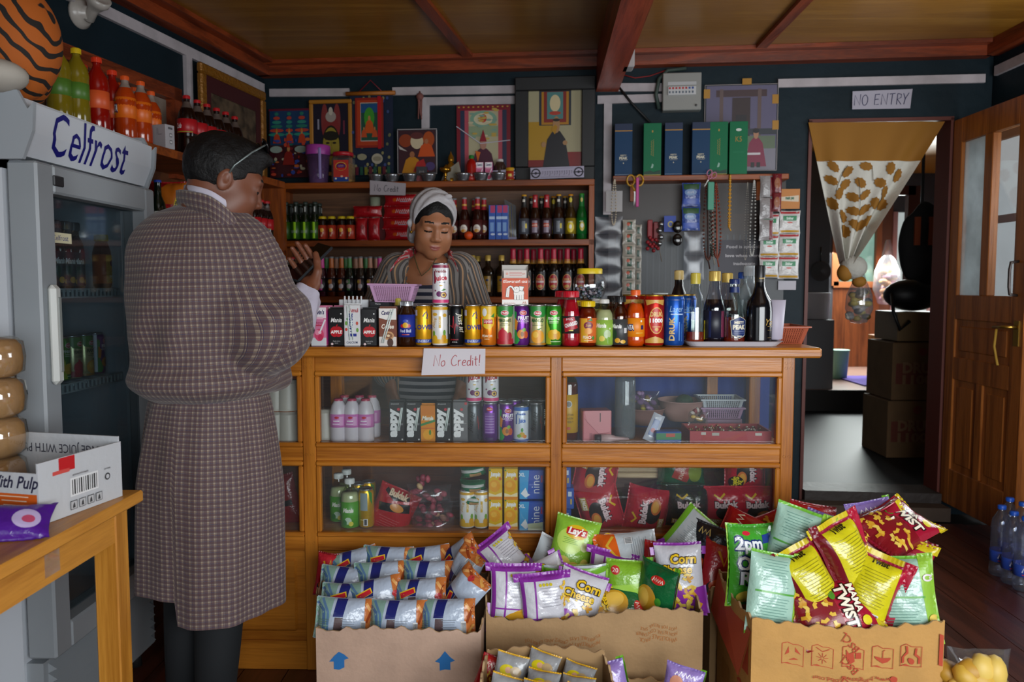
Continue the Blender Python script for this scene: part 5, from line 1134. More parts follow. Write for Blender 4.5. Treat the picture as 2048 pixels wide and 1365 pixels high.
def figure(x,y,s,robe,skin='#b07a48',hat=None,sy=None):     # a generic seated robed figure
 sy = sy or s; o = [('p',[(x - s,y - sy),(x + s,y - sy),(x + .62 * s,y + .1 * sy),(x + .25 * s,y + .35 * sy),(x - .25 * s,y + .35 * sy),(x - .62 * s,y + .1 * sy)],robe),('e',x,y + .55 * sy,.24 * s,.26 * sy,skin)]
 if hat: o.append(('p',[(x - .26 * s,y + .68 * sy),(x + .26 * s,y + .68 * sy),(x,y + 1.25 * sy)],hat))
 return o
th = [('r',0,-.55,2,.9,'#3a1018'),('r',0,.45,1.9,1.0,'#123458'),('r',0,.97,2,.06,'#5a1028')]
for x in (-.62,0,.62):
 for j in range(6): th.append(('e',x,.85 - .12 * j,.10 + .04 * j * (x != 0) + .02 * j,.05,('#1f6a5a','#a83a2a','#2a7a6a')[j % 3]))
 th += figure(x,.2,.2,'#a8381c',hat='#a87a2a')
for k in range(46): th.append(('e',rg.uniform(-.9,.9),rg.uniform(-.95,.1),rg.uniform(.04,.14),rg.uniform(.02,.06),rg.choice(['#8a2018','#1c5a50','#b05a2a','#2a3f8a','#a8a088','#6a1420','#b8402a'])))
th += figure(0,-.35,.3,'#7a1a14',hat='#a8301c') + [('e',-.6,-.2,.3,.1,'#8a9a90'),('e',.6,-.2,.3,.1,'#8a9a90')]
picture('poster','colourful devotional poster of many small figures in the corner',541,217,620,356,None,0,th,'#2a1016',off=.06)
face = [('r',0,0,2,2,'#171626'),('e',-.35,.5,.2,.5,'#7a3030'),('e',.35,.5,.2,.5,'#7a3030'),('e',0,.25,.5,.38,'#7a2a2a'),('e',0,.62,.3,.16,'#9a9088'),('e',0,.78,.12,.12,'#b8b0a0'),('e',0,-.25,.52,.62,'#1c1a10'),('e',0,-.25,.47,.56,'#8a7a2c'),('e',0,.06,.45,.14,'#1c1a14'),
  ('e',-.19,-.15,.11,.03,'#1c1610'),('e',.19,-.15,.11,.03,'#1c1610'),('s',[(-.32,-.06),(-.18,-.01),(-.06,-.06)],3,'#1c1610'),('s',[(.32,-.06),(.18,-.01),(.06,-.06)],3,'#1c1610'),('s',[(.02,-.12),(.05,-.34),(-.04,-.38)],2,'#5a4c18'),('e',0,-.5,.11,.03,'#6a1c14'),('r',-.7,.4,.1,.3,'#8a8a98'),('r',.75,.3,.1,.4,'#6a2a3a')]
picture('framed_picture','gold-framed picture of a crowned golden face',629,207,697,345,'#a06a1c',.022,face,off=.05)
# brocade hanging
br = [('r',0,0,2,2,'#18243a')] + [('e',rg.uniform(-.95,.95),rg.uniform(-.95,.95),.06,.04,rg.choice(['#8a8458','#3a4a7a','#6a6a4a'])) for k in range(70)] + [('r',-.05,.3,1.3,1.24,'#8a2418'),('r',-.05,.3,1.12,1.12,'#a83a1c'),('r',-.05,.32,.82,.96,'#b8a8a0'),('r',-.05,.32,.77,.92,'#1e4a3a'),('r',-.05,.66,.77,.22,'#1c4a7a'),('e',-.05,.42,.24,.26,'#3a8a2a')] + figure(-.05,.28,.24,'#c0501c') + figure(-.3,.08,.14,'#b84a24') + figure(.2,.08,.14,'#b84a24') + [('r',.42,.3,.16,1.3,'#a81420'),('e',.3,-.6,.26,.13,'#a8a08c'),('e',.3,-.6,.2,.06,'#8a826c'),('e',-.4,-.55,.22,.08,'#8f8a70')]
for k in range(9): br.append(('r',-.85 + .21 * k,-.9,.14,.2,('#6a6a1a','#5a1a2a','#1c4a3a')[k % 3]))
t = picture('brocade_hanging','silk brocade wall hanging with a small seated figure and red ribbon',702,190,786,352,None,0,br,'#18243a',off=.045,cat='hanging')
b = MB(); b.tube([(-.02,-.008,(bw(702,190).z - bw(702,352).z)),((bw(786,190).x - bw(702,190).x) * K + .02,-.008,(bw(702,190).z - bw(702,352).z))],.012,'#a8621c',10); b.build('hanging_rod',t)
b = MB(); wq = (bw(786,190).x - bw(702,190).x) * K; hq = bw(702,190).z - bw(702,352).z; b.tube([(.05,-.012,hq),(wq * .5,-.006,hq + .075),(wq - .05,-.012,hq)],.003,'#7a1420',6); b.build('hanging_cord',t)
mk3 = [('r',0,0,1.94,1.94,'#3a1c24'),('e',-.6,.5,.35,.3,'#8a3a1c'),('e',.62,.55,.3,.36,'#a84a1c'),('e',0,.45,.34,.34,'#c8b898'),('e',0,.72,.34,.16,'#5a2a2a'),('p',[(-1,.3),(-.5,.0),(-.9,.1)],'#b8b0a8')] + figure(.5,.2,.45,'#c8501c','#a86a48') + figure(-.25,-.45,.55,'#b87a18','#9a6240') + [('p',[(-.2,-.95),(.6,-.95),(.35,-.35),(.0,-.5)],'#a82424'),('e',.7,-.7,.25,.2,'#4a3a6a')]
picture('photo_print','photo print of smiling robed monks in red and orange',797,259,872,347,'#a8a2a4',.006,mk3,off=.12,th=.004)
tall = [('r',0,0,1.98,1.98,'#7a1424'),('r',0,-.05,1.72,1.8,'#28304a'),('r',0,-.05,1.4,1.8,'#b04a58'),('r',0,-.05,1.1,1.76,'#b0a888'),('e',0,.6,.5,.24,'#7aa08a'),('e',0,.6,.36,.17,'#c8c0a0'),('e',0,.62,.12,.12,'#b83a34'),('r',0,.25,1.1,.3,'#8a9a7a')] + [('e',rg.uniform(-.5,.5),rg.uniform(.0,.9),.1,.03,rg.choice(['#b89a4a','#7a9a8a','#c0b898'])) for k in range(24)] + figure(0,-.45,.5,'#4a1a30','#a87a68','#8a1428',.6) + [('p',[(-.3,-.3),(-.1,-.35),(-.2,-.62)],'#c8621c'),('s',[(-1,.4),(-.1,-.1),(1,-.02)],5,'#b8b4c0')] + [('e',-.9 + .18 * k,.93,.04,.02,'#b89040') for k in range(11)]
picture('poster','large red-bordered poster of a robed figure in a tall pointed hat',914,209,1021,352,None,0,tall,'#7a1424',off=.025)
fr_ = [('r',0,0,2,2,'#a09878'),('r',0,-.8,2,.4,'#7a1c1c'),('r',-.42,-.3,1.15,1.0,'#a8801c'),('r',0,.55,1.2,.9,'#1c2430'),('r',0,.55,1.02,.86,'#a8741c'),('r',0,.58,.84,.8,'#7a1c18'),('r',0,.62,.6,.7,'#4a7a78'),('e',0,.68,.2,.22,'#c8b890'),('e',0,.42,.22,.05,'#a83a2a')] + figure(.05,-.35,.55,'#17151c','#a07850',None,.85) + [('p',[(-.15,.0),(.0,.12),(.1,.06),(.0,-.14)],'#a87a14'),('e',.05,.24,.13,.04,'#171210'),('e',-.42,-.4,.09,.07,'#a07850'),('e',.38,-.36,.09,.06,'#a07850')]
picture('framed_picture','black-framed portrait of a seated monk in dark robes',1057,181,1164,336,'#121214',.075,fr_,off=.05,th=.03)
def label_strip(px0,py0,px1,py1,lab,off):
 p = [bw(px0,py1,off),bw(px1,py1 - 4,off),bw(px1,py0 - 4,off),bw(px0,py0,off)]
 W_ = (p[1] - p[0]).length * 1000; H_ = (p[3] - p[0]).length * 1000; K_ = '#22202c'; a = []
 for s in (-1,1): a += [('e',s * W_ * .4,0,H_ * .42,H_ * .42,K_),('e',s * W_ * .4,0,H_ * .3,H_ * .3,'#aaa4ba'),('r',s * W_ * .4,0,H_ * .9,H_ * .1,K_),('e',s * W_ * .4,0,H_ * .12,H_ * .12,K_)]
 x = -W_ * .27; i = 0
 while x < W_ * .27:               # a line of small script-like letters
  h = H_ * (.22,.34,.28,.4)[i % 4]; a += [('s',[(x - 3,H_ * .12),(x + 4,H_ * .12)],1.6,K_),('s',[(x,H_ * .12),(x + 2,H_ * .12 - h * .5),(x - 2,H_ * .12 - h)],1.5,K_)]; x += W_ * .045; i += 1
 a += [('s',[(-W_ * .3,H_ * .36),(W_ * .3,H_ * .36)],.7,K_),('s',[(-W_ * .3,-H_ * .36),(W_ * .3,-H_ * .36)],.7,K_)]
 return paper('prayer_label',lab,p,a,'#a9a3b8','sign',.001)
label_strip(1061,336,1168,359,'long white printed prayer label under the black-framed portrait',.17)
label_strip(984,342,1029,361,'short white printed prayer label behind the last water bowl',.17)
t = None
paper('paper_sign','white paper note with dark handwriting hanging from the top shelf edge',[bw(740,390,.272),bw(811,391,.272),bw(812,367,.272),bw(740,361,.272)],[(s[0],[(q[0] - 5,q[1]) for q in s[1]],s[2],s[3]) for s in hand('No Credit',34,2.6,'#2a2834',.92)],'#a39ba0',curl=.002)
# bowls, lamp and small offerings on the top board
SILV = mt('#a9abb0',.25,.9)
for i,px in enumerate((752,784,820,857,926,962,997)):
 p = onshelf(px,0,.045)
 def mk():
  t = thing('offering_bowl','',''); b = MB(); b.lathe([(.0001,.0),(.02,0),(.02,.003),(.024,.012),(.0275,.03),(.0305,.038),(.0285,.038),(.022,.012),(.0001,.008)],SILV,22); b.build('bowl',t)
  b = MB(); b.lathe([(.0275,.032),(.0001,.032)],mt('#8a949a',.05,spec=.8),20); b.build('water',t); return t
 place('bowl',mk,p,f'{ORD[i]} silver water bowl along the altar shelf from the left','bowl','silver water bowls on the altar shelf').scale = (1.5,1.5,1.15)
p = onshelf(891,0,.05); b = MB(); b.lathe([(.0001,0),(.024,0),(.02,.006),(.008,.012),(.006,.03),(.012,.034),(.008,.04),(.012,.05),(.03,.058),(.033,.075),(.03,.075),(.0001,.064)],mt('#b8862a',.25,.9),22); tag(b.build('butter_lamp',loc=p),'brass butter lamp among the silver bowls','lamp')
t = thing('deity_statue','small golden seated statue at the back of the altar shelf','statue',onshelf(902,0,.15)); GO = mt('#b07a1c',.35,.7)
b = MB(); b.lathe([(.0001,0),(.045,0),(.04,.015),(.045,.028),(.0001,.03)],GO,20); b.build('lotus_base',t)
b = MB(); b.ball((0,0,.05),.04,GO,14,sc=(1.1,.8,.5)); b.ball((0,0,.085),.03,GO,14,sc=(.85,.6,1.3)); b.ball((0,0,.135),.018,GO,12); b.lathe([(.018,.142),(.014,.155),(.006,.17),(.0001,.185)],GO,12)
for s in (-1,1): b.tube([(s * .024,0,.105),(s * .04,-.01,.08),(s * .012,-.028,.068)],.009,GO,8)
b.build('figure',t)
b = MB(); b.grid(lambda u,v: Vector(((u - .5) * (.13 - .05 * v),-.02 * math.sin(u * 9) * (1 - v) - .02,.12 * v * (.5 + .5 * u))),16,8,mt('#8f8878',.7)); b.grid(lambda u,v: Vector(((u - .5) * (.13 - .05 * v),-.02 * math.sin(u * 9) * (1 - v) - .019,.12 * v * (.5 + .5 * u))),16,8,mt('#8f8878',.7),flip=True); tag(b.build('offering_scarf',loc=onshelf(904,0,.12)),'pale silk scarf draped in front of the golden statue','scarf')
def simple(name,label,cat,prof,m,px,off,cap=None,lab=None):
 return place(name + str(px),bottle_make(prof,m,cap,lab,None,seg=18,name=name),onshelf(px,0,off),label,cat)
simple('sauce_bottle','red sauce bottle with a green cap on the altar shelf','bottle',[(.024,0),(.03,.008),(.026,.05),(.03,.09),(.022,.115),(.012,.125),(.012,.13)],mt('#a01810',.2),943,.08,('#1f7a2c',.014,.128,.148),(.008,.03,'#c0342a',[]))
for px,lb in ((960,'pink'),(978,'white')):
 p = onshelf(px,0,.09); place(('carton','cavin_pink'),CART['cavin_pink'],p,f'small {lb} milk carton offered on the altar shelf','carton','milk cartons on the altar shelf',WROT).scale = (.82,.8,.86)
simple('preserve_jar','clear jar with a white lid on the altar shelf','jar',[(.03,0),(.033,.006),(.033,.09),(.025,.105),(.022,.115)],clear('#a89a90',gloss=.2,haze=.3,hazec='#6a5448'),1000,.12,('#c8c4c0',.018,.112,.13),(.02,.05,'#b07a88',[]))
simple('food_tin','small orange and yellow tin next to the black frame','tin',[(.024,0),(.025,.002),(.025,.075),(.024,.078),(.0001,.077)],mt('#c8961c',.35),1020,.1,None,(.012,.06,'#a8341c',[('r',0,36,20,14,'#d8c04a')]))
b = MB(); b.box(-.03,-.012,0,.03,.012,.09,'#26242a'); b.art([('r',0,25,58,30,'#7a141c'),('g','tea',0,62,14,'#8a8484')],front(-.012)); tag(b.build('tea_box',loc=onshelf(844,0,.09)),'small black and red box in front of the monks photo','box')
t = thing('plastic_jug','tall purple plastic jug with a magenta lid on the top shelf','jug',onshelf(637,0,.07))
b = MB(); b.lathe([(.0001,0),(.05,0),(.053,.004),(.066,.165),(.063,.165),(.05,.008),(.0001,.006)],clear('#9a78a8',haze=.55,hazec='#7a5a8a',gloss=.2),26); b.build('jug_body',t)
b = MB(); b.lathe([(.0665,.16),(.069,.166),(.069,.21),(.066,.214),(.0001,.214)],mt('#a03a94',.4),26); b.build('lid',t)
b = MB(); b.box(.018,-.072,.02,.034,-.062,.195,mt('#8a7ab0',.4),bev=.004); b.build('handle',t)
t = thing('snack_jar','square clear snack jar with a red lid and red label','jar',onshelf(687,0,.06),WROT)
b = MB(); b.box(-.06,-.04,0,.06,.04,.115,mt('#a07a44',.5,bump=.6,bscale=90),bev=.015); b.box(-.0605,-.0405,.0,.0605,.0405,.15,clear('#e8e0d8',gloss=.3,haze=.08),bev=.016); b.build('jar_body',t)
b = MB(); b.lathe([(.05,.15),(.058,.152),(.058,.168),(.055,.171),(.0001,.171)],mt('#a81824',.4),26); b.build('lid',t)
b = MB(); b.box(-.043,-.0425,.012,.043,-.041,.125,'#b02a1e'); b.art([('e',0,90,32,24,'#c8a04a'),('e',0,89,29,21,'#7a1c24'),('e',0,92,24,10,'#4a2a7a'),('r',0,76,40,12,'#c0281e'),('g','snack',0,92,9,'#e0a83a',{'b': .03}),('r',0,18,86,24,'#1f3f86'),('e',-30,22,6,5,'#d8d0c0'),('e',4,34,7,6,'#d8a890'),('e',30,24,7,6,'#d8d0c0')],front(-.0425)); b.build('label',t)
# red-white thread tassel hung on the cable strip
b = MB()
for k in range(7): b.tube([(0,0,.12),(.012 * math.sin(k * 2),-.006,.07),(.010 * math.cos(k * 3),-.004 - .002 * k,-.02 - .01 * (k % 3))],.004,mt('#7a4a44',.8),6)
p = bw(840,225,.03); b.ball((0,0,.09),.022,mt('#7a4a44',.8),10); tag(b.build('thread_tassel',loc=(p.x,p.y,p.z)),'faded red thread tassel hanging on the white cable strip','tassel')
# carved gold frame leaning in the left corner
pa,pb = Vector((LSX(3.9) - .02,3.9,0)),Vector((LSX(4.55) - .12,4.55,0))
ya,yb = 3.98,4.62; xa_,xb_ = LWX(ya) + .05,LWX(yb) + .05
zb0,zt0 = ZL[0],2.40
ex = Vector((xb_ - xa_,yb - ya,0)); L_ = ex.length; ang = math.atan2(ex.y,ex.x)
t = thing('framed_picture','carved gold frame with a dark picture hanging on the left wall','picture',(xa_,ya,zb0 + .003),ang); H_ = zt0 - zb0 - .005
b = MB()
for x0,x1,z0,z1 in ((0,L_,0,.05),(0,L_,H_ - .05,H_),(0,.05,.05,H_ - .05),(L_ - .05,L_,.05,H_ - .05)): b.box(x0,-.03,z0,x1,0,z1,mt('#8a5a16',.4,.3,bump=.9,bscale=60),bev=.008)
b.build('picture_frame',t)
b = MB()
for x0,x1,z0,z1 in ((.05,L_ - .05,.05,.09),(.05,L_ - .05,H_ - .13,H_ - .05),(.05,.1,.09,H_ - .13),(L_ - .1,L_ - .05,.09,H_ - .13)): b.box(x0,-.018,z0,x1,0,z1,'#3c1216')
b.build('picture_mount',t)
b = MB(); b.box(.1,-.014,.09,L_ - .1,0,H_ - .13,mt('#5a4a38',.5,vary=.7,bscale=120)); b.build('picture_sheet',t)
def lf(key,px,lvl,label,group,back=.08,sc=None,cat='bottle'):
 o = place(('bottle',key),BOT[key],onleft(px,270,lvl,back),label,cat,group,-PI / 2 + .55)
 if sc: o.scale = sc
 return o
GT = 'large soda bottles on the top corner shelf'
for i,(px,bk) in enumerate(((122,.10),(158,.08))): lf('yellow_big',px,0,('yellow soda bottle next to the tiger plush','amber yellow soda bottle beside the red ones')[i],GT,bk)
for i,(px,bk) in enumerate(((198,.08),(228,.14),(170,.2))): lf('red_big',px,0,('front red soda bottle with an orange label','red soda bottle behind the orange ones','red soda bottle at the back beside the yellow ones')[i],GT,bk)
for i,(px,bk) in enumerate(((253,.07),(284,.06),(243,.16),(270,.15),(304,.12))): lf('orange_big',px,0,f'{ORD[i]} orange soda bottle on the top corner shelf',GT,bk)
for i,(px,bk) in enumerate(((375,.09),(396,.09),(415,.09),(434,.09),(452,.09),(470,.10))): lf('cola_big',px,0,f'{ORD[i]} large cola bottle above the man\'s head',GT,bk)
p = onleft(327,270,0,.035); b = MB(); b.box(-.035,-.025,0,.035,.025,.098,'#a9a6aa',bev=.001)
for s_,o_ in ((1,flat((.035,0,.05),(0,1,0),(0,0,1))),(2,flat((0,-.025,.05),(1,0,0),(0,0,1)))): b.art([('r',2,34,24,9,'#5a585c'),('r',4,6,14,16,'#6a6a6e'),('e',4,6,5,5,'#c8c6c8'),('r',4,-22,14,16,'#6a6a6e'),('e',4,-22,5,5,'#c8c6c8')] if s_ == 1 else [('r',-10,20,2,30,'#7a787c'),('r',-4,20,2,26,'#7a787c'),('r',6,8,20,3,'#7a787c')],o_)
o = tag(b.build('medicine_box',loc=p),'small white printed carton beside the orange sodas','box'); o.rotation_euler.z = -.35
RP = packet_make(.17,.25,.09,'#a0141c',[('p',[(-80,30),(0,120),(80,120),(80,20)],'#b8641c'),('e',-6,-16,34,34,'#c0281e'),('e',-6,-16,30,30,'#a8141c'),('g','noodles',-6,-16,14,'#e0a850',{'w': 50}),('t','ORIGINAL',46,20,17,'#141410',{'rot': 76,'b': .05,'w': 118}),('r',46,20,26,130,'#c8b414',-14),('t','ORIGINAL',46,20,19,'#141410',{'rot': 76,'b': .05,'w': 118}),('p',[(-80,-60),(80,-80),(80,-118),(-80,-118)],'#8a4a1c')],'#a0141c',None,seed=4,nu=14,nv=14,name='noodle_pack',rough=.3)
for px,z_,lb,bk in ((338,.125,'large red noodle pack standing beside the man\'s head',.05),(305,.125,'large red noodle pack half hidden behind the dark bottles',.14)):
 p = onleft(px,400,1,bk); place('rp',RP,(p.x,p.y,p.z + z_),lb,'pack','red noodle packs on the corner shelf',.15)
for i,(px,k,bk) in enumerate(((287,'green_liquor',.05),(312,'dark_liquor',.04),(270,'green_liquor',.10))): lf(k,px,1,('dark liquor bottle with a pale label beside the cooler','dark liquor bottle with a blue cap in front of the noodle packs','dark liquor bottle right at the edge of the cooler')[i],'dark liquor bottles on the corner shelf',bk)
for i,(px,bk) in enumerate(((505,.05),(518,.05),(530,.05),(512,.13))): lf('cola_small',px,1,f'{ORD[i]} cola bottle beside the man\'s face','cola bottles on the corner shelf',bk,(1.15,1.15,1.15))
for i,px in enumerate((478,492)): lf('cola_small',px,1,f'{ORD[i]} cola bottle hidden behind the man\'s face','cola bottles on the corner shelf',.06)
# lamp holder on the left wall
t = thing('wall_lamp','white round lamp holder on the left wall near the ceiling','lamp'); dl = ray(158,26); c0 = CAM + dl * (-2.399 / (dl.x - .176 * dl.y)); ax = Vector((1,-.176,-.1)).normalized()
M = Matrix.Translation(c0) @ ax.to_track_quat('Z','Y').to_matrix().to_4x4(); POR = mt('#a9a39c',.3)
b = MB(); b.lathe([(.0001,0),(.062,0),(.062,.012),(.052,.02),(.046,.03),(.03,.034),(.03,.05),(.0001,.05)],POR,28,M); b.build('lamp_base',t)
b = MB(); q = c0 + ax * .055; M2 = Matrix.Translation(q) @ Vector((.6,-.35,.55)).to_track_quat('Z','Y').to_matrix().to_4x4(); b.lathe([(.0001,-.03),(.02,-.03),(.024,-.026),(.022,.02),(.03,.035),(.038,.05),(.046,.06),(.046,.085),(.04,.085),(.0001,.07)],POR,24,M2); b.build('lamp_socket',t)
# ================================================================== people: bodies grown as one smooth surface
def smin(a,b,k):
 h = np.maximum(k - np.abs(a - b),0) / k
 return np.minimum(a,b) - h * h * k * .25
def _v(p): return np.array(tuple(p),dtype=np.float64)
def pcap(a,b,ra,rb):
 a,b = _v(a),_v(b); d = b - a; L2 = max(float(d @ d),1e-9)
 def f(P):
  t = np.clip(((P - a) @ d) / L2,0,1); q = P - a - t[...,None] * d
  return np.sqrt((q * q).sum(-1)) - (ra + (rb - ra) * t)
 f.ax = (a,b,max(ra,rb)); return f
def pell(c,r,M=None):
 c,r = _v(c),np.array(r,float); M = None if M is None else np.array(M.to_3x3())
 def f(P):
  q = P - c
  if M is not None: q = q @ M
  k0 = np.sqrt(((q / r) ** 2).sum(-1)); k1 = np.sqrt(((q / r ** 2) ** 2).sum(-1))
  return k0 * (k0 - 1) / np.maximum(k1,1e-9)
 f.ax = None; return f
def axis(lo,hi,step,fl=None,fh=None,fs=None):
 out = [lo]
 while out[-1] < hi: out.append(out[-1] + (fs if fl is not None and fl <= out[-1] <= fh else step))
 return np.array(out)
def nets(xs,ys,zs_,fn):
 D = np.stack([fn(np.stack(np.meshgrid([x],ys,zs_,indexing='ij'),-1))[0] for x in xs])
 n = D.shape; ins = D < 0
 cnt = np.zeros((n[0] - 1,n[1] - 1,n[2] - 1)); acc = np.zeros(cnt.shape + (3,)); C = (xs,ys,zs_)
 G = np.stack(np.meshgrid(xs,ys,zs_,indexing='ij'),-1)
 for ax in range(3):
  s0 = [slice(None)] * 3; s1 = [slice(None)] * 3; s0[ax] = slice(0,-1); s1[ax] = slice(1,None); s0,s1 = tuple(s0),tuple(s1)
  m = ins[s0] != ins[s1]; d = D[s0] - D[s1]; t = np.where(m,D[s0] / np.where(d == 0,1,d),0)
  p = (G[s0] + (G[s1] - G[s0]) * t[...,None]) * m[...,None]
  o = [a for a in range(3) if a != ax]
  for i in (0,1):
   for j in (0,1):
    sl = [slice(None)] * 3; sl[o[0]] = slice(i,n[o[0]] - 1 + i); sl[o[1]] = slice(j,n[o[1]] - 1 + j); sl = tuple(sl)
    cnt += m[sl]; acc += p[sl]
 act = cnt > 0; idx = -np.ones(cnt.shape,int); idx[act] = np.arange(act.sum()); V = acc[act] / cnt[act][:,None]
 F = []
 for ax in range(3):
  s0 = [slice(1,-1)] * 3; s1 = [slice(1,-1)] * 3; s0[ax] = slice(0,-1); s1[ax] = slice(1,None)
  a,b = ins[tuple(s0)],ins[tuple(s1)]; w_ = np.argwhere(a != b); fl = a[a != b]
  o = [(ax + 1) % 3,(ax + 2) % 3]; w_[:,o[0]] += 1; w_[:,o[1]] += 1
  q = []
  for i,j in ((0,0),(1,0),(1,1),(0,1)):
   c = w_.copy(); c[:,o[0]] -= 1 - i; c[:,o[1]] -= 1 - j; q.append(idx[c[:,0],c[:,1],c[:,2]])
  q = np.stack(q,1); q[~fl] = q[~fl][:,::-1]; F.append(q)
 return V,np.concatenate(F)
def union(prims,k):
 def f(P):
  d = prims[0](P)
  for p in prims[1:]: d = smin(d,p[0](P),p[1]) if isinstance(p,tuple) else smin(d,p(P),k)
  return d
 return f
def skin_mesh(name,V,F,mats,mi,parent,uv=None):
 me = bpy.data.meshes.new(name); me.from_pydata(V.tolist(),[],F.tolist())
 for m in mats: me.materials.append(m)
 me.polygons.foreach_set('material_index',np.asarray(mi,dtype=np.int32)); me.polygons.foreach_set('use_smooth',np.ones(len(F),bool))
 if uv is not None: l = me.uv_layers.new(name='UVMap'); l.data.foreach_set('uv',uv.astype(np.float32).ravel())
 me.update(); o = bpy.data.objects.new(name,me); COL.objects.link(o); o.parent = parent; return o
def clothuv(V,F,axes):
 """cloth coordinates in metres: round and along the nearest of the limb axes"""
 C = V[F].mean(1); best = None
 for k,(a,b,r) in enumerate(axes):
  a,b = _v(a),_v(b); d = b - a; t = np.clip(((C - a) @ d) / (d @ d),0,1); q = np.sqrt(((C - a - t[:,None] * d) ** 2).sum(1)) / r
  best = q if best is None else np.minimum(best,q)
  if k == 0: who = np.zeros(len(F),int)
  else: who[q <= best + 1e-9] = k
 uv = np.zeros((len(F),4,2))
 for k,(a,b,r) in enumerate(axes):
  s = who == k
  if not s.any(): continue
  a,b = _v(a),_v(b); d = (b - a) / np.linalg.norm(b - a); u = np.cross(d,(0,1,.01)); u /= np.linalg.norm(u); v_ = np.cross(d,u)
  P = V[F[s]] - a; an = np.arctan2(P @ u,P @ v_); m = an[:,:1]; an = m + (an - m + np.pi) % (2 * np.pi) - np.pi
  uv[s,:,0] = an * r; uv[s,:,1] = P @ d
 return uv
HS = 1.0
def head_frame(c,yaw,pitch,roll):
 """columns: side, forward, up.  yaw 0 faces the viewer (-y)"""
 M = Matrix.Rotation(math.radians(yaw),3,'Z') @ Matrix.Rotation(math.radians(pitch),3,'X') @ Matrix.Rotation(math.radians(roll),3,'Y')
 B = Matrix(((1,0,0),(0,-1,0),(0,0,1))); R_ = M @ B
 return Vector(c),R_
def head_sdf(fr,wide=1.0,sm=0.0):
 c,R_ = fr; Rn = np.array(R_); c_ = _v(c)
 e = pell; H = [e((0,-.014,.030),(.075,.096,.090)),(e((0,.028,-.045),(.060 * wide,.066,.072)),.05),(e((0,.066,-.097),(.026,.022,.02)),.04)]
 for s in (-1,1): H += [(e((s * .040 * wide,.052,-.036),(.028,.034,.032)),.03),(e((s * .05,.02,-.075),(.018,.035,.028)),.03)]
 H += [(e((0,.074,.026),(.05,.018,.014)),.03),(pcap((0,.085,.014),(0,.103,-.028),.0075,.0115),.014)]
 for s in (-1,1): H += [(e((s * .0125,.096,-.033),(.0085,.010,.0075)),.007)]
 sock = [e((s * .031,.105,.006),(.019,.018,.012)) for s in (-1,1)]
 lid = [e((s * .031,.079,.003),(.0155,.0115,.0105)) for s in (-1,1)]
 lip = [e((0,.089,-.0625),(.0205,.0095,.0052)),e((0,.0865,-.0722),(.0175,.0095,.0062))]
 ear = [(e((s * .077,-.010,-.008),(.009,.019,.031)),pell((s * .088,-.006,-.002),(.008,.011,.018))) for s in (-1,1)]
 def f(P):
  q = (P - c_) @ Rn
  d = union(H,.03)(q)
  for s in sock: d = -smin(-d,s(q),.016)
  for l in lid: d = smin(d,l(q),.006)
  qs = q.copy(); qs[...,2] -= 7 * qs[...,0] ** 2
  for l in lip: d = smin(d,l(qs),.006)
  d = -smin(-d,pell((0,.103,-.0672),(.023,.012,.0012))(qs),.003)
  for a,b in ear: d = smin(d,np.maximum(a(q),-b(q)),.006)
  return d
 f.loc = lambda P: (P - c_) @ Rn
 return f
def face_mats(Q,mi,base,lips,dark,browy=.030,lid=True):
 """lips, brows and the line of the lashes, from head coordinates of face centres"""
 x,y,z = Q[:,0],Q[:,1],Q[:,2]; ax = np.abs(x)
 fr_ = y > .05
 mi[fr_ & ((((x / .021) ** 2 + ((z - 7 * x * x + .0672) / .0095) ** 2) < 1))] = lips
 mi[fr_ & (ax > .014) & (ax < .048) & (np.abs(z - browy - .004 * np.cos((ax - .03) * 60)) < .0032)] = dark
 if lid: mi[fr_ & (ax > .017) & (ax < .046) & (np.abs(z + .0050 - 14 * (ax - .031) ** 2) < .0031)] = dark
 return mi
def hand_sdf(wr,along,palm,L=.18,curl=(35,45,50,60),spread=.011,side=1,thumb=(.5,.6,.3),thr=1.0):
 """a hand: wrist point, direction to the fingertips, palm normal; fingers curl towards the palm normal"""
 a = Vector(along).normalized(); n = Vector(palm).normalized(); n = (n - a * n.dot(a)).normalized(); s = a.cross(n) * side; w_ = Vector(wr); k = L / .18
 pr = [pcap(w_,w_ + a * .04 * k,.024,.026)]
 for i in range(4):
  o = (i - 1.5) * .0195 * k; b0 = w_ + a * (.03 * k) + s * (o * .7); b1 = w_ + a * ((.088,.094,.09,.080)[i] * k) + s * o
  pr.append((pcap(b0,b1,.0145,.0115),.012))
  d = a.copy(); p = b1; ln = (.040,.046,.043,.033)[i] * k; r = .0092
  for j in range(3):
   ang = math.radians(curl[i] * (.8,1.1,.9)[j]); d = (d * math.cos(ang) + n * math.sin(ang)).normalized()
   q = p + d * ln * (1,.68,.55)[j]; pr.append((pcap(p,q,r,r * .92),.003)); p = q; r *= .92
 t0 = w_ + a * .028 * k - s * .022 * k; t1 = t0 + (a * thumb[0] - s * thumb[1] + n * thumb[2]).normalized() * .042 * k
 t2 = t1 + (a * (thumb[0] + .5) - s * thumb[1] * .4 + n * (thumb[2] + .25)).normalized() * .032 * k; t3 = t2 + (a * (thumb[0] + .6) - s * thumb[1] * .1 + n * (thumb[2] + .4)).normalized() * .024 * k
 pr += [(pcap(t0,t1,.016,.0125),.014),(pcap(t1,t2,.0118,.0105),.004),(pcap(t2,t3,.0105,.009),.004)]
 return union(pr,.012)
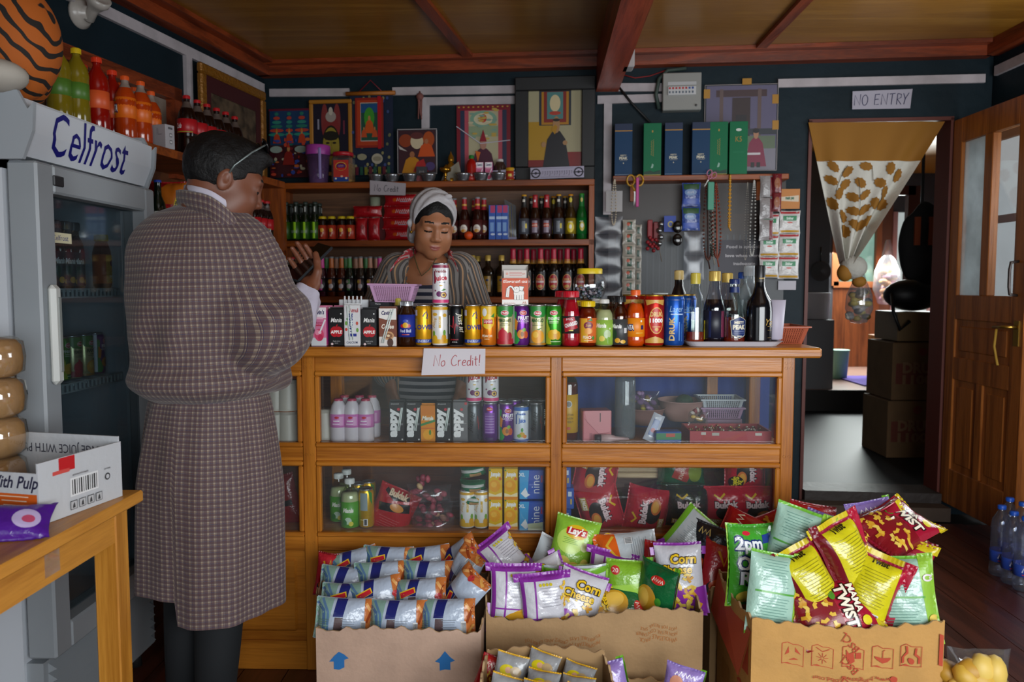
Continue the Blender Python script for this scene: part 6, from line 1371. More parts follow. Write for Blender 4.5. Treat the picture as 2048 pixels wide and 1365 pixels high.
def skinmat(c,c2):
 m,t,b = newmat('skin_' + c); tc = t.nodes.new('ShaderNodeTexCoord'); n = t.nodes.new('ShaderNodeTexNoise'); n.inputs['Scale'].default_value = 14; n.inputs['Detail'].default_value = 5
 t.links.new(tc.outputs['Object'],n.inputs['Vector']); mx = t.nodes.new('ShaderNodeMix'); mx.data_type = 'RGBA'; mx.inputs[6].default_value = lin(c); mx.inputs[7].default_value = lin(c2)
 t.links.new(n.outputs['Fac'],mx.inputs[0]); t.links.new(mx.outputs[2],b.inputs['Base Color']); b.inputs['Roughness'].default_value = .48
 b.inputs['Subsurface Weight'].default_value = .12; b.inputs['Subsurface Radius'].default_value = (.012,.005,.003); b.inputs['Subsurface Scale'].default_value = .5
 return m
def plaid(name,base,stripes,rough=.8,fold=.0):
 """woven stripes: stripes = [(axis 0/1, pitch m, offset, width share, colour, strength)] over the cloth coordinates"""
 m,t,b = newmat(name); tc = t.nodes.new('ShaderNodeTexCoord'); sp = t.nodes.new('ShaderNodeSeparateXYZ'); t.links.new(tc.outputs['UV'],sp.inputs[0])
 last = None; rgb = t.nodes.new('ShaderNodeRGB'); rgb.outputs[0].default_value = lin(base); last = rgb.outputs[0]
 for ax,pitch,off,wd,col,st in stripes:
  a = t.nodes.new('ShaderNodeMath'); a.operation = 'MULTIPLY_ADD'; a.inputs[1].default_value = 1 / pitch; a.inputs[2].default_value = off + 50; t.links.new(sp.outputs[ax],a.inputs[0])
  fr_ = t.nodes.new('ShaderNodeMath'); fr_.operation = 'FRACT'; t.links.new(a.outputs[0],fr_.inputs[0])
  lt = t.nodes.new('ShaderNodeMath'); lt.operation = 'LESS_THAN'; lt.inputs[1].default_value = wd; t.links.new(fr_.outputs[0],lt.inputs[0])
  ml = t.nodes.new('ShaderNodeMath'); ml.operation = 'MULTIPLY'; ml.inputs[1].default_value = st; t.links.new(lt.outputs[0],ml.inputs[0])
  mx = t.nodes.new('ShaderNodeMix'); mx.data_type = 'RGBA'; mx.inputs[7].default_value = lin(col); t.links.new(last,mx.inputs[6]); t.links.new(ml.outputs[0],mx.inputs[0]); last = mx.outputs[2]
 t.links.new(last,b.inputs['Base Color']); b.inputs['Roughness'].default_value = rough; b.inputs['Sheen Weight'].default_value = .15
 n = t.nodes.new('ShaderNodeTexNoise'); n.inputs['Scale'].default_value = 9; n.inputs['Detail'].default_value = 3; t.links.new(tc.outputs['Object'],n.inputs['Vector'])
 bp = t.nodes.new('ShaderNodeBump'); bp.inputs['Strength'].default_value = .35; bp.inputs['Distance'].default_value = .02; t.links.new(n.outputs['Fac'],bp.inputs['Height']); t.links.new(bp.outputs[0],b.inputs['Normal'])
 return m
HAIR = mt('#0a090a',.6,bump=.35,bscale=120,spec=.3)
MY = 2.13
def m_(px,py,dy=0.0): return at(px,py,Y=MY + dy)
P0 = m_(425,700); MO = Vector((P0.x,MY,0))
t = thing('person','man in a purple checked robe standing at the counter looking at his phone','person',MO); MAN = t
off = _v(MO)
SKM = skinmat('#774630','#653a27'); LIPM = mt('#7a4038',.45)
hc = m_(449,363,.03); fr = head_frame(hc,120,20,0)      # turned to the right and away, chin down
hs = head_sdf(fr)
W = fr[1]
nk0 = hc + W @ Vector((0,-.035,-.075)); nk1 = m_(408,462,.02)
SL,SRr = m_(325,505,.02),m_(500,508,.06); EL,WRs = m_(552,662,-.0),m_(598,592,.16)
hp = m_(421,800,.02)
pc = m_(609,537,.17); pn = Vector((-.36,-.62,.70)).normalized(); pl_ = Vector((.62,.55,.50)); pl_ = (pl_ - pn * pl_.dot(pn)).normalized(); ps = pl_.cross(pn); hand_dir = (pl_ * .72 + ps * (.7 if ps.x < 0 else -.7)).normalized(); WRs = pc - hand_dir * .085 - pn * .027
sd_ = 1 if hand_dir.cross(pn).dot(ps if ps.x < 0 else -ps) > 0 else -1
hnd = hand_sdf(WRs,hand_dir,pn,.175,(58,64,66,68),side=sd_,thumb=(.9,.6,.55))
body = [pcap(nk0,nk1,.053,.062),pcap(SL,SRr,.06,.06),pell(m_(405,590,.03),(.14,.11,.2)),pell(hp,(.12,.09,.14)),pcap(SRr,EL,.05,.042),(pcap(EL,WRs,.042,.027),.02)]
lg = [(m_(380,830,.04),m_(378,1200,.06),m_(375,1560,.07)),(m_(455,830,.0),m_(440,1200,.0),m_(432,1560,-.01))]
for a,b_,c in lg:
 a,b_,c = Vector(a),Vector(b_),Vector(c); c.z = .08; body += [pcap(a,b_,.075,.05),pcap(b_,c,.05,.042),pcap(c,c + Vector((.1,.10,-.04)),.042,.036)]
def mb_f(P): 
 d = union([body[0]] + body[1:],.05)(P); d = smin(d,hs(P),.035); return smin(d,hnd(P),.012)
xs = np.unique(np.concatenate([axis(MO.x - .30,MO.x + .40,.011),axis(hc.x - .12,hc.x + .14,.0034),axis(WRs.x - .05,WRs.x + .13,.0034)]))
ys_ = np.unique(np.concatenate([axis(MY - .16,MY + .42,.011),axis(hc.y - .13,hc.y + .14,.0036),axis(WRs.y - .04,WRs.y + .16,.0036)]))
def thin(a,m): 
 o = [a[0]]
 for v in a[1:]:
  if v - o[-1] >= m: o.append(v)
 return np.array(o)
xs,ys_ = thin(xs,.0026),thin(ys_,.0026)
zz_ = np.concatenate([np.arange(-.0,1.16,.022),np.arange(1.16,1.76,.0038)])
V,F = nets(xs,ys_,zz_,mb_f)
Q = hs.loc(V[F].mean(1)); mi = np.zeros(len(F),int); near = (np.abs(Q) < .13).all(1); mi[near] = face_mats(Q[near],mi[near],0,1,2)
skin_mesh('body',V - off,F,[SKM,LIPM,HAIR],mi,t)
def rn(seed,sc):
 r_ = random.Random(seed); K_ = [(np.array([r_.uniform(-1,1) for _ in range(3)]) * sc,r_.uniform(0,6)) for _ in range(7)]
 return lambda P: sum(np.sin(P @ k + p) for k,p in K_) / 7
# hair: cap over the skull, cut by a slanting hairline, with short sides
hn = rn(4,160)
def hair_f(P):
 q = hs.loc(P); d = pell((0,-.016,.034),(.0815,.104,.096))(q); d = smin(d,pell((0,.045,.098),(.05,.055,.026))(q),.03)
 d = d + .004 * hn(q)
 cut = -(q[...,2] - .70 * q[...,1] + .012) ; cut = np.maximum(cut,-(.02 - (q[...,1] - .02) + 2.2 * np.maximum(q[...,2] - .035,0) * 1.6))
 return np.maximum(d,cut * .8)
V,F = nets(axis(hc.x - .13,hc.x + .14,.0042),axis(hc.y - .14,hc.y + .14,.0042),axis(hc.z - .11,hc.z + .15,.0042),hair_f)
skin_mesh('hair',V - off,F,[HAIR],np.zeros(len(F)),t)
def mpl(p): return plaid('checked_cloth','#8f8170',[(0,p,0,.44,'#43303c',.72),(0,p,.10,.09,'#211c44',.85),(0,p,.27,.09,'#2a1e3c',.8),(1,p,0,.44,'#462c34',.72),(1,p,.12,.09,'#2a2448',.8),(1,p,.28,.08,'#4a1e28',.8)])
MPL,MPS = mpl(.0165),mpl(.0130)
ch,mid,bl = m_(402,565,.02),m_(405,660,.03),m_(416,758,.04)
arm0,arm1,arm2 = m_(494,515,.04),m_(540,658,-.03),m_(580,638,.06)
gf = rn(9,22); gg = rn(12,48)
gtop = union([pell(ch,(.182,.15,.17)),(pcap(m_(330,500,.03),arm0,.085,.095),.08),(pell(mid,(.195,.165,.17)),.08),(pell(bl,(.212,.198,.07)),.07),(pcap(arm0,arm1,.096,.102),.07),(pcap(arm1,arm2,.098,.074),.05),(pell(m_(545,748,.1),(.055,.06,.05)),.03),(pell(m_(405,455,.03),(.10,.09,.06)),.07)],.06)
nkc = m_(420,410,.03)
def gho_f(P):
 d = gtop(P)
 z = P[...,2]; d = d + .010 * gf(P * np.array([1,1,.45])) + .006 * gg(P * np.array([1,1,.5])) + .005 * np.sin((P[...,0] - P[...,2] * .5) * 52 + 2 * gf(P)) * np.exp(-((z - arm1.z) / .12) ** 2)
 d = -smin(-d,pcap(m_(424,540,-.165),m_(440,665,-.165),.004,.034)(P),.03)
 q = P - _v(arm2); dd = _v(arm2 - arm1); dd = dd / np.linalg.norm(dd)
 d = np.maximum(d,q @ dd - .0)                                   # open end of the sleeve
 return np.maximum(np.maximum(d,-pcap(nkc + Vector((0,0,-.05)),nkc + Vector((-.01,0,.2)),.055,.075)(P)),(hp.z - .004) - z)
V,F = nets(axis(MO.x - .33,MO.x + .36,.009),axis(MY - .22,MY + .33,.009),axis(hp.z - .03,m_(400,380).z,.008),gho_f)
skin_mesh('robe_top',V - off,F,[MPL],np.zeros(len(F)),t,clothuv(V,F,[(m_(400,470,.03),m_(415,790,.03),.2),(arm0,Vector((arm1.x + .02,arm0.y + .02,arm1.z - .10)),.115)]))
# skirt of the robe with its folds and the overlapping front panel
wz,hz = m_(421,776,.03),m_(425,1180,.03)
def skirt(u,v):
 a = 2 * PI * u - PI / 2; c = wz.lerp(hz,v)
 rx = .150 + .042 * min(1,v * 2.2) ** .6; ry = .12 + .045 * min(1,v * 2.2) ** .6
 pn_ = 1.0 if u > .97 else max(0,1 - u / .30) if u < .30 else 0
 f = 1 + .035 * min(1,v * 3) * pn_ + (.06 * math.sin(5 * a + 1.0) * v + .045 * math.exp(-((u - .86) / .018) ** 2) * min(1,v * 3) - .07 * math.exp(-((u - .83) / .02) ** 2) * min(1,v * 3) + .018 * math.sin(13 * a + 2 * v))
 p = Vector((c.x + rx * f * math.cos(a),c.y + ry * f * math.sin(a),c.z))
 p.z -= v * .03 * math.cos(a - .6) * 1 + .06 * v * v * pn_
 return p - MO
b = MB(); NU,NV = 110,40
b.grid(skirt,NU,NV,MPS,flip=False)
b.uv = [(((i + di) / NU) * 1.02,((j + dj) / NV) * .55) for j in range(NV) for i in range(NU) for di,dj in ((0,0),(1,0),(1,1),(0,1))]
n0 = len(b.f); b.grid(lambda u,v: skirt(u,v) + Vector((.004 * -math.cos(2 * PI * u - PI / 2),.004 * -math.sin(2 * PI * u - PI / 2),0)),NU,NV,MPS,flip=True)
b.uv = b.uv + [(((i + di) / NU) * 1.02,((j + dj) / NV) * .55) for j in range(NV) for i in range(NU) for di,dj in ((0,1),(1,1),(1,0),(0,0))]
b.build('robe_skirt',t)
# crossed collar of the robe, white shirt collar, white cuff, belt
def band(pts,wd,th,m,name,tilt=.0,uvs=True,closed=False,out=None,seg=40):
 pts = [Vector(p) for p in pts]; cen = sum(pts,Vector()) / len(pts)
 def cp(u):
  x = u * (len(pts) - 1); i = min(int(x),len(pts) - 2); a,b_,c,d = pts[max(i - 1,0)],pts[i],pts[i + 1],pts[min(i + 2,len(pts) - 1)]; s = x - i
  return .5 * ((2 * b_) + (c - a) * s + (2 * a - 5 * b_ + 4 * c - d) * s * s + (3 * b_ - a - 3 * c + d) * s ** 3)
 def P(u,v,o):
  p = cp(u); r = p - cen; r.z = 0; r = r.normalized(); up = (Vector((0,0,1)) + r * tilt).normalized(); n = r - up * r.dot(up)
  return p + up * (v - .5) * wd + n * (o + .006 * math.sin(v * PI))
 b = MB(); b.grid(lambda u,v: P(u,v,th),seg,6,m); b.grid(lambda u,v: P(u,v,0),seg,6,m,flip=True)
 L_ = sum((pts[i + 1] - pts[i]).length for i in range(len(pts) - 1))
 b.uv = [(((j + dj) / 6) * wd,((i + di) / seg) * L_) for k in (0,1) for j in range(6) for i in range(seg) for di,dj in (((0,0),(1,0),(1,1),(0,1)) if k == 0 else ((0,1),(1,1),(1,0),(0,0)))]
 for s in (0,1):
  b.grid(lambda u,v: P(u,s,th * v),seg,1,m,flip=(s == 1)); b.uv += [(0,((i + di) / seg) * L_) for i in range(seg) for di in ((0,1,1,0) if s == 0 else (0,1,1,0))]
 return b
R_ = lambda px,py,dy: m_(px,py,dy) - MO
band([R_(484,505,.0),R_(462,452,-.045),R_(425,418,-.07),R_(385,405,-.045),R_(364,402,.02),R_(385,405,.1),R_(440,440,.14),R_(486,500,.1)],.062,.009,MPL,'c',.25).build('robe_collar',t)
band([R_(448,410,-.05),R_(420,392,-.062),R_(388,382,-.045),R_(372,380,.02),R_(390,384,.09)],.028,.004,mt('#b9b4c2',.7),'c',.2).build('shirt_collar',t)
c0,c1 = m_(588,632,.06),WRs - hand_dir * .005
ax = (c1 - c0).normalized(); s1 = ax.cross(Vector((0,0,1))).normalized(); s2 = ax.cross(s1)
b = MB(); WSH = mt('#b4b0c0',.75,bump=.5,bscale=30)
def cuff(u,v,o=0):
 a = 2 * PI * u; r = (.070 - .026 * v + .004 * math.sin(5 * a + 3 * v) + o); return c0.lerp(c1,v * 1.0) - ax * .03 * (1 - v) + s1 * r * math.cos(a) + s2 * r * math.sin(a) - MO
b.grid(cuff,36,8,WSH,flip=True); b.grid(lambda u,v: cuff(u,v,-.003),36,8,WSH); b.build('shirt_cuff',t)
b = MB()
for i,(a,b_,c) in enumerate(lg):
 a,b_,c = Vector(a),Vector(b_),Vector(c); c.z = .08
 b = MB(); b.tube([x - MO for x in (a.lerp(b_,.45),a.lerp(b_,.75),b_,b_.lerp(c,.4),c)],[.08,.074,.068,.062,.05],mt('#0e1216',.85),18); b.build('sock',t)
 b = MB(); d = Vector((.7,.7,0)).normalized(); M = Matrix.Translation(c - MO + d * .05 - Vector((0,0,.045))) @ d.to_track_quat('X','Z').to_matrix().to_4x4(); b.ball((0,0,0),.045,'#0b0b0c',16,M,(3.1,1.15,.95)); b.box(-.13,-.05,-.035,.14,.05,-.02,'#0b0b0c',M,.008); b.build('shoe',t)
# sunglasses pushed up on the head, phone in the hand
t2 = thing('sunglasses','dark sunglasses pushed up over the man\'s hair','glasses',hc)
def hl(s,f,u): return W @ Vector((s,f,u))
for s in (-1,1):
 b = MB(); b.tube([hl(s * .083,-.005,.012),hl(s * .088,.0,.035),hl(s * .088,.03,.085),hl(s * .078,.055,.118)],.0026,mt('#6a7474',.3,.4),8); b.build('temple_arm',t2)
 b = MB(); b.ball((0,0,0),.026,mt('#0a0a0c',.1),16,Matrix.Translation(hl(s * .036,.062,.127)) @ (W @ Matrix.Rotation(.7,3,'X')).to_4x4(),(1.15,.2,.8)); b.build('lens',t2)
b = MB(); b.tube([hl(-.078,.055,.118),hl(-.02,.068,.138),hl(.02,.068,.138),hl(.078,.055,.118)],.003,'#141416',8); b.build('bridge',t2)
pnn = pn
t3 = thing('mobile_phone','black mobile phone held in the man\'s hand','phone',pc + pl_ * .022 + pn * .004)
M = Matrix((( ps.x,pl_.x,pnn.x),(ps.y,pl_.y,pnn.y),(ps.z,pl_.z,pnn.z))).to_4x4()
b = MB(); b.box(-.037,-.075,-.005,.037,.075,.004,mt('#23282e',.35,.3),M,.004); PC = b.build('phone_case',t3)
b = MB(); b.box(-.0345,-.072,.0042,.0345,.072,.0048,mt('#07090c',.08,spec=.8),M,.001); b.build('phone_screen',PC)
FYW = 3.16
def w_(px,py,dy=0.0): return at(px,py,Y=FYW + dy)
WO = Vector((w_(858,500).x,FYW,0)); off = _v(WO)
t = thing('person','young woman in a white headscarf and striped jacket behind the counter looking down','person',WO)
SKW = skinmat('#a8714f','#966042'); LIPW = mt('#96534a',.4)
hc = w_(866,450,-.03); fr = head_frame(hc,16,20,3); hs = head_sdf(fr,.94); W = fr[1]
nk0 = hc + W @ Vector((0,-.04,-.06)); nk1 = w_(858,535,.03)
body = [pcap(nk0,nk1,.043,.056),pcap(w_(790,545,.03),w_(925,545,.03),.05,.05),pell(w_(858,600,.03),(.14,.10,.16)),pell(w_(858,760,.03),(.145,.11,.2)),(pell(w_(858,552,.0),(.08,.06,.05)),.06)]
for px,ex in ((786,752),(930,950)): body += [pcap(w_(px,545,.03),w_(ex,640,.02),.045,.04),pcap(w_(ex,640,.02),w_(ex + (25 if px < 800 else -20),745,-.03),.04,.028)]
hands = []
for px,sd in ((780,1),(928,-1)): hands.append(hand_sdf(w_(px,750,-.04),(.1 * sd,-.25,-1),(sd * .6,.5,0),.16,(14,18,20,24),side=sd,thumb=(.7,.6,.3)))
for sx__ in (-1,1):
 a = w_(858,800,.03) + Vector((sx__ * .08,0,0)); body += [pcap(a,Vector((a.x,a.y,.48)),.08,.055),pcap(Vector((a.x,a.y,.48)),Vector((a.x,a.y,.07)),.053,.036),pcap(Vector((a.x,a.y + .02,.04)),Vector((a.x,a.y - .13,.03)),.035,.028)]
def wb_f(P):
 d = union([body[0]] + body[1:],.045)(P); d = smin(d,hs(P),.014)
 for h in hands: d = smin(d,h(P),.012)
 return d
xs = thin(np.unique(np.concatenate([axis(WO.x - .3,WO.x + .3,.010),axis(hc.x - .1,hc.x + .1,.0030)])),.0022)
ys_ = thin(np.unique(np.concatenate([axis(FYW - .24,FYW + .2,.010),axis(hc.y - .13,hc.y + .1,.0030)])),.0022)
zz_ = np.concatenate([np.arange(0,.86,.024),np.arange(.86,1.3,.007),np.arange(1.3,1.62,.0030)])
V,F = nets(xs,ys_,zz_,wb_f)
Q = hs.loc(V[F].mean(1)); mi = np.zeros(len(F),int); near = (np.abs(Q) < .12).all(1); mi[near] = face_mats(Q[near],mi[near],0,1,2)
skin_mesh('body',V - off,F,[SKW,LIPW,HAIR],mi,t)
def whair(P):
 q = hs.loc(P); d = pell((0,-.018,.036),(.083,.100,.094))(q) + .002 * hn(q)
 return np.maximum(np.maximum(d,-(q[...,2] - .9 * q[...,1] + .022) * .74),np.maximum(q[...,1] - .072 + .9 * np.maximum(np.abs(q[...,0]) - .035,0),-9))
G = (axis(hc.x - .12,hc.x + .12,.0038),axis(hc.y - .15,hc.y + .14,.0038),axis(hc.z - .12,hc.z + .16,.0038))
V,F = nets(*G,whair); skin_mesh('hair',V - off,F,[HAIR],np.zeros(len(F)),t)
SCF = mt('#b4b1b4',.8,bump=.5,bscale=40)
def scarf(P):
 q = hs.loc(P); d = pell((0,-.026,.040),(.091,.108,.098))(q); d = smin(d,pell((-.086,-.02,-.002),(.014,.014,.012))(q),.008); d = smin(d,pell((.045,.03,.125),(.016,.01,.012))(q),.01); d = smin(d,pell((-.06,-.05,-.05),(.03,.05,.05))(q),.03)
 d = d + .0022 * np.sin(q[...,1] * 150 + q[...,0] * 60) + .0015 * hn(q * .3)
 return np.maximum(d,-(q[...,2] * .62 - q[...,1] * 1.0 - .018 + 0 * q[...,0] + .35 * np.abs(q[...,0])) * .85)
V,F = nets(*G,scarf); skin_mesh('headscarf',V - off,F,[SCF],np.zeros(len(F)),t)
TEE = plaid('striped_tee','#20263c',[(1,.028,0,.48,'#aaa8ac',1.0)])
tee = union([pell(w_(858,610,.03),(.152,.115,.17)),(pell(w_(858,760,.03),(.158,.125,.21)),.05),(pcap(w_(795,545,.03),w_(920,545,.03),.056,.056),.05)],.05)
nkt = w_(852,512,-.06)
def tee_f(P): return np.maximum(np.maximum(tee(P) + .003 * gf(P),-pell(nkt,(.072,.10,.060))(P)),np.maximum((w_(858,830).z) - P[...,2],P[...,2] - w_(858,500).z))
GX = (axis(WO.x - .26,WO.x + .26,.008),axis(FYW - .2,FYW + .2,.008))
V,F = nets(*GX,axis(w_(858,840).z,w_(858,495).z,.008),tee_f); skin_mesh('striped_shirt',V - off,F,[TEE],np.zeros(len(F)),t,clothuv(V,F,[(w_(858,480,.03),w_(858,830,.03),.15)]))
JKT = plaid('striped_jacket','#55504d',[(0,.030,0,.3,'#85807c',.9),(0,.030,.42,.13,'#b8906a',.9),(0,.030,.7,.08,'#231f22',.8),(0,.015,.2,.1,'#2c282a',.7)])
sh0,sh1 = (w_(790,548,.03),w_(745,640,.02)),(w_(926,548,.03),w_(958,640,.02)); wr0,wr1 = w_(772,748,-.03),w_(934,748,-.03)
jk = union([pell(w_(858,612,.035),(.166,.128,.175)),(pell(w_(858,770,.035),(.172,.138,.21)),.05),(pcap(sh0[0],sh0[1],.072,.068),.05),(pcap(sh0[1],wr0,.066,.05),.03),(pcap(sh1[0],sh1[1],.072,.068),.05),(pcap(sh1[1],wr1,.066,.05),.03),(pcap(w_(800,540,.03),w_(915,540,.03),.07,.07),.04)],.05)
nj = w_(856,520,-.03)
def jk_f(P):
 d = jk(P) + .005 * gf(P) + .003 * gg(P); x = P[...,0] - WO.x; z = P[...,2]
 op = np.maximum(np.abs(x - .004) - (.086 - .03 * np.clip((z - 1.15) / .25,-1,1) + .0),P[...,1] - FYW + .045)
 d = np.maximum(d,-op); d = np.maximum(d,-tee(P) - .0 + .001); d = np.maximum(d,-pell(nj,(.078,.085,.085))(P))
 return np.maximum(d,w_(858,835).z - z)
V,F = nets(axis(WO.x - .32,WO.x + .32,.0075),axis(FYW - .2,FYW + .22,.0075),axis(w_(858,845).z,w_(858,480).z,.0075),jk_f)
skin_mesh('jacket',V - off,F,[JKT],np.zeros(len(F)),t,clothuv(V,F,[(w_(858,480,.03),w_(858,830,.03),.16),(sh0[0],sh0[1],.07),(sh0[1],wr0,.06),(sh1[0],sh1[1],.07),(sh1[1],wr1,.06)]))
FLO = mt('#a83038',.8); FLW = mt('#b09a98',.8)
for pts in ([(786,540,-.068),(800,521,-.045),(818,510,-.01),(832,503,.04)],[(914,541,-.066),(908,524,-.05),(900,511,-.01),(892,504,.04)]):
 b = band([w_(*q) + Vector((0,-.012,.004)) - WO for q in pts],.034,.004,FLO,'c',-.9 if pts[0][0] < 800 else -.9,seg=20); rg = random.Random(2)
 n0 = len(b.f)
 for k in range(n0):
  if rg.random() < .33: b.m[k] = b.mi(FLW)
 b.uv = None; b.build('floral_collar',t)
b = MB(); b.tube([q - WO for q in (w_(826,497,-.02),w_(829,515,-.065),w_(836,537,-.088),w_(843,552,-.10),w_(858,540,-.096),w_(872,518,-.075),w_(878,500,-.03))],.0022,mt('#4f4526',.6),6); b.build('necklace',t)
b = MB(); b.ball(tuple(hc + W @ Vector((-.082,-.004,-.036)) - WO),.006,mt('#b08a2a',.3,.8),10); b.build('earring',t)
# trousers to the floor
b = MB()
def tr_(u,v):
 a = 2 * PI * u; z = w_(858,800).z * (1 - v) + .05 * v; return Vector((.165 * math.cos(a) * (1 - .05 * v),.03 + .125 * math.sin(a) * (1 + .05 * math.sin(6 * a)),z))
b.grid(tr_,40,12,mt('#2a2c3a',.8),flip=True); b.grid(lambda u,v: tr_(u,v) * .985,40,12,mt('#2a2c3a',.8)); b.build('long_skirt',t)
# ================================================================== cardboard cartons full of snack packets
def lines(x,y,wd,n,dy,c,t_=1.0): return [('r',x,y - dy * i,wd * (1 - .12 * ((i * 7) % 3)),t_,c) for i in range(n)]
def bars(x,y,wd,h,c='#303234'): return [('r',x,y,wd,h,'#d8dadb')] + [('r',x - wd * .42 + wd * .84 * i / 11,y,wd * (.03,.05,.02)[i % 3],h * .8,c) for i in range(12)]
def carton(name,label,x0,x1,y0,y1,H,c,arts=[],sarts=[],rz=0.0,seed=1,dip=.02,flap=None,ci=None):
 t = thing(name,label,'box',((x0 + x1) / 2,(y0 + y1) / 2,0),rz,None); rg = random.Random(seed)
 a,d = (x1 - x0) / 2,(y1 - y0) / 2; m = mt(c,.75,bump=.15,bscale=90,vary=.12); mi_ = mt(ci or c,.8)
 ph = [rg.uniform(0,6) for _ in range(4)]
 def top(s): return H + dip * .35 * math.sin(s * 9 + ph[0]) - dip * .5 * abs(math.sin(s * 4 + ph[1])) + .004 * math.sin(s * 90 + ph[2]) + .003 * math.sin(s * 173)
 for k,(p,q,nm) in enumerate((((-a,-d),(a,-d),'front_panel'),((a,-d),(a,d),'side_panel'),((a,d),(-a,d),'back_panel'),((-a,d),(-a,-d),'side_panel'))):
  p,q = Vector((*p,0)),Vector((*q,0)); dr = (q - p).normalized(); n = Vector((dr.y,-dr.x,0)); L_ = (q - p).length; b = MB()
  bul = lambda u,v: n * (.010 * math.sin(PI * u) * v * v)
  P = lambda u,v: p.lerp(q,u) + Vector((0,0,v * (top(k + u * L_) if 0 < u < 1 else H))) + bul(u,v)
  nu = 48; b.grid(lambda u,v: P(u,v),nu,8,m); b.grid(lambda u,v: P(u,v) - n * .005,nu,8,mi_,flip=True)
  b.grid(lambda u,v: P(u,1) - n * .005 * v,nu,1,mt('#b89a72',.9))
  ar = arts if k == 0 else (sarts if k in (1,3) else [])
  if ar: b.art(ar,lambda x,y: (P(min(max(.5 + x / 1000 / L_,0),1),y / 1000 / H),n),off=.0009,L=25,gl=.8)
  b.build(nm,t)
 MB().box(-a + .004,-d + .004,.002,a - .004,d - .004,.006,m).build('bottom_panel',t)
 for fl in (flap or []): fl(t,a,d,H,m)
 return t
def shift(sh,dy):
 o = []
 for s in sh:
  k = s[0]
  if k in 'ps': o.append((k,[(x,y + dy) for x,y in s[1]],*s[2:]))
  elif k in 'tg': o.append((k,s[1],s[2],s[3] + dy,*s[4:]))
  else: o.append((k,s[1],s[2] + dy,*s[3:]))
 return o
SN = {}
def rot90(sh):
 out = []
 for s in sh:
  k = s[0]
  if k == 'r': out.append(('r',-s[2],s[1],s[3],s[4],s[5],90 + (s[6] if len(s) > 6 else 0)))
  elif k == 'e': out.append(('e',-s[2],s[1],s[4],s[3],s[5]))
  elif k == 'p': out.append(('p',[(-y,x) for x,y in s[1]],s[2]))
  elif k == 's': out.append(('s',[(-y,x) for x,y in s[1]],s[2],s[3]))
  else: kw = dict(s[6]) if len(s) > 6 else {}; kw['rot'] = kw.get('rot',0) + 90; out.append((k,s[1],-s[3],s[2],s[4],s[5],kw))
 return out
A_ = [('p',[(-80,52),(-30,52),(-46,-52),(-80,-52)],'#7fa094'),('s',[(-76,40),(-56,20),(-52,-40)],9,'#4a6a92'),('s',[(-62,50),(-44,16),(-42,-50)],7,'#56789c'),('p',[(-22,52),(6,52),(-2,4),(-30,4)],'#1c2468'),('p',[(-24,2),(-2,2),(-4,-52),(-28,-52)],'#5a4a4c'),('p',[(52,52),(80,52),(80,-52),(58,-52)],'#b86a34'),('s',[(56,40),(76,10)],7,'#d8a060'),('s',[(60,-10),(74,30)],6,'#8a3c1c'),('s',[(62,-40),(76,-14)],7,'#d09a50')]
SN['blue'] = packet_make(.108,.155,.062,'#a9b6c8',rot90(A_ + bars(52,-22,12,34) + lines(14,-2,40,8,6,'#7d8794',1.4) + lines(-52,-4,26,8,6,'#5c7a74',1.2)),None,rot90(A_),'#9aa8b4',2)
SN['blue2'] = packet_make(.108,.155,.062,'#a9b6c8',rot90(A_ + [('p',[(-50,16),(-6,30),(-2,14),(-46,-2)],'#d8b02c'),('p',[(-48,13),(-9,26),(-5,14),(-44,0)],'#b81c2c'),('e',60,0,9,9,'#b8343a')]),None,rot90(A_),'#9aa8b4',5)
PU = '#86309a'; PUF = ['#d8b03a','#c8922a','#e0c25a']
def puffs(x0,x1,y0,y1,n,s_,sd=1):
 r_ = random.Random(sd); o = []
 for k in range(n):
  x,y = r_.uniform(x0,x1),r_.uniform(y0,y1); a = r_.uniform(0,6.3); L_ = r_.uniform(.7,1.3) * s_; o.append(('s',[(x,y),(x + L_ * .5 * math.cos(a),y + L_ * .5 * math.sin(a)),(x + L_ * math.cos(a + .5),y + L_ * math.sin(a + .5))],s_ * .45,r_.choice(PUF)))
 return o
CC = [('r',0,-60,150,70,PU),('p',[(-75,-24),(-30,-14),(20,-30),(75,-18),(75,-40),(-75,-40)],PU)] + puffs(-60,50,-80,-20,26,20) + puffs(-58,58,-10,16,10,16,3) + [('t','Corn',14,58,25,'#3a2a10',{'b': .09,'sh': .1,'w': 74}),('t','Corn',14,58,25,'#e0b81c',{'b': .03,'sh': .1,'w': 72}),('t','Cheese',-8,30,22,'#3a2a10',{'b': .09,'sh': .1,'w': 92}),('t','Cheese',-8,30,22,'#e0b81c',{'b': .03,'sh': .1,'w': 90})]
CB = [('r',0,78,160,22,PU),('r',-58,0,10,180,PU),('s',[(-22,84),(-28,-80)],5,PU),('s',[(-60,-30),(60,-38)],4,PU),('r',-44,-62,20,20,'#c8b41c')] + lines(18,48,56,7,8,'#8a8a92',1.2) + lines(18,-50,60,4,7,'#8a8a92',1.2) + [('e',-8 + 10 * k,56,4,4,'#c8b82a') for k in range(4)] + puffs(44,60,-60,60,8,14,5)
SN['corn'] = packet_make(.135,.205,.06,'#c8c8d0',CC,'#c8c8d0',CB,PU,3); SN['cornb'] = packet_make(.13,.17,.065,'#c8c8d0',CB,'#c8c8d0',CC,PU,7)
